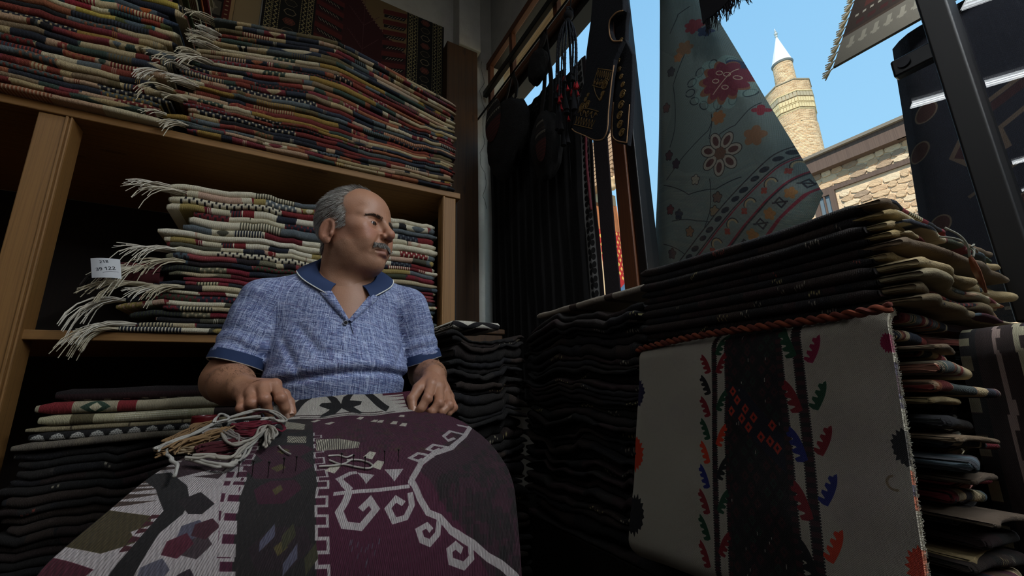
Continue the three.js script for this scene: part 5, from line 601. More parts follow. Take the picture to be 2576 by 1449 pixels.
// ---------------------------------------------------------------- the man: smooth distance fields meshed with surface nets
const smin = (a, b, k) => { const h = Math.max(k - Math.abs(a - b), 0) / k; return Math.min(a, b) - h * h * k * 0.25; };
const smax = (a, b, k) => -smin(-a, -b, k);
const ell = (x, y, z, cx, cy, cz, rx, ry, rz) => { const a = (x - cx) / rx, b = (y - cy) / ry, c = (z - cz) / rz, k0 = Math.sqrt(a * a + b * b + c * c), k1 = Math.sqrt(a * a / rx / rx + b * b / ry / ry + c * c / rz / rz); return k0 < 1e-6 ? -Math.min(rx, ry, rz) : k0 * (k0 - 1) / Math.max(k1, 1e-6); };
const cone = (x, y, z, a, b, ra, rb) => { const dx = b[0] - a[0], dy = b[1] - a[1], dz = b[2] - a[2], px = x - a[0], py = y - a[1], pz = z - a[2], t = clamp((px * dx + py * dy + pz * dz) / (dx * dx + dy * dy + dz * dz), 0, 1), qx = px - dx * t, qy = py - dy * t, qz = pz - dz * t; return Math.sqrt(qx * qx + qy * qy + qz * qz) - lerp(ra, rb, t); };
function surfNet(f, lo, hi, cell) {
  const n = [0, 1, 2].map((k) => Math.ceil((hi[k] - lo[k]) / cell) + 1), [nx, ny, nz] = n, S = new Float32Array(nx * ny * nz), id = (i, j, k) => (k * ny + j) * nx + i;
  for (let k = 0; k < nz; k++) for (let j = 0; j < ny; j++) for (let i = 0; i < nx; i++) S[id(i, j, k)] = f(lo[0] + i * cell, lo[1] + j * cell, lo[2] + k * cell);
  const vi = new Int32Array(nx * ny * nz).fill(-1), pos = [], idx = [];
  for (let k = 0; k < nz - 1; k++) for (let j = 0; j < ny - 1; j++) for (let i = 0; i < nx - 1; i++) {
    let m = 0, c = 0, sx = 0, sy = 0, sz = 0; const v = [];
    for (let q = 0; q < 8; q++) { const s = S[id(i + (q & 1), j + ((q >> 1) & 1), k + (q >> 2))]; v.push(s); if (s < 0) m |= 1 << q; }
    if (m === 0 || m === 255) continue;
    for (let q = 0; q < 8; q++) for (const d of [1, 2, 4]) { if (q & d) continue; const p = q | d; if ((v[q] < 0) === (v[p] < 0)) continue; const t = v[q] / (v[q] - v[p]); sx += (q & 1) + (d === 1 ? t : 0); sy += ((q >> 1) & 1) + (d === 2 ? t : 0); sz += (q >> 2) + (d === 4 ? t : 0); c++; }
    vi[id(i, j, k)] = pos.length / 3; pos.push(lo[0] + (i + sx / c) * cell, lo[1] + (j + sy / c) * cell, lo[2] + (k + sz / c) * cell);
  }
  for (let k = 1; k < nz - 1; k++) for (let j = 1; j < ny - 1; j++) for (let i = 1; i < nx - 1; i++) { const s = S[id(i, j, k)] < 0;
    const quad = (a, b, c, d, fl) => { if (a < 0 || b < 0 || c < 0 || d < 0) return; fl ? idx.push(a, b, c, a, c, d) : idx.push(a, c, b, a, d, c); };
    if (s !== S[id(i + 1, j, k)] < 0) quad(vi[id(i, j - 1, k - 1)], vi[id(i, j, k - 1)], vi[id(i, j, k)], vi[id(i, j - 1, k)], s);
    if (s !== S[id(i, j + 1, k)] < 0) quad(vi[id(i - 1, j, k - 1)], vi[id(i - 1, j, k)], vi[id(i, j, k)], vi[id(i, j, k - 1)], s);
    if (s !== S[id(i, j, k + 1)] < 0) quad(vi[id(i - 1, j - 1, k)], vi[id(i, j - 1, k)], vi[id(i, j, k)], vi[id(i - 1, j, k)], s); }
  const nrm = new Float32Array(pos.length), e = cell * 0.6; for (let q = 0; q < pos.length; q += 3) { const [x, y, z] = [pos[q], pos[q + 1], pos[q + 2]], a = f(x + e, y, z) - f(x - e, y, z), b = f(x, y + e, z) - f(x, y - e, z), c = f(x, y, z + e) - f(x, y, z - e), l = Math.hypot(a, b, c) || 1; nrm.set([a / l, b / l, c / l], q); }
  const g = new THREE.BufferGeometry(); g.setAttribute('position', new THREE.BufferAttribute(Float32Array.from(pos), 3)); g.setAttribute('normal', new THREE.BufferAttribute(nrm, 3)); g.setIndex(idx); return g;
}
const gradOf = (f, p, e = 0.003) => V(f(p.x + e, p.y, p.z) - f(p.x - e, p.y, p.z), f(p.x, p.y + e, p.z) - f(p.x, p.y - e, p.z), f(p.x, p.y, p.z + e) - f(p.x, p.y, p.z - e)).normalize();
const settle = (f, p, off = 0) => { p = p.clone(); for (let i = 0; i < 14; i++) p.addScaledVector(gradOf(f, p), -(f(p.x, p.y, p.z) - off) * 0.8); return p; };
const dropZ = (f, x, y, z0, off = 0) => { let z = z0; for (let i = 0; i < 80; i++) { const d = f(x, y, z) - off; if (d < 2e-4) break; z -= d * 0.8; } return z; };

const person = thing('person', 'moustached man in a blue polo shirt seated with a kilim on his lap', 'person');
// ---- torso shape shared by shirt and skin
const SR = [-0.038, 0.980, -1.125], SL = [0.296, 0.986, -1.115], ER = [-0.100, 0.798, -1.115], EL = [0.362, 0.805, -1.125], HR = [-0.080, 0.838, -1.110], HL = [0.340, 0.846, -1.112];
const torso = (x, y, z) => { let d = ell(x, y, z, 0.130, 0.915, -1.125, 0.158, 0.16, 0.112); d = smin(d, ell(x, y, z, 0.132, 0.800, -1.100, 0.160, 0.14, 0.148), 0.06); d = smin(d, cone(x, y, z, [-0.022, 0.980, -1.13], [0.285, 0.985, -1.125], 0.060, 0.060), 0.05); d = smin(d, cone(x, y, z, [0.125, 1.045, -1.14], [0.0, 0.990, -1.135], 0.060, 0.047), 0.04); d = smin(d, cone(x, y, z, [0.142, 1.045, -1.14], [0.262, 0.995, -1.13], 0.060, 0.047), 0.04); return smin(d, ell(x, y, z, 0.13, 0.66, -1.10, 0.17, 0.12, 0.14), 0.05); };
const folds = (x, y, z) => { const front = sstep(-1.16, -1.06, z), s = (x - 0.13) / 0.17; let w = 0;
  const yc = 0.808 - 0.022 * s * s + 0.010 * s; w += front * (0.0085 * Math.exp(-Math.pow((y - yc) / 0.0065, 2)) - 0.0065 * Math.exp(-Math.pow((y - yc - 0.020) / 0.014, 2)));
  w += 0.0030 * noise(x * 11 + y * 5, y * 9 - x * 6, z * 5) + 0.0016 * noise(x * 30 + y * 14, y * 17, z * 12);
  const strk = (ax, ay, bx, by, wd, a) => { const dx = bx - ax, dy = by - ay, t = clamp(((x - ax) * dx + (y - ay) * dy) / (dx * dx + dy * dy), 0, 1), q = Math.hypot(x - ax - dx * t, y - ay - dy * t); return a * Math.exp(-q * q / wd / wd) * Math.sin(Math.PI * clamp(t, 0.02, 0.98)); };
  w += front * (strk(0.255, 1.01, 0.272, 0.87, 0.008, 0.006) + strk(0.285, 0.98, 0.30, 0.86, 0.007, 0.005) + strk(0.02, 0.93, 0.09, 0.83, 0.009, 0.005) + strk(-0.005, 0.90, 0.05, 0.78, 0.008, 0.006) + strk(0.29, 0.90, 0.235, 0.80, 0.008, 0.005) + strk(0.06, 0.86, 0.15, 0.845, 0.008, 0.003) + strk(0.18, 0.90, 0.25, 0.85, 0.009, 0.003)); return w; };
const vx = (y) => { const t = (y - 0.931) / 0.085; return [0.133 - 0.046 * t, 0.133 + 0.060 * t]; };
const wedge = (x, y, z) => { const [a, b] = vx(y); return Math.max(a - x, x - b, 0.931 - y, -1.10 - z); };
const sleeve = (x, y, z, s, h, r0, r1) => { let d = cone(x, y, z, s, h, r0, r1); const ux = h[0] - s[0], uy = h[1] - s[1], uz = h[2] - s[2], l = Math.hypot(ux, uy, uz); const t = ((x - h[0]) * ux + (y - h[1]) * uy + (z - h[2]) * uz) / l; d += 0.004 * noise(x * 16 + y * 10, y * 22, z * 14) + 0.0022 * Math.sin(t * 190 + noise(x * 20, z * 20) * 3) * sstep(-0.10, -0.02, t) ; return smax(d, t, 0.006); };
const shirtF = (x, y, z) => { let d = torso(x, y, z) + folds(x, y, z); d = smin(d, sleeve(x, y, z, SR, HR, 0.062, 0.059), 0.009); d = smin(d, sleeve(x, y, z, SL, HL, 0.061, 0.057), 0.009); d = smax(d, -wedge(x, y, z), 0.003); d = smax(d, -(Math.hypot(x - 0.135, (z + 1.105)) - 0.064 - Math.max(0, (y - 0.99)) * 0.4 + Math.max(0, 0.985 - y) * 3), 0.008); return smax(d, 0.70 - y, 0.01); };
const shirtSolid = (x, y, z) => { let d = torso(x, y, z) + folds(x, y, z); d = smin(d, cone(x, y, z, SR, HR, 0.062, 0.059), 0.009); return smin(d, cone(x, y, z, SL, HL, 0.061, 0.057), 0.009); };
// shirt cloth: fine cross-hatched print
const shirtTex = canvas(1024, 1024, (c, w, h) => { const r = rng(90); c.fillStyle = '#66739b'; c.fillRect(0, 0, w, h);
  for (let i = 0; i < 4200; i++) { const v = r() < 0.5, L = 30 + r() * 130, x = r() * w, y = r() * h; c.globalAlpha = 0.45 + r() * 0.45; c.fillStyle = ['#b4c0dc', '#d0d8ea', '#46537c', '#333e66', '#a3b0d0', '#665f86', '#c2cce4'][Math.floor(r() * 7)]; const t = 2.4 + r() * 2; for (const [ox, oy] of [[0, 0], [-w, 0], [0, -h]]) v ? c.fillRect(x + ox, y + oy, t, L) : c.fillRect(x + ox, y + oy, L, t); }
  for (let i = 0; i < 420; i++) { const v = r() < 0.42, L = 14 + r() * 44, x = r() * w, y = r() * h; c.globalAlpha = 0.85; c.fillStyle = '#1b2344'; v ? c.fillRect(x, y, 3.4, L) : c.fillRect(x, y, L, 3.4); }
  c.strokeStyle = '#1b2344'; c.lineWidth = 3; for (let i = 0; i < 50; i++) { c.globalAlpha = 0.7; c.beginPath(); c.arc(r() * w, r() * h, 7 + r() * 6, r() * 6, r() * 6 + 2.4); c.stroke(); } c.globalAlpha = 1; });
const shirtMat = std({ map: rep(shirtTex, 1 / 0.21, 1 / 0.21), bumpMap: rep(weaveBump, 30, 30), bumpScale: 0.0003, roughness: 0.85 });
{
  const g = surfNet(shirtF, [-0.22, 0.685, -1.28], [0.47, 1.10, -0.93], 0.0052), p = g.attributes.position, n = g.attributes.normal, I = g.index.array;
  const along = (x, y, z, s, h) => { const u = [h[0] - s[0], h[1] - s[1], h[2] - s[2]], l = Math.hypot(...u); return [(x - s[0]) * u[0] / l + (y - s[1]) * u[1] / l + (z - s[2]) * u[2] / l, l]; };
  const which = (x, y, z) => { const a = x + 0.032 - (y - 0.9) * 0.25, b = x - 0.288 + (y - 0.9) * 0.22; return a < -0.0 && cone(x, y, z, SR, HR, 0.064, 0.061) < 0.012 ? 1 : b > 0.0 && cone(x, y, z, SL, HL, 0.063, 0.059) < 0.012 ? 2 : 0; };
  const sets = [[], [], []]; for (let i = 0; i < I.length; i += 3) { const c = [0, 1, 2].map((k) => (p.getComponent(I[i], k) + p.getComponent(I[i + 1], k) + p.getComponent(I[i + 2], k)) / 3); sets[which(...c)].push(I[i], I[i + 1], I[i + 2]); }
  sets.forEach((list, s) => { const m = new Map(), P = [], N = [], U = [], X = []; for (const k of list) { if (!m.has(k)) { m.set(k, P.length / 3); const x = p.getX(k), y = p.getY(k), z = p.getZ(k); P.push(x, y, z); N.push(n.getX(k), n.getY(k), n.getZ(k));
      if (s === 0) { const a = Math.atan2(x - 0.13, z + 1.16); U.push(a * 0.17, y + 0.04 * Math.sin(a)); } else { const S = s === 1 ? SR : SL, H = s === 1 ? HR : HL, [t] = along(x, y, z, S, H), cx = lerp(S[0], H[0], t / 0.14), cz = lerp(S[2], H[2], t / 0.14); let a = Math.atan2(x - cx, z - cz); U.push(a * 0.066 + 0.3, -t); } } X.push(m.get(k)); }
    const q = new THREE.BufferGeometry(); q.setAttribute('position', new THREE.BufferAttribute(Float32Array.from(P), 3)); q.setAttribute('normal', new THREE.BufferAttribute(Float32Array.from(N), 3)); q.setAttribute('uv', new THREE.BufferAttribute(Float32Array.from(U), 2)); q.setIndex(X); part(s ? 'sleeve' : 'shirt', q, shirtMat, person, s ? undefined : 'blue cross-hatched polo shirt'); });
}
const navyKnit = std({ map: rep(canvas(128, 128, (c, w, h) => { c.fillStyle = '#22375f'; c.fillRect(0, 0, w, h); for (let x = 0; x < w; x += 8) { c.fillStyle = '#1a2b4d'; c.fillRect(x, 0, 3, h); } }), 12, 1), roughness: 0.85 }), whiteTrim = std({ color: '#d8d8d2', roughness: 0.8 });
// sleeve bands
for (const [s, h, r] of [[SR, HR, 0.0605], [SL, HL, 0.0585]]) { const d = V(h[0] - s[0], h[1] - s[1], h[2] - s[2]).normalize(), c = V(...h), a = d.clone().cross(V(0, 0, 1)).normalize(), b = d.clone().cross(a); const f = (u, v) => { const t = u * Math.PI * 2, q = r * (1 + 0.03 * noise(Math.cos(t) * 2, Math.sin(t) * 2, h[0] * 9)); return c.clone().addScaledVector(d, -0.014 + v * 0.022).addScaledVector(a, Math.cos(t) * q).addScaledVector(b, Math.sin(t) * q); };
  part('sleeve_band', sheet(f, 48, 3, 0.004, 4, 1), navyKnit, person, 'navy ribbed sleeve band'); part('sleeve_piping', tube(Array.from({ length: 48 }, (_, i) => f(i / 48, 1)), 0.0020, 5, true), whiteTrim, person); }
// collar: stand and fold, open at the front
{
  const NC = V(0.136, 1.0, -1.105), ph = (u) => lerp(24, 336, u) * D2R;
  const inner = (a) => V(NC.x + Math.sin(a) * 0.066, 0.998 + 0.105 * (1 - Math.cos(a)) / 2, NC.z - 0.008 + Math.cos(a) * 0.064), foldTop = (a) => V(NC.x + Math.sin(a) * 0.073, 1.020 + 0.124 * (1 - Math.cos(a)) / 2, NC.z - 0.008 + Math.cos(a) * 0.070);
  const outer = (u) => { const a = ph(u), k = Math.pow(Math.abs(2 * u - 1), 4), R = 0.112 + 0.022 * k; return settle(shirtSolid, V(NC.x + Math.sin(a) * R * (1 + 0.02 * k), 1.055 - 0.052 * k, NC.z + Math.cos(a) * R * (1 - 0.05 * k)), 0.005); };
  const cache = []; for (let i = 0; i <= 60; i++) cache.push(outer(i / 60)); const O = (u) => { const t = clamp(u, 0, 1) * 60, i = Math.min(59, Math.floor(t)); return cache[i].clone().lerp(cache[i + 1], t - i); };
  const f = (u, v) => { const a = ph(u), A = inner(a), B = foldTop(a), D = O(u); if (v < 0.3) return A.lerp(B, v / 0.3); const t = (v - 0.3) / 0.7, M = B.clone().lerp(D, 0.5).add(V(0, 0.010, 0).addScaledVector(V(Math.sin(a), 0, Math.cos(a)), 0.006)); return B.multiplyScalar((1 - t) * (1 - t)).addScaledVector(M, 2 * t * (1 - t)).addScaledVector(D, t * t); };
  part('collar', sheet(f, 60, 16, 0.0032, 5, 1), navyKnit, person, 'navy ribbed collar with white tipping');
  part('collar_tipping', tube(Array.from({ length: 61 }, (_, i) => f(i / 60, 1).add(V(0, 0.001, 0.001))), 0.0016, 5), whiteTrim, person);
  // turned-out placket edges down the V
  for (const s of [0, 1]) { const g = sheet((u, v) => { const y = lerp(0.929, 1.002, u), x = vx(y)[s] + (s ? 1 : -1) * (0.001 + v * lerp(0.006, 0.024, u)); return V(x, y - v * 0.004, dropZ(shirtSolid, x, y, -0.85, 0.0035 + 0.004 * Math.sin(v * 3))); }, 24, 6, 0.002); planar(g, (x) => x, (x, y) => y + 0.07); part('placket', g, shirtMat, person); }
  const bz = dropZ(shirtSolid, 0.1255, 0.922, -0.85, 0.003); const b = part('button', new THREE.CylinderGeometry(0.0055, 0.0055, 0.0025, 18).rotateX(Math.PI / 2).translate(0.1255, 0.922, bz), std({ color: '#15161c', roughness: 0.3 }), person, 'dark shirt button'); part('button_rim', new THREE.TorusGeometry(0.0046, 0.0009, 6, 20).translate(0.1255, 0.922, bz + 0.0016), std({ color: '#8d919c', roughness: 0.3 }), b);
  const seam = []; for (let i = 0; i <= 14; i++) { const y = lerp(0.932, 0.895, i / 14), x = 0.134 + i * 0.0006; seam.push(V(x, y, dropZ(shirtSolid, x, y, -0.85, 0.001))); } part('placket_seam', tube(seam, 0.0008, 4), std({ color: '#2a3050' }), person);
}
// ---- head, in its own axes: face towards +z
const HC = V(0.141, 1.178, -1.088), HS = 1.04, HQ = new THREE.Quaternion().setFromEuler(new THREE.Euler(-3 * D2R, 44 * D2R, -1 * D2R, 'YXZ'));
const headF = (x, y, z) => { const X = Math.abs(x);
  let d = ell(X, y, z, 0, 0.033, -0.006, 0.0755, 0.082, 0.088);
  d = smin(d, ell(X, y, z, 0, 0.040, 0.032, 0.066, 0.062, 0.062), 0.03);            // forehead
  d = smin(d, ell(X, y, z, 0, -0.030, 0.030, 0.0625, 0.075, 0.062), 0.03);           // face
  d = smin(d, ell(X, y, z, 0.036, -0.062, 0.018, 0.032, 0.044, 0.048), 0.03);        // jaw and jowl
  d = smin(d, ell(X, y, z, 0, -0.094, 0.063, 0.027, 0.021, 0.024), 0.022);           // chin
  d = smin(d, ell(X, y, z, 0, -0.098, 0.015, 0.046, 0.026, 0.046), 0.03);            // under the chin
  d = smin(d, ell(X, y, z, 0.046, -0.016, 0.058, 0.022, 0.018, 0.022), 0.024);       // cheekbone
  d = smin(d, ell(X, y, z, 0.034, -0.042, 0.066, 0.022, 0.022, 0.018), 0.02);        // cheek
  d = smin(d, ell(X, y, z, 0, -0.060, 0.076, 0.028, 0.022, 0.018), 0.016);           // muzzle
  d = smin(d, cone(X, y, z, [0.006, 0.018, 0.084], [0.050, 0.020, 0.066], 0.010, 0.009), 0.014); // brow
  d = smax(d, -ell(X, y, z, 0.031, 0.000, 0.098, 0.019, 0.0125, 0.018), 0.014);      // socket
  d = smin(d, cone(X, y, z, [0, 0.016, 0.084], [0, -0.022, 0.108], 0.0085, 0.0105), 0.010);  // nose bridge
  d = smin(d, ell(X, y, z, 0, -0.0275, 0.1085, 0.0125, 0.0105, 0.0115), 0.008);       // nose tip
  d = smin(d, ell(X, y, z, 0.0135, -0.033, 0.097, 0.0075, 0.0075, 0.010), 0.006);    // wings
  d = smax(d, -ell(X, y, z, 0.0075, -0.0405, 0.1015, 0.0042, 0.004, 0.0058), 0.003); // nostrils
  d = smin(d, ell(X, y, z, 0.031, -0.001, 0.0735, 0.0158, 0.0150, 0.0148), 0.006);   // lids
  d = smax(d, -ell(X, y, z, 0.0315, -0.0030, 0.0895, 0.0125, 0.0027, 0.012), 0.0016);   // eye slit
  d += 0.0016 * Math.exp(-Math.pow((y - 0.0085 + (X - 0.031) * (X - 0.031) * 9) / 0.0018, 2)) * sstep(0.05, 0.04, X) * sstep(0.012, 0.02, X) * sstep(0.05, 0.07, z); // crease over the lid
  d += 0.0012 * Math.exp(-Math.pow((y + 0.0175 - (X - 0.031) * (X - 0.031) * 9) / 0.0022, 2)) * sstep(0.05, 0.04, X) * sstep(0.014, 0.02, X) * sstep(0.05, 0.07, z); // bag under the eye
  d = smin(d, cone(X, y, z, [0, -0.0635, 0.0925], [0.021, -0.067, 0.082], 0.0052, 0.0028), 0.004); // upper lip
  d = smin(d, cone(X, y, z, [0, -0.0755, 0.0905], [0.018, -0.0735, 0.082], 0.0066, 0.003), 0.006); // lower lip
  d = smax(d, -cone(X, y, z, [0, -0.0692, 0.1005], [0.025, -0.0705, 0.086], 0.0028, 0.0024), 0.002); // mouth line
  d = smax(d, -cone(X, y, z, [0, -0.0865, 0.0945], [0.012, -0.0855, 0.0905], 0.0052, 0.003), 0.008); // crease under the lip
  d = smax(d, -cone(X, y, z, [0.0205, -0.034, 0.0945], [0.037, -0.070, 0.0825], 0.0032, 0.0028), 0.007); // nasolabial fold
  // forehead and glabella lines
  d += 0.0009 * Math.exp(-Math.pow((X - 0.006) / 0.0018, 2)) * sstep(0.012, 0.02, y) * sstep(0.045, 0.03, y) * sstep(0.05, 0.07, z);
  // ears
  const er = 0.26, ez0 = z + 0.012, ey0 = y + 0.020, ey = ey0 * Math.cos(er) - ez0 * Math.sin(er) * -1, ez = ez0 * Math.cos(er) - ey0 * Math.sin(er), ex = X - 0.0765 - Math.max(0, -ez) * 0.42; let e = ell(ex, ey, ez, 0, 0, 0, 0.0068, 0.0315, 0.0185); e = smax(e, -ell(ex, ey, ez, 0.0075, 0.004, 0.001, 0.0065, 0.0225, 0.0125), 0.0025); e = smin(e, cone(ex, ey, ez, [0.001, 0.016, -0.006], [0.001, -0.008, -0.008], 0.0034, 0.0034), 0.003); e = smin(e, ell(ex, ey, ez, 0.002, -0.026, 0.006, 0.0062, 0.0095, 0.0092), 0.006); e = smin(e, ell(ex, ey, ez, 0.002, -0.008, 0.0145, 0.0045, 0.0065, 0.004), 0.004); e = smax(e, -ell(ex, ey, ez, 0.006, -0.006, 0.005, 0.006, 0.0085, 0.0065), 0.003); d = smin(d, e, 0.007);
  // neck
  d = smin(d, cone(X, y, z, [0, -0.05, -0.020], [0, -0.20, -0.030], 0.053, 0.060), 0.022); d = smin(d, cone(x, y, z, [0.055, -0.05, -0.02], [-0.012, -0.18, 0.012], 0.012, 0.012), 0.03);
  return d + 0.0006 * noise(x * 60, y * 60, z * 60); };
const toWorld = (p) => p.multiplyScalar(HS).applyQuaternion(HQ).add(HC);
const skinC = (r, g, b) => [Math.pow(r / 255, 2.2), Math.pow(g / 255, 2.2), Math.pow(b / 255, 2.2)];
const hairMask = (x, y, z) => { const X = Math.abs(x); const front = y > 0.092 ? 0.052 - X * 0.25 : y > 0.02 ? lerp(0.040, 0.028, sstep(0.092, 0.06, y)) + (y < 0.05 ? sstep(0.05, 0.02, y) * 0.008 : 0) : 0.034; if (z > front) return 0; const low = z > 0.012 ? -0.012 : z > -0.034 ? 0.014 : lerp(0.014, -0.060, sstep(-0.034, -0.048, z)); return y > low ? 1 : 0; };
const headGeo = surfNet(headF, [-0.105, -0.155, -0.13], [0.105, 0.135, 0.13], 0.0023);
{ const p = headGeo.attributes.position, c = new Float32Array(p.count * 3); for (let i = 0; i < p.count; i++) { const x = p.getX(i), y = p.getY(i), z = p.getZ(i), X = Math.abs(x); let q = skinC(168, 122, 96); const mix = (t, k) => { q = q.map((v, j) => lerp(v, t[j], k)); };
    mix(skinC(176, 112, 92), 0.55 * Math.exp(-(Math.pow((X - 0.045) / 0.022, 2) + Math.pow((y + 0.028) / 0.022, 2)))); mix(skinC(172, 104, 88), 0.5 * Math.exp(-(Math.pow(X / 0.016, 2) + Math.pow((y + 0.03) / 0.016, 2))) * sstep(0.08, 0.1, z)); if (z > 0.07 && y < -0.062 && y > -0.083 && X < 0.024) mix(skinC(150, 88, 78), 0.75 * sstep(0.024, 0.016, X)); mix(skinC(150, 96, 78), 0.5 * sstep(0.066, 0.08, X) * sstep(0.04, 0.02, y) * sstep(-0.06, -0.04, y)); if (hairMask(x, y, z)) mix(skinC(122, 112, 102), 0.7); if (y < -0.05 && z > -0.02) mix(skinC(150, 122, 102), 0.25); mix(skinC(150, 104, 82), 0.16 * (0.5 + 0.5 * noise(x * 55, y * 55, z * 55))); mix(skinC(140, 92, 72), 0.35 * sstep(0.72, 0.86, noise(x * 150, y * 150, z * 150))); c.set(q, i * 3); }
  headGeo.setAttribute('color', new THREE.BufferAttribute(c, 3)); }
// ---- arms and hands
const RH = { wr: [-0.060, 0.780, -0.972], f: [[[-0.004, 0.785, -0.926], [0.009, 0.760, -0.898], [0.017, 0.742, -0.902], [0.022, 0.724, -0.914]], [[-0.023, 0.781, -0.919], [-0.017, 0.760, -0.891], [-0.011, 0.740, -0.903], [-0.006, 0.727, -0.918]], [[-0.040, 0.772, -0.924], [-0.037, 0.753, -0.898], [-0.031, 0.737, -0.910], [-0.024, 0.728, -0.924]], [[-0.053, 0.761, -0.932], [-0.053, 0.745, -0.908], [-0.049, 0.732, -0.918], [-0.042, 0.727, -0.930]]], th: [[-0.020, 0.776, -0.960], [0.012, 0.764, -0.938], [0.023, 0.750, -0.926], [0.030, 0.733, -0.916]], s: 1 };
const LH = { wr: [0.337, 0.797, -0.985], f: [[[0.315, 0.778, -0.935], [0.293, 0.747, -0.898], [0.279, 0.727, -0.896], [0.271, 0.710, -0.904]], [[0.333, 0.771, -0.935], [0.319, 0.736, -0.893], [0.302, 0.719, -0.892], [0.293, 0.713, -0.908]], [[0.350, 0.761, -0.940], [0.344, 0.730, -0.898], [0.326, 0.717, -0.891], [0.313, 0.712, -0.905]], [[0.363, 0.747, -0.945], [0.359, 0.724, -0.907], [0.344, 0.713, -0.900], [0.330, 0.711, -0.910]]], th: [[0.318, 0.784, -0.966], [0.287, 0.768, -0.942], [0.267, 0.747, -0.926], [0.266, 0.724, -0.914]], s: 1.1 };
const handF = (H) => (x, y, z) => { const r = H.s; let palm = 9; H.f.forEach((f, i) => { palm = smin(palm, cone(x, y, z, H.wr, f[0], 0.019 * r, (0.0128 - i * 0.0006) * r), 0.012); }); palm = smin(palm, cone(x, y, z, H.wr, H.th[1], 0.017 * r, 0.0125 * r), 0.012);
  H.f.forEach((f, i) => { const k = [1, 1.02, 0.97, 0.86][i] * r; let d = cone(x, y, z, f[0], f[1], 0.0112 * k, 0.0098 * k); d = smin(d, ell(x, y, z, ...f[1], 0.0105 * k, 0.0105 * k, 0.0105 * k), 0.003); d = smin(d, cone(x, y, z, f[1], f[2], 0.0097 * k, 0.0086 * k), 0.003); d = smin(d, cone(x, y, z, f[2], f[3], 0.0086 * k, 0.0070 * k), 0.003); palm = smin(palm, d, 0.0045); });
  let t = cone(x, y, z, H.th[0], H.th[1], 0.015 * r, 0.0122 * r); t = smin(t, cone(x, y, z, H.th[1], H.th[2], 0.0118 * r, 0.0105 * r), 0.003); t = smin(t, cone(x, y, z, H.th[2], H.th[3], 0.0105 * r, 0.0082 * r), 0.003); palm = smin(palm, t, 0.006);
  return palm + 0.0005 * noise(x * 120, y * 120, z * 120); };
const armF = (x, y, z) => { let d = smin(cone(x, y, z, SR, ER, 0.048, 0.044), cone(x, y, z, ER, [-0.080, 0.788, -1.03], 0.045, 0.040), 0.02); d = smin(d, cone(x, y, z, [-0.080, 0.788, -1.03], RH.wr, 0.040, 0.0262), 0.015); d = smin(d, cone(x, y, z, RH.wr, RH.f[1][0], 0.024, 0.014), 0.01);
  let e = smin(cone(x, y, z, SL, EL, 0.047, 0.043), cone(x, y, z, EL, [0.352, 0.800, -1.055], 0.044, 0.040), 0.02); e = smin(e, cone(x, y, z, [0.352, 0.800, -1.055], LH.wr, 0.040, 0.0285), 0.015); e = smin(e, cone(x, y, z, LH.wr, LH.f[1][0], 0.026, 0.015), 0.01);
  d = Math.min(d, e); const k = torso(x, y, z) + 0.011; d = smin(d, smax(k, -(y - 0.86), 0.01), 0.01); return smin(d, cone(x, y, z, [0.133, 1.03, -1.113], [0.128, 0.95, -1.115], 0.062, 0.075), 0.04); };
const skinTint = (g, base, knuckles) => { const p = g.attributes.position, c = new Float32Array(p.count * 3); for (let i = 0; i < p.count; i++) { const x = p.getX(i), y = p.getY(i), z = p.getZ(i); let q = skinC(...base); const k = 0.2 * (0.5 + 0.5 * noise(x * 40, y * 40, z * 40)); let red = k; for (const n of knuckles) red = Math.max(red, 0.55 * Math.exp(-(Math.pow(x - n[0], 2) + Math.pow(y - n[1], 2) + Math.pow(z - n[2], 2)) / 1.6e-4)); q = q.map((v, j) => lerp(v, skinC(160, 98, 80)[j], red)); c.set(q, i * 3); } g.setAttribute('color', new THREE.BufferAttribute(c, 3)); return g; };
const skinMat = new THREE.MeshPhysicalMaterial({ vertexColors: true, roughness: 0.46, bumpMap: rep(fuzzBump, 14, 14), bumpScale: 0.0003, specularIntensity: 0.8 });
{
  headGeo.scale(HS, HS, HS).applyQuaternion(HQ).translate(HC.x, HC.y, HC.z);
  const arms = skinTint(surfNet(armF, [-0.20, 0.70, -1.22], [0.46, 1.06, -0.92], 0.006), [154, 112, 86], []);
  const hr = skinTint(surfNet(handF(RH), [-0.10, 0.70, -1.0], [0.055, 0.815, -0.875], 0.0022), [154, 112, 88], [...RH.f.map((f) => f[1]), ...RH.f.map((f) => f[0])]), hl = skinTint(surfNet(handF(LH), [0.24, 0.69, -1.015], [0.395, 0.835, -0.87], 0.0022), [154, 112, 88], [...LH.f.map((f) => f[1]), ...LH.f.map((f) => f[0])]);
  const bodyGeo = merge([headGeo, arms, hr, hl]); planar(bodyGeo, (x, y, z) => x * 0.8 + z * 0.6, (x, y, z) => y + z * 0.3); part('body', bodyGeo, skinMat, person);
  // nails
  const nails = []; for (const H of [RH, LH]) for (const f of [...H.f.slice(0, 1), H.th]) { const a = V(...f[2]), b = V(...f[3]), d = b.clone().sub(a).normalize(), F = handF(H), p = settle(F, b.clone().add(V(0, 0.002, 0.010)), 0.0001), n = gradOf(F, p, 0.002), s = d.clone().cross(n).normalize(); nails.push(sheet((u, v) => p.clone().addScaledVector(s, (u - 0.5) * 0.009 * H.s).addScaledVector(d, (v - 0.55) * 0.011).addScaledVector(n, -0.0022 * Math.pow((u - 0.5) * 2, 2) + 0.0003), 6, 5, 0.0006)); }
  part('fingernails', merge(nails), std({ color: '#c09a86', roughness: 0.35 }), person);
}
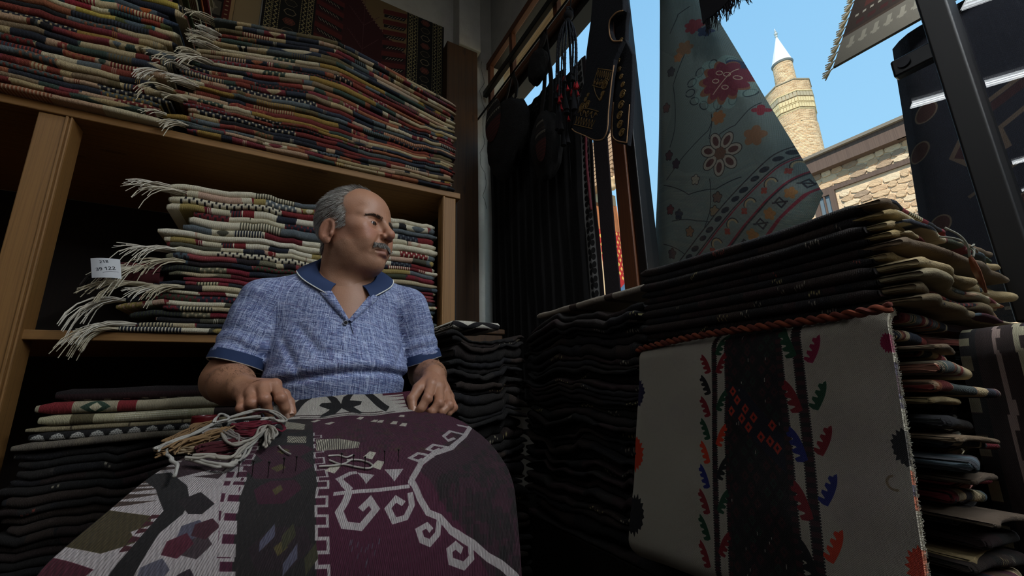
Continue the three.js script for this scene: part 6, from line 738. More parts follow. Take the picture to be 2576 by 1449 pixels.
// eyes
for (const s of [-1, 1]) { const c = V(s * 0.031, -0.002, 0.0742), gz = V(0.12, 0.0, 1).normalize(), e = part('eyeball', new THREE.SphereGeometry(0.0128 * HS, 24, 16).translate(...toWorld(c.clone()).toArray()), std({ color: '#857a72', roughness: 0.25 }), person);
  const cap = new THREE.SphereGeometry(0.0131 * HS, 24, 10, 0, Math.PI * 2, 0, 0.66).rotateX(Math.PI / 2); const q = new THREE.Quaternion().setFromUnitVectors(V(0, 0, 1), gz); cap.applyQuaternion(q).applyQuaternion(HQ).translate(...toWorld(c.clone()).toArray()); part('iris', cap, std({ color: '#2a1a12', roughness: 0.08 }), e);
  const pu = new THREE.SphereGeometry(0.01325 * HS, 16, 6, 0, Math.PI * 2, 0, 0.2).rotateX(Math.PI / 2).applyQuaternion(q).applyQuaternion(HQ).translate(...toWorld(c.clone()).toArray()); part('pupil', pu, std({ color: '#050404', roughness: 0.05 }), e); }
// hair, moustache, brows as strands
function strand(p, d, n, len, r, bend) { const a = p.clone(), b = p.clone().addScaledVector(d, len * 0.5).addScaledVector(n, bend), c = p.clone().addScaledVector(d, len).addScaledVector(n, bend * 0.4); return [a, b, c, r]; }
function strands(list, colors, seed) { const r = rng(seed), pos = [], col = [], idx = []; for (const [a, b, c, R] of list) { const t = c.clone().sub(a).normalize(), u = Math.abs(t.y) < 0.9 ? V(0, 1, 0).cross(t).normalize() : V(1, 0, 0).cross(t).normalize(), w = t.clone().cross(u), k = C(colors[Math.floor(r() * colors.length)]), base = pos.length / 3; [[a, R], [b, R * 0.8], [c, R * 0.25]].forEach(([p, q]) => { for (let s = 0; s < 3; s++) { const an = s / 3 * Math.PI * 2; pos.push(p.x + (u.x * Math.cos(an) + w.x * Math.sin(an)) * q, p.y + (u.y * Math.cos(an) + w.y * Math.sin(an)) * q, p.z + (u.z * Math.cos(an) + w.z * Math.sin(an)) * q); col.push(k.r, k.g, k.b); } }); for (let q = 0; q < 2; q++) for (let s = 0; s < 3; s++) { const i = base + q * 3 + s, j = base + q * 3 + (s + 1) % 3; idx.push(i, j, i + 3, i + 3, j, j + 3); } } return build(pos, idx, null, col); }
const hairMat = std({ vertexColors: true, roughness: 0.55 });
{
  const r = rng(4242), L = [], T = []; let tries = 0; while (L.length < 8500 && tries++ < 60000) { const th = r() * Math.PI * 2, cy = r() * 2 - 1, q = Math.sqrt(1 - cy * cy); let p = settle(headF, V(Math.cos(th) * q * 0.08, 0.034 + cy * 0.09, -0.006 + Math.sin(th) * q * 0.095), -0.0005); if (!hairMask(p.x, p.y, p.z)) continue; const thin = p.y > 0.098 && p.z > 0.01 ? 0.45 : 1; if (r() > thin) continue; const n = gradOf(headF, p); const comb = V(Math.sign(p.x) * 0.15, p.y > 0.08 ? 0.0 : -0.75, -0.8).add(V((r() - 0.5) * 0.5, (r() - 0.5) * 0.5, (r() - 0.5) * 0.5)); comb.addScaledVector(n, -comb.dot(n)).normalize(); const d = comb.addScaledVector(n, 0.42 + r() * 0.2).normalize(); const len = (p.y > 0.07 ? 0.017 : 0.0125) * (0.7 + r() * 0.6); const dark = p.y > 0.095 ? T : L; dark.push(strand(p, d, n, len, 0.00042, 0.0012)); }
  const place = (l) => l.map(([a, b, c, R]) => [toWorld(a), toWorld(b), toWorld(c), R]);
  part('hair', merge([strands(place(L), ['#b9b5ae', '#cfccc5', '#98948d', '#dcd9d3', '#7d7974', '#c2beb7'], 1), strands(place(T), ['#6c6863', '#827d77', '#5a5652', '#9a958e'], 2)]), hairMat, person, 'short grey hair, thin at the forehead');
  const Mo = []; for (let i = 0; i < 900; i++) { const x = (r() - 0.5) * 0.062, X = Math.abs(x), y = -0.0455 - r() * 0.0105 - X * 0.16; const z = dropZ(headF, x, y, 0.14, -0.0006), n = V(x * 6, -0.1, 1).normalize(), d = V(Math.sign(x) * (0.25 + X * 14) + (r() - 0.5) * 0.3, -1, 0.30 + r() * 0.25).normalize(); Mo.push(strand(V(x, y, z), d, n, 0.0060 + r() * 0.0035, 0.0004, 0.0014)); }
  part('moustache', strands(place(Mo), ['#6b665f', '#a5a099', '#4a4642', '#bdb8b1', '#837e77', '#393531'], 3), hairMat, person, 'grey moustache');
  for (const s of [-1, 1]) { const B = []; for (let i = 0; i < 210; i++) { const t = r(), X = lerp(0.012, 0.054, t), y = 0.0130 + 0.0065 * Math.sin(t * 2.6) - t * 0.004 + (r() - 0.5) * lerp(0.0075, 0.003, t), z = dropZ(headF, s * X, y, 0.14, -0.0004); B.push(strand(V(s * X, y, z), V(s * 1, 0.25 - t * 0.5 + (r() - 0.5) * 0.3, 0.15).normalize(), V(0, 0.3, 1).normalize(), 0.0072, 0.00036, 0.0010)); } part('eyebrow', strands(place(B), ['#4a3d35', '#5c4d43', '#352b26', '#6c6058'], 5), hairMat, person); }
  const Fh = []; for (let i = 0; i < 900; i++) { const right = r() < 0.5, A = right ? ER : EL, Bp = right ? RH.wr : LH.wr, t = 0.1 + r() * 0.85, p = settle(armF, V(lerp(A[0], Bp[0], t) + (r() - 0.5) * 0.08, lerp(A[1], Bp[1], t) + r() * 0.06, lerp(A[2], Bp[2], t) + (r() - 0.5) * 0.06), -0.0004), n = gradOf(armF, p), d = V(Bp[0] - A[0], Bp[1] - A[1], Bp[2] - A[2]).normalize().add(V((r() - 0.5) * 0.6, -0.3, (r() - 0.5) * 0.6)).addScaledVector(n, 0.15).normalize(); if (shirtSolid(p.x, p.y, p.z) < 0.012) continue; Fh.push(strand(p, d, n, 0.011, 0.00022, 0.0008)); }
  part('arm_hair', strands(Fh, ['#3a2c22', '#2e231b'], 6), hairMat, person).userData.kind = 'stuff';
}
// trousers, shoes and the stool under the cloth
{
  const legs = (x, y, z) => { let d = ell(x, y, z, 0.13, 0.585, -1.10, 0.165, 0.115, 0.135); for (const s of [-1, 1]) { const hx = 0.13 + s * 0.085, kx = 0.115 + s * 0.115; d = smin(d, cone(x, y, z, [hx, 0.565, -1.08], [kx, 0.565, -0.66], 0.088, 0.070), 0.05); d = smin(d, cone(x, y, z, [kx, 0.555, -0.655], [kx, 0.09, -0.70], 0.068, 0.05), 0.03); } return d + 0.004 * noise(x * 12, y * 12, z * 12); };
  part('trousers', surfNet(legs, [-0.16, 0.02, -1.27], [0.38, 0.73, -0.56], 0.012), std({ color: '#20222a', roughness: 0.9 }), person);
  for (const s of [-1, 1]) part('shoe', surfNet((x, y, z) => smax(smin(ell(x, y, z, 0.115 + s * 0.115, 0.045, -0.60, 0.046, 0.05, 0.11), ell(x, y, z, 0.115 + s * 0.115, 0.05, -0.70, 0.042, 0.06, 0.06), 0.03), -y, 0.004), [0.05 + s * 0.115, -0.01, -0.78], [0.18 + s * 0.115, 0.12, -0.47], 0.008), std({ color: '#15110f', roughness: 0.45 }), person);
  const st = thing('stool', 'low wooden stool under the seated man', 'stool'); part('seat', new RoundedBoxGeometry(0.36, 0.04, 0.30, 2, 0.01).translate(0.13, 0.432, -1.12), pine, st); for (const a of [-1, 1]) for (const b of [-1, 1]) part('leg', new THREE.CylinderGeometry(0.018, 0.022, 0.415, 10).translate(0.13 + a * 0.14, 0.2075, -1.12 + b * 0.11), pine, st);
}
// ---------------------------------------------------------------- the kilim being mended, over his lap
const YARN = {"w1": [[-0.113,0.714,-0.63],[-0.113,0.716,-0.66],[-0.102,0.718,-0.689],[-0.091,0.721,-0.755],[-0.082,0.727,-0.837],[-0.068,0.728,-0.85],[-0.048,0.729,-0.869],[-0.022,0.731,-0.872]],"w2": [[-0.082,0.73,-0.822],[-0.085,0.733,-0.871],[-0.079,0.738,-0.872],[-0.071,0.735,-0.872],[-0.066,0.731,-0.841],[-0.07,0.73,-0.823],[-0.077,0.729,-0.82]],"w3": [[-0.066,0.732,-0.872],[-0.04,0.739,-0.872],[-0.023,0.743,-0.872],[-0.004,0.739,-0.872],[0.014,0.729,-0.841],[0.015,0.725,-0.8],[0.007,0.725,-0.797],[-0.007,0.728,-0.836],[-0.017,0.728,-0.827]],"w4": [[-0.06,0.717,-0.735],[-0.05,0.712,-0.669],[-0.039,0.71,-0.652],[-0.027,0.711,-0.671],[-0.019,0.715,-0.712],[-0.011,0.719,-0.77],[-0.005,0.72,-0.779],[0.003,0.716,-0.734],[0.005,0.712,-0.696],[-0.002,0.711,-0.677]],"w6": [[-0.08,0.705,-0.605],[-0.07,0.705,-0.608],[-0.059,0.704,-0.609],[-0.047,0.702,-0.602],[-0.035,0.702,-0.603],[-0.031,0.705,-0.632],[-0.026,0.708,-0.658],[-0.016,0.714,-0.732],[-0.01,0.718,-0.788]],"w7": [[-0.081,0.702,-0.616],[-0.069,0.701,-0.606],[-0.057,0.698,-0.594],[-0.044,0.696,-0.584],[-0.036,0.696,-0.592],[-0.031,0.7,-0.623],[-0.024,0.706,-0.677],[-0.016,0.711,-0.745],[-0.009,0.716,-0.807]],"w8": [[-0.118,0.711,-0.66],[-0.115,0.711,-0.667],[-0.111,0.711,-0.665],[-0.105,0.708,-0.637],[-0.097,0.705,-0.616],[-0.093,0.704,-0.599],[-0.086,0.702,-0.586],[-0.082,0.699,-0.565],[-0.081,0.696,-0.549]],"w9": [[-0.006,0.705,-0.652],[-0.009,0.709,-0.69],[-0.006,0.713,-0.734],[-0.004,0.716,-0.775],[-0.002,0.711,-0.714],[-0.003,0.707,-0.665]],"tan1": [[-0.115,0.713,-0.703],[-0.111,0.716,-0.755],[-0.104,0.722,-0.849],[-0.092,0.724,-0.883]],"tan2": [[-0.106,0.71,-0.638],[-0.1,0.713,-0.686],[-0.083,0.714,-0.698],[-0.074,0.716,-0.732],[-0.061,0.719,-0.781]],"bei": [[-0.119,0.708,-0.678],[-0.105,0.706,-0.666],[-0.092,0.706,-0.677],[-0.081,0.705,-0.666],[-0.076,0.707,-0.7]],"gre": [[-0.09,0.718,-0.759],[-0.081,0.719,-0.79],[-0.064,0.718,-0.771],[-0.045,0.714,-0.722],[-0.035,0.711,-0.684]],"red1": [[-0.055,0.72,-0.802],[-0.045,0.722,-0.834],[-0.029,0.723,-0.839],[-0.012,0.722,-0.826],[-0.006,0.719,-0.793]],"red1b": [[-0.051,0.715,-0.791],[-0.039,0.712,-0.753],[-0.023,0.711,-0.738],[-0.013,0.713,-0.775],[-0.007,0.716,-0.812]],"red2": [[-0.079,0.705,-0.659],[-0.069,0.707,-0.693],[-0.057,0.707,-0.706],[-0.04,0.708,-0.718]],"red2b": [[-0.076,0.702,-0.657],[-0.064,0.701,-0.654],[-0.048,0.701,-0.654],[-0.034,0.702,-0.67]],"redloop": [[-0.006,0.719,-0.824],[0.007,0.72,-0.83],[0.017,0.716,-0.784],[0.014,0.713,-0.753],[0.004,0.715,-0.778],[-0.005,0.718,-0.811]],"dred": [[-0.031,0.735,-0.872],[-0.017,0.74,-0.872],[-0.004,0.736,-0.872],[0.007,0.728,-0.872],[0.002,0.723,-0.872]],"ring": [[-0.118,0.731,-0.9],[-0.104,0.736,-0.9],[-0.091,0.733,-0.9],[-0.103,0.725,-0.9]],"piece": [[0.01,0.698,-0.693],[0.013,0.696,-0.676],[0.018,0.694,-0.657],[0.024,0.692,-0.643]],"loose": [[-0.037,0.687,-0.58],[-0.025,0.685,-0.572]]};
const LAP = [[0, [-0.002, 0.758, -0.948], [0.31, 0.77, -0.948]], [0.1022, [-0.003, 0.715, -0.918], [0.322, 0.717, -0.918]], [0.2885, [-0.066, 0.704, -0.8], [0.338, 0.701, -0.8]], [0.4807, [-0.096, 0.696, -0.66], [0.327, 0.677, -0.66]], [0.6334, [-0.113, 0.686, -0.55], [0.31, 0.644, -0.55]], [0.7169, [-0.132, 0.663, -0.505], [0.29, 0.592, -0.505]], [0.7828, [-0.152, 0.638, -0.485], [0.282, 0.533, -0.485]], [1.0, [-0.172, 0.478, -0.475], [0.272, 0.373, -0.475]]];
const lapAt = (u, v) => { let i = 0; while (i < LAP.length - 2 && v > LAP[i + 1][0]) i++; const g = (k) => LAP[clamp(k, 0, LAP.length - 1)], t = (v - LAP[i][0]) / (LAP[i + 1][0] - LAP[i][0]); const P = (k) => { const [, a, b] = g(k); return V(lerp(a[0], b[0], u), lerp(a[1], b[1], u), lerp(a[2], b[2], u)); }; const a = P(i), b = P(i + 1), p = a.clone().lerp(b, t), q = P(i - 1), r = P(i + 2); // soften the bends
  const w = t < 0.5 ? a.clone().multiplyScalar(2).sub(q).sub(b) : b.clone().multiplyScalar(2).sub(a).sub(r); const e = Math.abs(t - 0.5); p.addScaledVector(w, -0.10 * Math.pow(e * 2, 3)); p.y += 0.0022 * noise(u * 7, v * 9, 3); return p; };
{
  const g = thing('lap_kilim', 'wine red kilim with white hooked motifs under repair on the man\'s lap', 'rug');
  const lapMat = kilimMat(1400, 2048, (c, w, h) => {
    const r = rng(1881), X = (u) => u * w, Y = (v) => v * h, P = (l) => l.map(([u, v]) => [X(u), Y(v)]);
    const wine = '#3f0c25', wine2 = '#340a1e', black = '#120d0c', white = '#a39a98', olive = '#3a3018', brown = '#3a2620';
    c.fillStyle = wine; c.fillRect(0, 0, w, h);
    const band = (l, x0, col) => { c.fillStyle = col; c.beginPath(); l.forEach(([u, v], i) => (i ? c.lineTo(X(u), Y(v)) : c.moveTo(X(u), Y(v)))); for (const [u, v] of x0) c.lineTo(X(u), Y(v)); c.closePath(); c.fill(); };
    const A = [[0.0, 0.10], [0.031, 0.195], [0.133, 0.494], [0.174, 0.636], [0.199, 0.679], [0.237, 0.729], [0.269, 0.769], [0.36, 0.9], [0.42, 1]], B = [[0.06, 0.10], [0.111, 0.211], [0.179, 0.445], [0.202, 0.572], [0.218, 0.647], [0.241, 0.691], [0.273, 0.738], [0.296, 0.769], [0.39, 0.9], [0.46, 1]], Cc = [[0.226, 0.116], [0.321, 0.308], [0.371, 0.57], [0.4, 0.667], [0.429, 0.719], [0.46, 0.769], [0.55, 0.9], [0.62, 1]];
    band(B, Cc.slice().reverse(), '#191312');                                  // dark centre panel
    band(A, [[-0.1, 1], [-0.1, 0.1]], white);                                    // pale left field
    c.fillStyle = '#2b0c1a'; jag(c, P([[0.88, 0.42], [1, 0.36], [1, 1], [0.95, 0.80], [0.74, 0.67], [0.68, 0.60]])); for (let i = 0; i < 500; i++) { const u = 0.72 + r() * 0.28, v = 0.48 + r() * 0.5; if (v < 0.62 - (u - 0.72) * 0.5 || v > 0.665 + (u - 0.72) * 0.42) continue; c.globalAlpha = 0.6; c.fillStyle = r() < 0.7 ? '#100809' : '#34101f'; c.fillRect(X(u), Y(v), 10 + r() * 40, 16 + r() * 40); } c.globalAlpha = 1;  // dark right corner
    c.fillStyle = '#22120f'; jag(c, P([[0.15, 0.11], [0.23, 0.115], [0.30, 0.26], [0.22, 0.30]]));
    // left field: tooth-edged brown and olive diamonds, black K-band
    const teeth = (x0, y0, x1, y1, n, len, col, flip) => { c.fillStyle = col; for (let i = 0; i < n; i++) { const t = i / n, x = lerp(x0, x1, t), y = lerp(y0, y1, t), dy = (y1 - y0) / n; jag(c, [[X(x), Y(y)], [X(x + len * (flip ? -1 : 1)), Y(y + dy * 0.3)], [X(x), Y(y + dy * 0.75)]]); } };
    teeth(-0.02, 0.30, 0.0, 0.56, 9, 0.075, brown); teeth(0.128, 0.36, 0.155, 0.62, 7, 0.06, '#2a1418', true); c.fillStyle = '#2a1018'; jag(c, P([[0.03, 0.36], [0.10, 0.42], [0.115, 0.56], [0.05, 0.60], [0.0, 0.46]])); teeth(0.115, 0.40, 0.115, 0.58, 7, 0.03, '#2a1018');
    teeth(0.0, 0.585, 0.0, 0.67, 6, 0.07, '#3b2a22'); 
    c.fillStyle = olive; jag(c, P([[0.0, 0.672], [0.085, 0.690], [0.10, 0.706], [0.075, 0.716], [0.098, 0.730], [0.06, 0.744], [0.0, 0.735]])); teeth(0.085, 0.688, 0.085, 0.745, 5, 0.035, '#3a1018'); c.fillStyle = '#43101e'; jag(c, P([[0.0, 0.75], [0.07, 0.762], [0.03, 0.80], [0, 0.80]]));
    c.fillStyle = black; jag(c, P([[-0.03, 0.575], [0.03, 0.565], [0.135, 0.668], [0.140, 0.69], [0.125, 0.72], [0.14, 0.80], [0.2, 1], [0.13, 1], [0.095, 0.80], [0.10, 0.70], [0.10, 0.682]])); c.fillStyle = '#1a1113'; jag(c, P([[0.11, 0.666], [0.14, 0.650], [0.185, 0.672], [0.175, 0.690], [0.15, 0.690]]));
    for (const [u, v, k] of [[0.178, 0.715, '#4d4a58'], [0.205, 0.735, '#3a2c30'], [0.172, 0.735, '#4a1424'], [0.20, 0.712, '#3a1620'], [0.16, 0.765, '#55525e'], [0.215, 0.775, '#2c2028'], [0.22, 0.82, '#55525e'], [0.19, 0.86, '#3a2c1c']]) { c.fillStyle = k; jag(c, [[X(u), Y(v - 0.016)], [X(u + 0.024), Y(v - 0.004)], [X(u + 0.012), Y(v + 0.014)], [X(u - 0.018), Y(v + 0.010)], [X(u - 0.024), Y(v - 0.006)]]); }
    // crenellated lines
    const len = (l) => { const o = [0]; for (let i = 1; i < l.length; i++) o.push(o[i - 1] + Math.hypot(X(l[i][0] - l[i - 1][0]), Y(l[i][1] - l[i - 1][1]))); return o; };
    const at = (l, v) => { let i = 0; while (i < l.length - 2 && v > l[i + 1][1]) i++; return lerp(l[i][0], l[i + 1][0], (v - l[i][1]) / (l[i + 1][1] - l[i][1])); };
    const cren = (l, v0, stepU, wid, col, dir, rows) => { let v = v0, k = 0; c.fillStyle = col; while (v < 1) { const sv = v < 0.6 ? lerp(0.030, 0.026, v) : 0.0155; const u = at(l, v), u2 = at(l, v + sv); c.beginPath(); if (k % 2) { jag(c, [[X(u), Y(v)], [X(u + dir * stepU), Y(v)], [X(u2 + dir * stepU), Y(v + sv)], [X(u2), Y(v + sv)]]); } v += sv; k++; } };
    cren(A, 0.12, 0.034, 0, white, 1); // teeth of the pale field
    const meander = (l, v0, a, wd) => { let v = v0, k = 0; c.strokeStyle = white; c.lineWidth = wd; c.lineJoin = 'miter'; c.beginPath(); while (v < 1) { const sv = v < 0.6 ? lerp(0.034, 0.028, v) : 0.0160, u = at(l, v) + (k % 2 ? a : 0), u2 = at(l, v + sv) + (k % 2 ? a : 0); c.lineTo(X(u), Y(v)); c.lineTo(X(u2), Y(v + sv)); v += sv; k++; } c.stroke(); };
    meander(B, 0.16, -0.026, 9); meander(Cc, 0.30, 0.026, 9);
    // centre panel diamonds
    for (const [u, v, s, k] of [[0.262, 0.47, 1.6, wine2], [0.275, 0.56, 1.6, wine2], [0.30, 0.645, 1.0, wine2], [0.365, 0.735, 1.2, '#1f1116'], [0.42, 0.83, 1.2, wine2]]) { c.fillStyle = k; const a = 0.055 * s, b = v < 0.6 ? 0.05 : 0.026; jag(c, [[X(u - a), Y(v)], [X(u - a * 0.5), Y(v - b)], [X(u + a * 0.5), Y(v - b)], [X(u + a), Y(v)], [X(u + a * 0.5), Y(v + b)], [X(u - a * 0.5), Y(v + b)]]); c.fillStyle = '#4a4020'; jag(c, [[X(u - a * 0.25), Y(v)], [X(u), Y(v - b * 0.4)], [X(u + a * 0.2), Y(v)], [X(u), Y(v + b * 0.4)]]); }
    for (const [u, v] of [[0.330, 0.722], [0.395, 0.748], [0.36, 0.80], [0.44, 0.82]]) { c.fillStyle = '#4c4a5a'; jag(c, [[X(u), Y(v - 0.018)], [X(u + 0.012), Y(v)], [X(u - 0.006), Y(v + 0.018)], [X(u - 0.014), Y(v + 0.006)]]); c.fillStyle = '#33301c'; jag(c, [[X(u + 0.04), Y(v - 0.018)], [X(u + 0.056), Y(v)], [X(u + 0.04), Y(v + 0.018)], [X(u + 0.026), Y(v)]]); }
    // worn brown streaks of the wine field
    for (let i = 0; i < 260; i++) { const u = 0.40 + r() * 0.5, v = 0.16 + r() * 0.34; c.globalAlpha = 0.4; c.fillStyle = r() < 0.5 ? '#3a2c18' : '#1d1210'; c.fillRect(X(u), Y(v), 8 + r() * 40, 10 + r() * 34); } c.globalAlpha = 1;
    // hooked white motifs
    const S = { chain_up: [[1.006, 0.342], [0.922, 0.428], [0.83, 0.499], [0.751, 0.527], [0.693, 0.569], [0.653, 0.629], [0.647, 0.643]], chain_lo: [[0.653, 0.635], [0.678, 0.666], [0.707, 0.69], [0.742, 0.698], [0.778, 0.718], [0.818, 0.728], [0.848, 0.734], [0.893, 0.748], [0.933, 0.756], [0.983, 0.77], [1.03, 0.79]], bar: [[0.438, 0.657], [0.497, 0.652], [0.645, 0.644]], hookA: [[0.477, 0.654], [0.473, 0.674], [0.466, 0.687], [0.489, 0.708], [0.53, 0.711], [0.558, 0.682], [0.537, 0.667], [0.518, 0.683]], hookA2: [[0.48, 0.651], [0.458, 0.639], [0.442, 0.624], [0.471, 0.602], [0.489, 0.6]], hookB: [[0.647, 0.655], [0.657, 0.677], [0.644, 0.697], [0.614, 0.702], [0.59, 0.681], [0.608, 0.665], [0.633, 0.674]], hookC: [[0.742, 0.701], [0.74, 0.722], [0.719, 0.733], [0.696, 0.729], [0.684, 0.717], [0.706, 0.71], [0.721, 0.718]], hookD: [[0.838, 0.734], [0.843, 0.748], [0.82, 0.757], [0.782, 0.753], [0.776, 0.741], [0.794, 0.735], [0.814, 0.741]], up1: [[0.929, 0.415], [0.881, 0.38], [0.833, 0.418], [0.838, 0.452], [0.874, 0.436]], up2: [[0.824, 0.499], [0.766, 0.481], [0.734, 0.505], [0.755, 0.517], [0.783, 0.504]], up3: [[0.747, 0.542], [0.694, 0.523], [0.66, 0.545], [0.685, 0.56], [0.704, 0.551]], top: [[0.947, 0.323], [0.992, 0.352]] };
    const W = { chain_up: [24, 44], chain_lo: [26, 22], bar: [16, 14], hookA: [27, 24], hookA2: [22, 24], hookB: [24, 20], hookC: [22, 18], hookD: [22, 18], up1: [16, 34], up2: [14, 26], up3: [14, 24], top: [16, 44] };
    for (const k of Object.keys(S)) { const [a, b] = W[k]; c.save(); c.scale(1, b / a); c.strokeStyle = white; c.lineWidth = a; c.lineJoin = 'miter'; c.lineCap = 'butt'; c.beginPath(); S[k].forEach(([u, v], i) => (i ? c.lineTo(X(u), Y(v) * a / b) : c.moveTo(X(u), Y(v) * a / b))); c.stroke(); c.restore(); }
    c.fillStyle = white; jag(c, P([[0.57, 0.591], [0.63, 0.591], [0.599, 0.634]])); jag(c, P([[0.489, 0.6], [0.54, 0.61], [0.518, 0.639]]));
    // grey hatched figure near the front edge
    for (let i = 0; i < 60; i++) { c.globalAlpha = 0.7; c.fillStyle = '#4a4650'; const t = r(), u = lerp(0.49, 0.64, t), v = 0.725 + r() * 0.075; if (Math.abs((u - 0.565) * 2) + 0.05 > (0.80 - v) * 2.2) continue; c.fillRect(X(u), Y(v), 4, 14); } c.globalAlpha = 1;
    // bare warps where the weave is worn away
    const bare = (l) => { c.save(); c.beginPath(); P(l).forEach((p, i) => (i ? c.lineTo(...p) : c.moveTo(...p))); c.clip(); c.fillStyle = '#241a18'; c.fillRect(0, 0, w, h); c.fillStyle = '#b8b09a'; for (let x = 0; x < w; x += 8.5) { c.save(); c.translate(x, 0); c.transform(1, 0, 0.05, 1, 0, 0); c.fillRect(0, 0, 5, h); c.restore(); } c.restore(); };
    bare([[0.341, 0.376], [0.424, 0.387], [0.5, 0.436], [0.494, 0.479], [0.36, 0.484]]); bare([[0.108, 0.139], [0.238, 0.197], [0.268, 0.265], [0.19, 0.255]]); bare([[0.228, 0.324], [0.298, 0.331], [0.315, 0.408], [0.249, 0.393]]);
    c.fillStyle = '#b8b0a0'; for (const [u, v] of [[0.259, 0.146], [0.349, 0.198], [0.494, 0.149], [0.571, 0.203], [0.728, 0.171], [0.696, 0.293], [0.529, 0.523], [0.552, 0.57], [0.421, 0.58], [0.6, 0.22], [0.66, 0.26]]) jag(c, [[X(u - 0.022), Y(v + 0.008)], [X(u), Y(v - 0.02)], [X(u + 0.022), Y(v - 0.012)], [X(u + 0.006), Y(v + 0.022)]]);
    // flap against the belly: white ground, black leaves, wine combs
    c.fillStyle = '#b3aca2'; c.fillRect(0, 0, w, Y(0.098)); c.fillStyle = '#b3aca2'; c.fillRect(X(0.0), Y(0.098), X(0.86), Y(0.02)); c.fillStyle = '#2a1014'; c.fillRect(X(0.12), Y(0.090), X(0.52), Y(0.0045)); c.fillRect(X(0.16), Y(0.1035), X(0.55), Y(0.0045));
    c.fillStyle = '#141011'; const leaf = (u, v, a, L, b) => { c.save(); c.translate(X(u), Y(v)); c.scale(1, 1.1); c.rotate(a); c.beginPath(); c.moveTo(0, -b * 0.3); c.lineTo(L * 0.4, -b); c.lineTo(L, -b * 0.3); c.lineTo(L * 0.9, b * 0.4); c.lineTo(L * 0.45, b * 0.8); c.lineTo(0, b * 0.3); c.fill(); c.restore(); };
    for (const a of [-2.3, -0.85, -2.95, -0.15, 2.75, 0.4]) leaf(0.385, 0.060, a, 185, 34); c.lineWidth = 66; c.strokeStyle = '#141011'; c.beginPath(); c.moveTo(X(0.20), Y(-0.01)); c.quadraticCurveTo(X(0.13), Y(0.02), X(0.10), Y(0.085)); c.stroke(); c.beginPath(); c.moveTo(X(0.555), Y(-0.01)); c.quadraticCurveTo(X(0.60), Y(0.04), X(0.67), Y(0.085)); c.stroke();
    c.fillStyle = '#4c1028'; c.fillRect(X(0.66), 0, X(0.4), Y(0.016)); for (let k = 0; k < 4; k++) { const v = 0.026 + k * 0.018; jag(c, [[X(0.95), Y(v - 0.006)], [X(0.68 + k * 0.02), Y(v)], [X(0.95), Y(v + 0.009)]]); } c.fillRect(X(0.80), Y(0.01), X(0.2), Y(0.09));
    // weft streaks
    for (let i = 0; i < 26000; i++) { c.globalAlpha = 0.12; c.fillStyle = r() < 0.6 ? '#000' : '#8a7a78'; c.fillRect(r() * w, r() * h, 1.6, 6 + r() * 16); } c.globalAlpha = 1; for (let x = 0; x < w; x += 7) { c.globalAlpha = 0.20; c.fillStyle = '#000'; c.fillRect(x, 0, 2.4, h); } c.globalAlpha = 1;
  }, { bu: 13, bv: 11, bs: 0.0018 });
  part('cloth', sheet(lapAt, 50, 110, 0.006), lapMat, g);
  // pins stuck upright in the weave along the tear
  const pins = [[0.193, 0.608], [0.223, 0.603], [0.261, 0.606], [0.292, 0.587], [0.322, 0.581], [0.443, 0.576], [0.478, 0.585], [0.512, 0.595], [0.572, 0.569], [0.618, 0.565]];
  const steel = std({ color: '#16110f', roughness: 0.4, metalness: 0.5 });
  pins.forEach(([u, v], i) => { const p = lapAt(u, v), n = thing('pin', `dark steel pin stuck in the lap kilim, ${ORD[i] === 'lowest' ? 'first' : ORD[i]} from the man's right hand side`, 'pin', 'pins along the mended tear'); n.position.copy(p); part('shank', new THREE.CylinderGeometry(0.0006, 0.0004, 0.018, 6).translate(0, 0.0105, 0), steel, n); part('head', new THREE.SphereGeometry(0.0014, 8, 6).translate(0, 0.0195, 0), steel, n); });
}
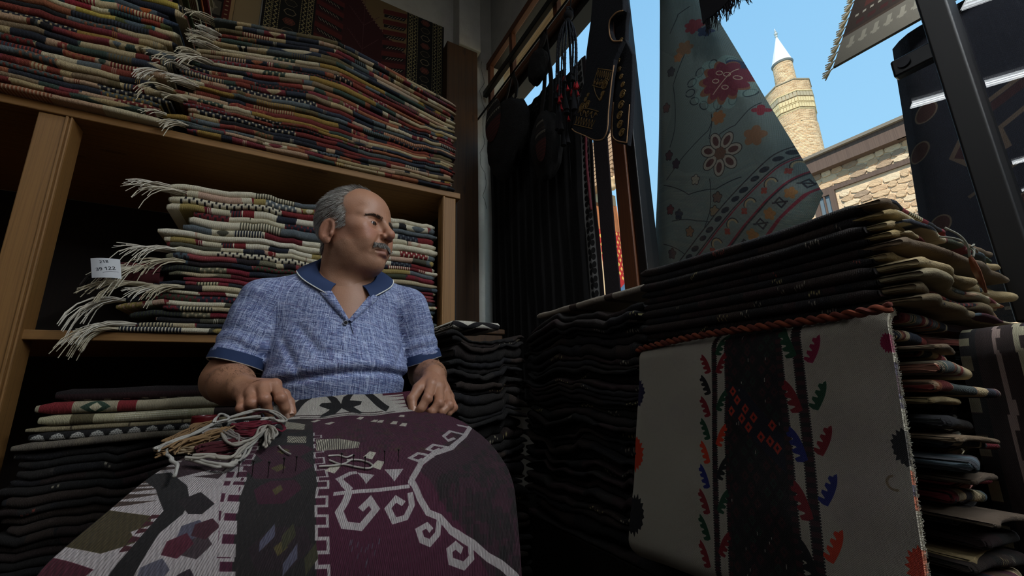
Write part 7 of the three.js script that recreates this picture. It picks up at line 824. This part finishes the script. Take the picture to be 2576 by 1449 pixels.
// ---------------------------------------------------------------- yarn on the lap
{
  const pt = (k) => YARN[k].map((p) => V(...p)), wool = (c) => std({ color: c, roughness: 1, bumpMap: rep(weaveBump, 160, 160), bumpScale: 0.0006 });
  const r = rng(55), bundle = (k, n, R, spread, end) => { const base = pt(k), l = []; for (let i = 0; i < n; i++) { const q = base.map((p, j) => p.clone().add(V((r() - 0.5) * spread, (r() - 0.5) * spread * 0.5, (r() - 0.5) * spread))); l.push(tube(smoothLine(q, 46), R, 6)); } return merge(l); };
  const blend = (a, b, n, R, spread) => { const A = pt(a), B = pt(b), m = Math.min(A.length, B.length), l = []; for (let i = 0; i < n; i++) { const t = i / (n - 1), q = []; for (let j = 0; j < m; j++) { const ja = j / (m - 1) * (A.length - 1), jb = j / (m - 1) * (B.length - 1), f = (L, x) => { const k = Math.min(L.length - 2, Math.floor(x)); return L[k].clone().lerp(L[k + 1], x - k); }; q.push(f(A, ja).lerp(f(B, jb), t).add(V((r() - 0.5) * spread, 0.006 * Math.sin(t * Math.PI) + (r() - 0.5) * spread * 0.6, (r() - 0.5) * spread))); } l.push(tube(smoothLine(q, 30), R, 5)); } return merge(l); };
  const w = thing('yarn_skein', 'loose skein of thick white wool yarn on the kilim', 'yarn', 'yarn skeins on the lap');
  for (const [k, n, s] of [['w1', 3, 0.005], ['w2', 1, 0], ['w3', 3, 0.005], ['w4', 2, 0.006], ['w6', 2, 0.005], ['w7', 3, 0.006], ['w8', 1, 0], ['w9', 2, 0.004]]) part('strand', bundle(k, n + 1, 0.0017, s + 0.003), wool(['#bdb7ac', '#c9c4bb', '#b3aa9c'][n % 3]), w);
  const t = thing('yarn_skein', 'tan wool yarn skein at the edge of the lap', 'yarn', 'yarn skeins on the lap'); part('strand', bundle('tan1', 22, 0.0012, 0.018), wool('#8e6c44'), t); part('strand', bundle('tan2', 26, 0.0012, 0.020), wool('#96744c'), t); part('strand', bundle('bei', 16, 0.0012, 0.014), wool('#a58f70'), t);
  const gr = thing('yarn_skein', 'pale grey wool yarn strands among the tan skein', 'yarn', 'yarn skeins on the lap'); part('strand', bundle('gre', 8, 0.0014, 0.012), wool('#9a8f88'), gr);
  const d = thing('yarn_skein', 'crimson wool yarn skein beside the man\'s hand', 'yarn', 'yarn skeins on the lap'); part('strand', blend('red1', 'red1b', 44, 0.0014, 0.009), wool('#6c0f24'), d); part('strand', bundle('redloop', 4, 0.0008, 0.004), wool('#7c1430'), d); part('strand', bundle('dred', 6, 0.0012, 0.006), wool('#4a0a1c'), d);
  const e = thing('yarn_skein', 'dark red wool yarn skein under the white yarn', 'yarn', 'yarn skeins on the lap'); part('strand', blend('red2', 'red2b', 40, 0.0013, 0.008), wool('#4a0d16'), e);
  const ring = YARN.ring; solo('tape_roll', 'small dark red roll lying behind the yarn', 'roll', new THREE.LatheGeometry([[0.013, 0], [0.019, 0.0], [0.0195, 0.003], [0.0195, 0.012], [0.019, 0.014], [0.013, 0.014], [0.013, 0]].map((p) => new THREE.Vector2(...p)), 28).translate(-0.103, 0.722, -0.90), std({ color: '#4c0c12', roughness: 0.3 }));
  const T = { piece: YARN.piece, t1: [[0.069, 0.687, -0.629], [0.082, 0.686, -0.631], [0.091, 0.684, -0.621], [0.101, 0.685, -0.629]], t2: [[0.069, 0.684, -0.612], [0.08, 0.68, -0.598], [0.088, 0.679, -0.593], [0.1, 0.676, -0.584], [0.113, 0.674, -0.579], [0.119, 0.675, -0.586], [0.116, 0.678, -0.598], [0.104, 0.681, -0.609], [0.09, 0.682, -0.609]], t3: [[0.055, 0.681, -0.593], [0.074, 0.68, -0.593], [0.085, 0.68, -0.597], [0.097, 0.682, -0.612]] }, LB = { piece: 'short white yarn end lying alone on the dark panel', t1: 'white yarn end lying above the looped thread', t2: 'white looped thread lying on the wine field', t3: 'white thread crossing the looped one' };
  for (const k of Object.keys(T)) solo('yarn_end', LB[k], 'yarn', tube(smoothLine(T[k].map((p) => V(p[0], p[1] + 0.001, p[2])), 24), 0.0013, 6), wool('#c6c0b6'), 'loose yarn ends on the kilim');
}
renderer.render(scene, camera);
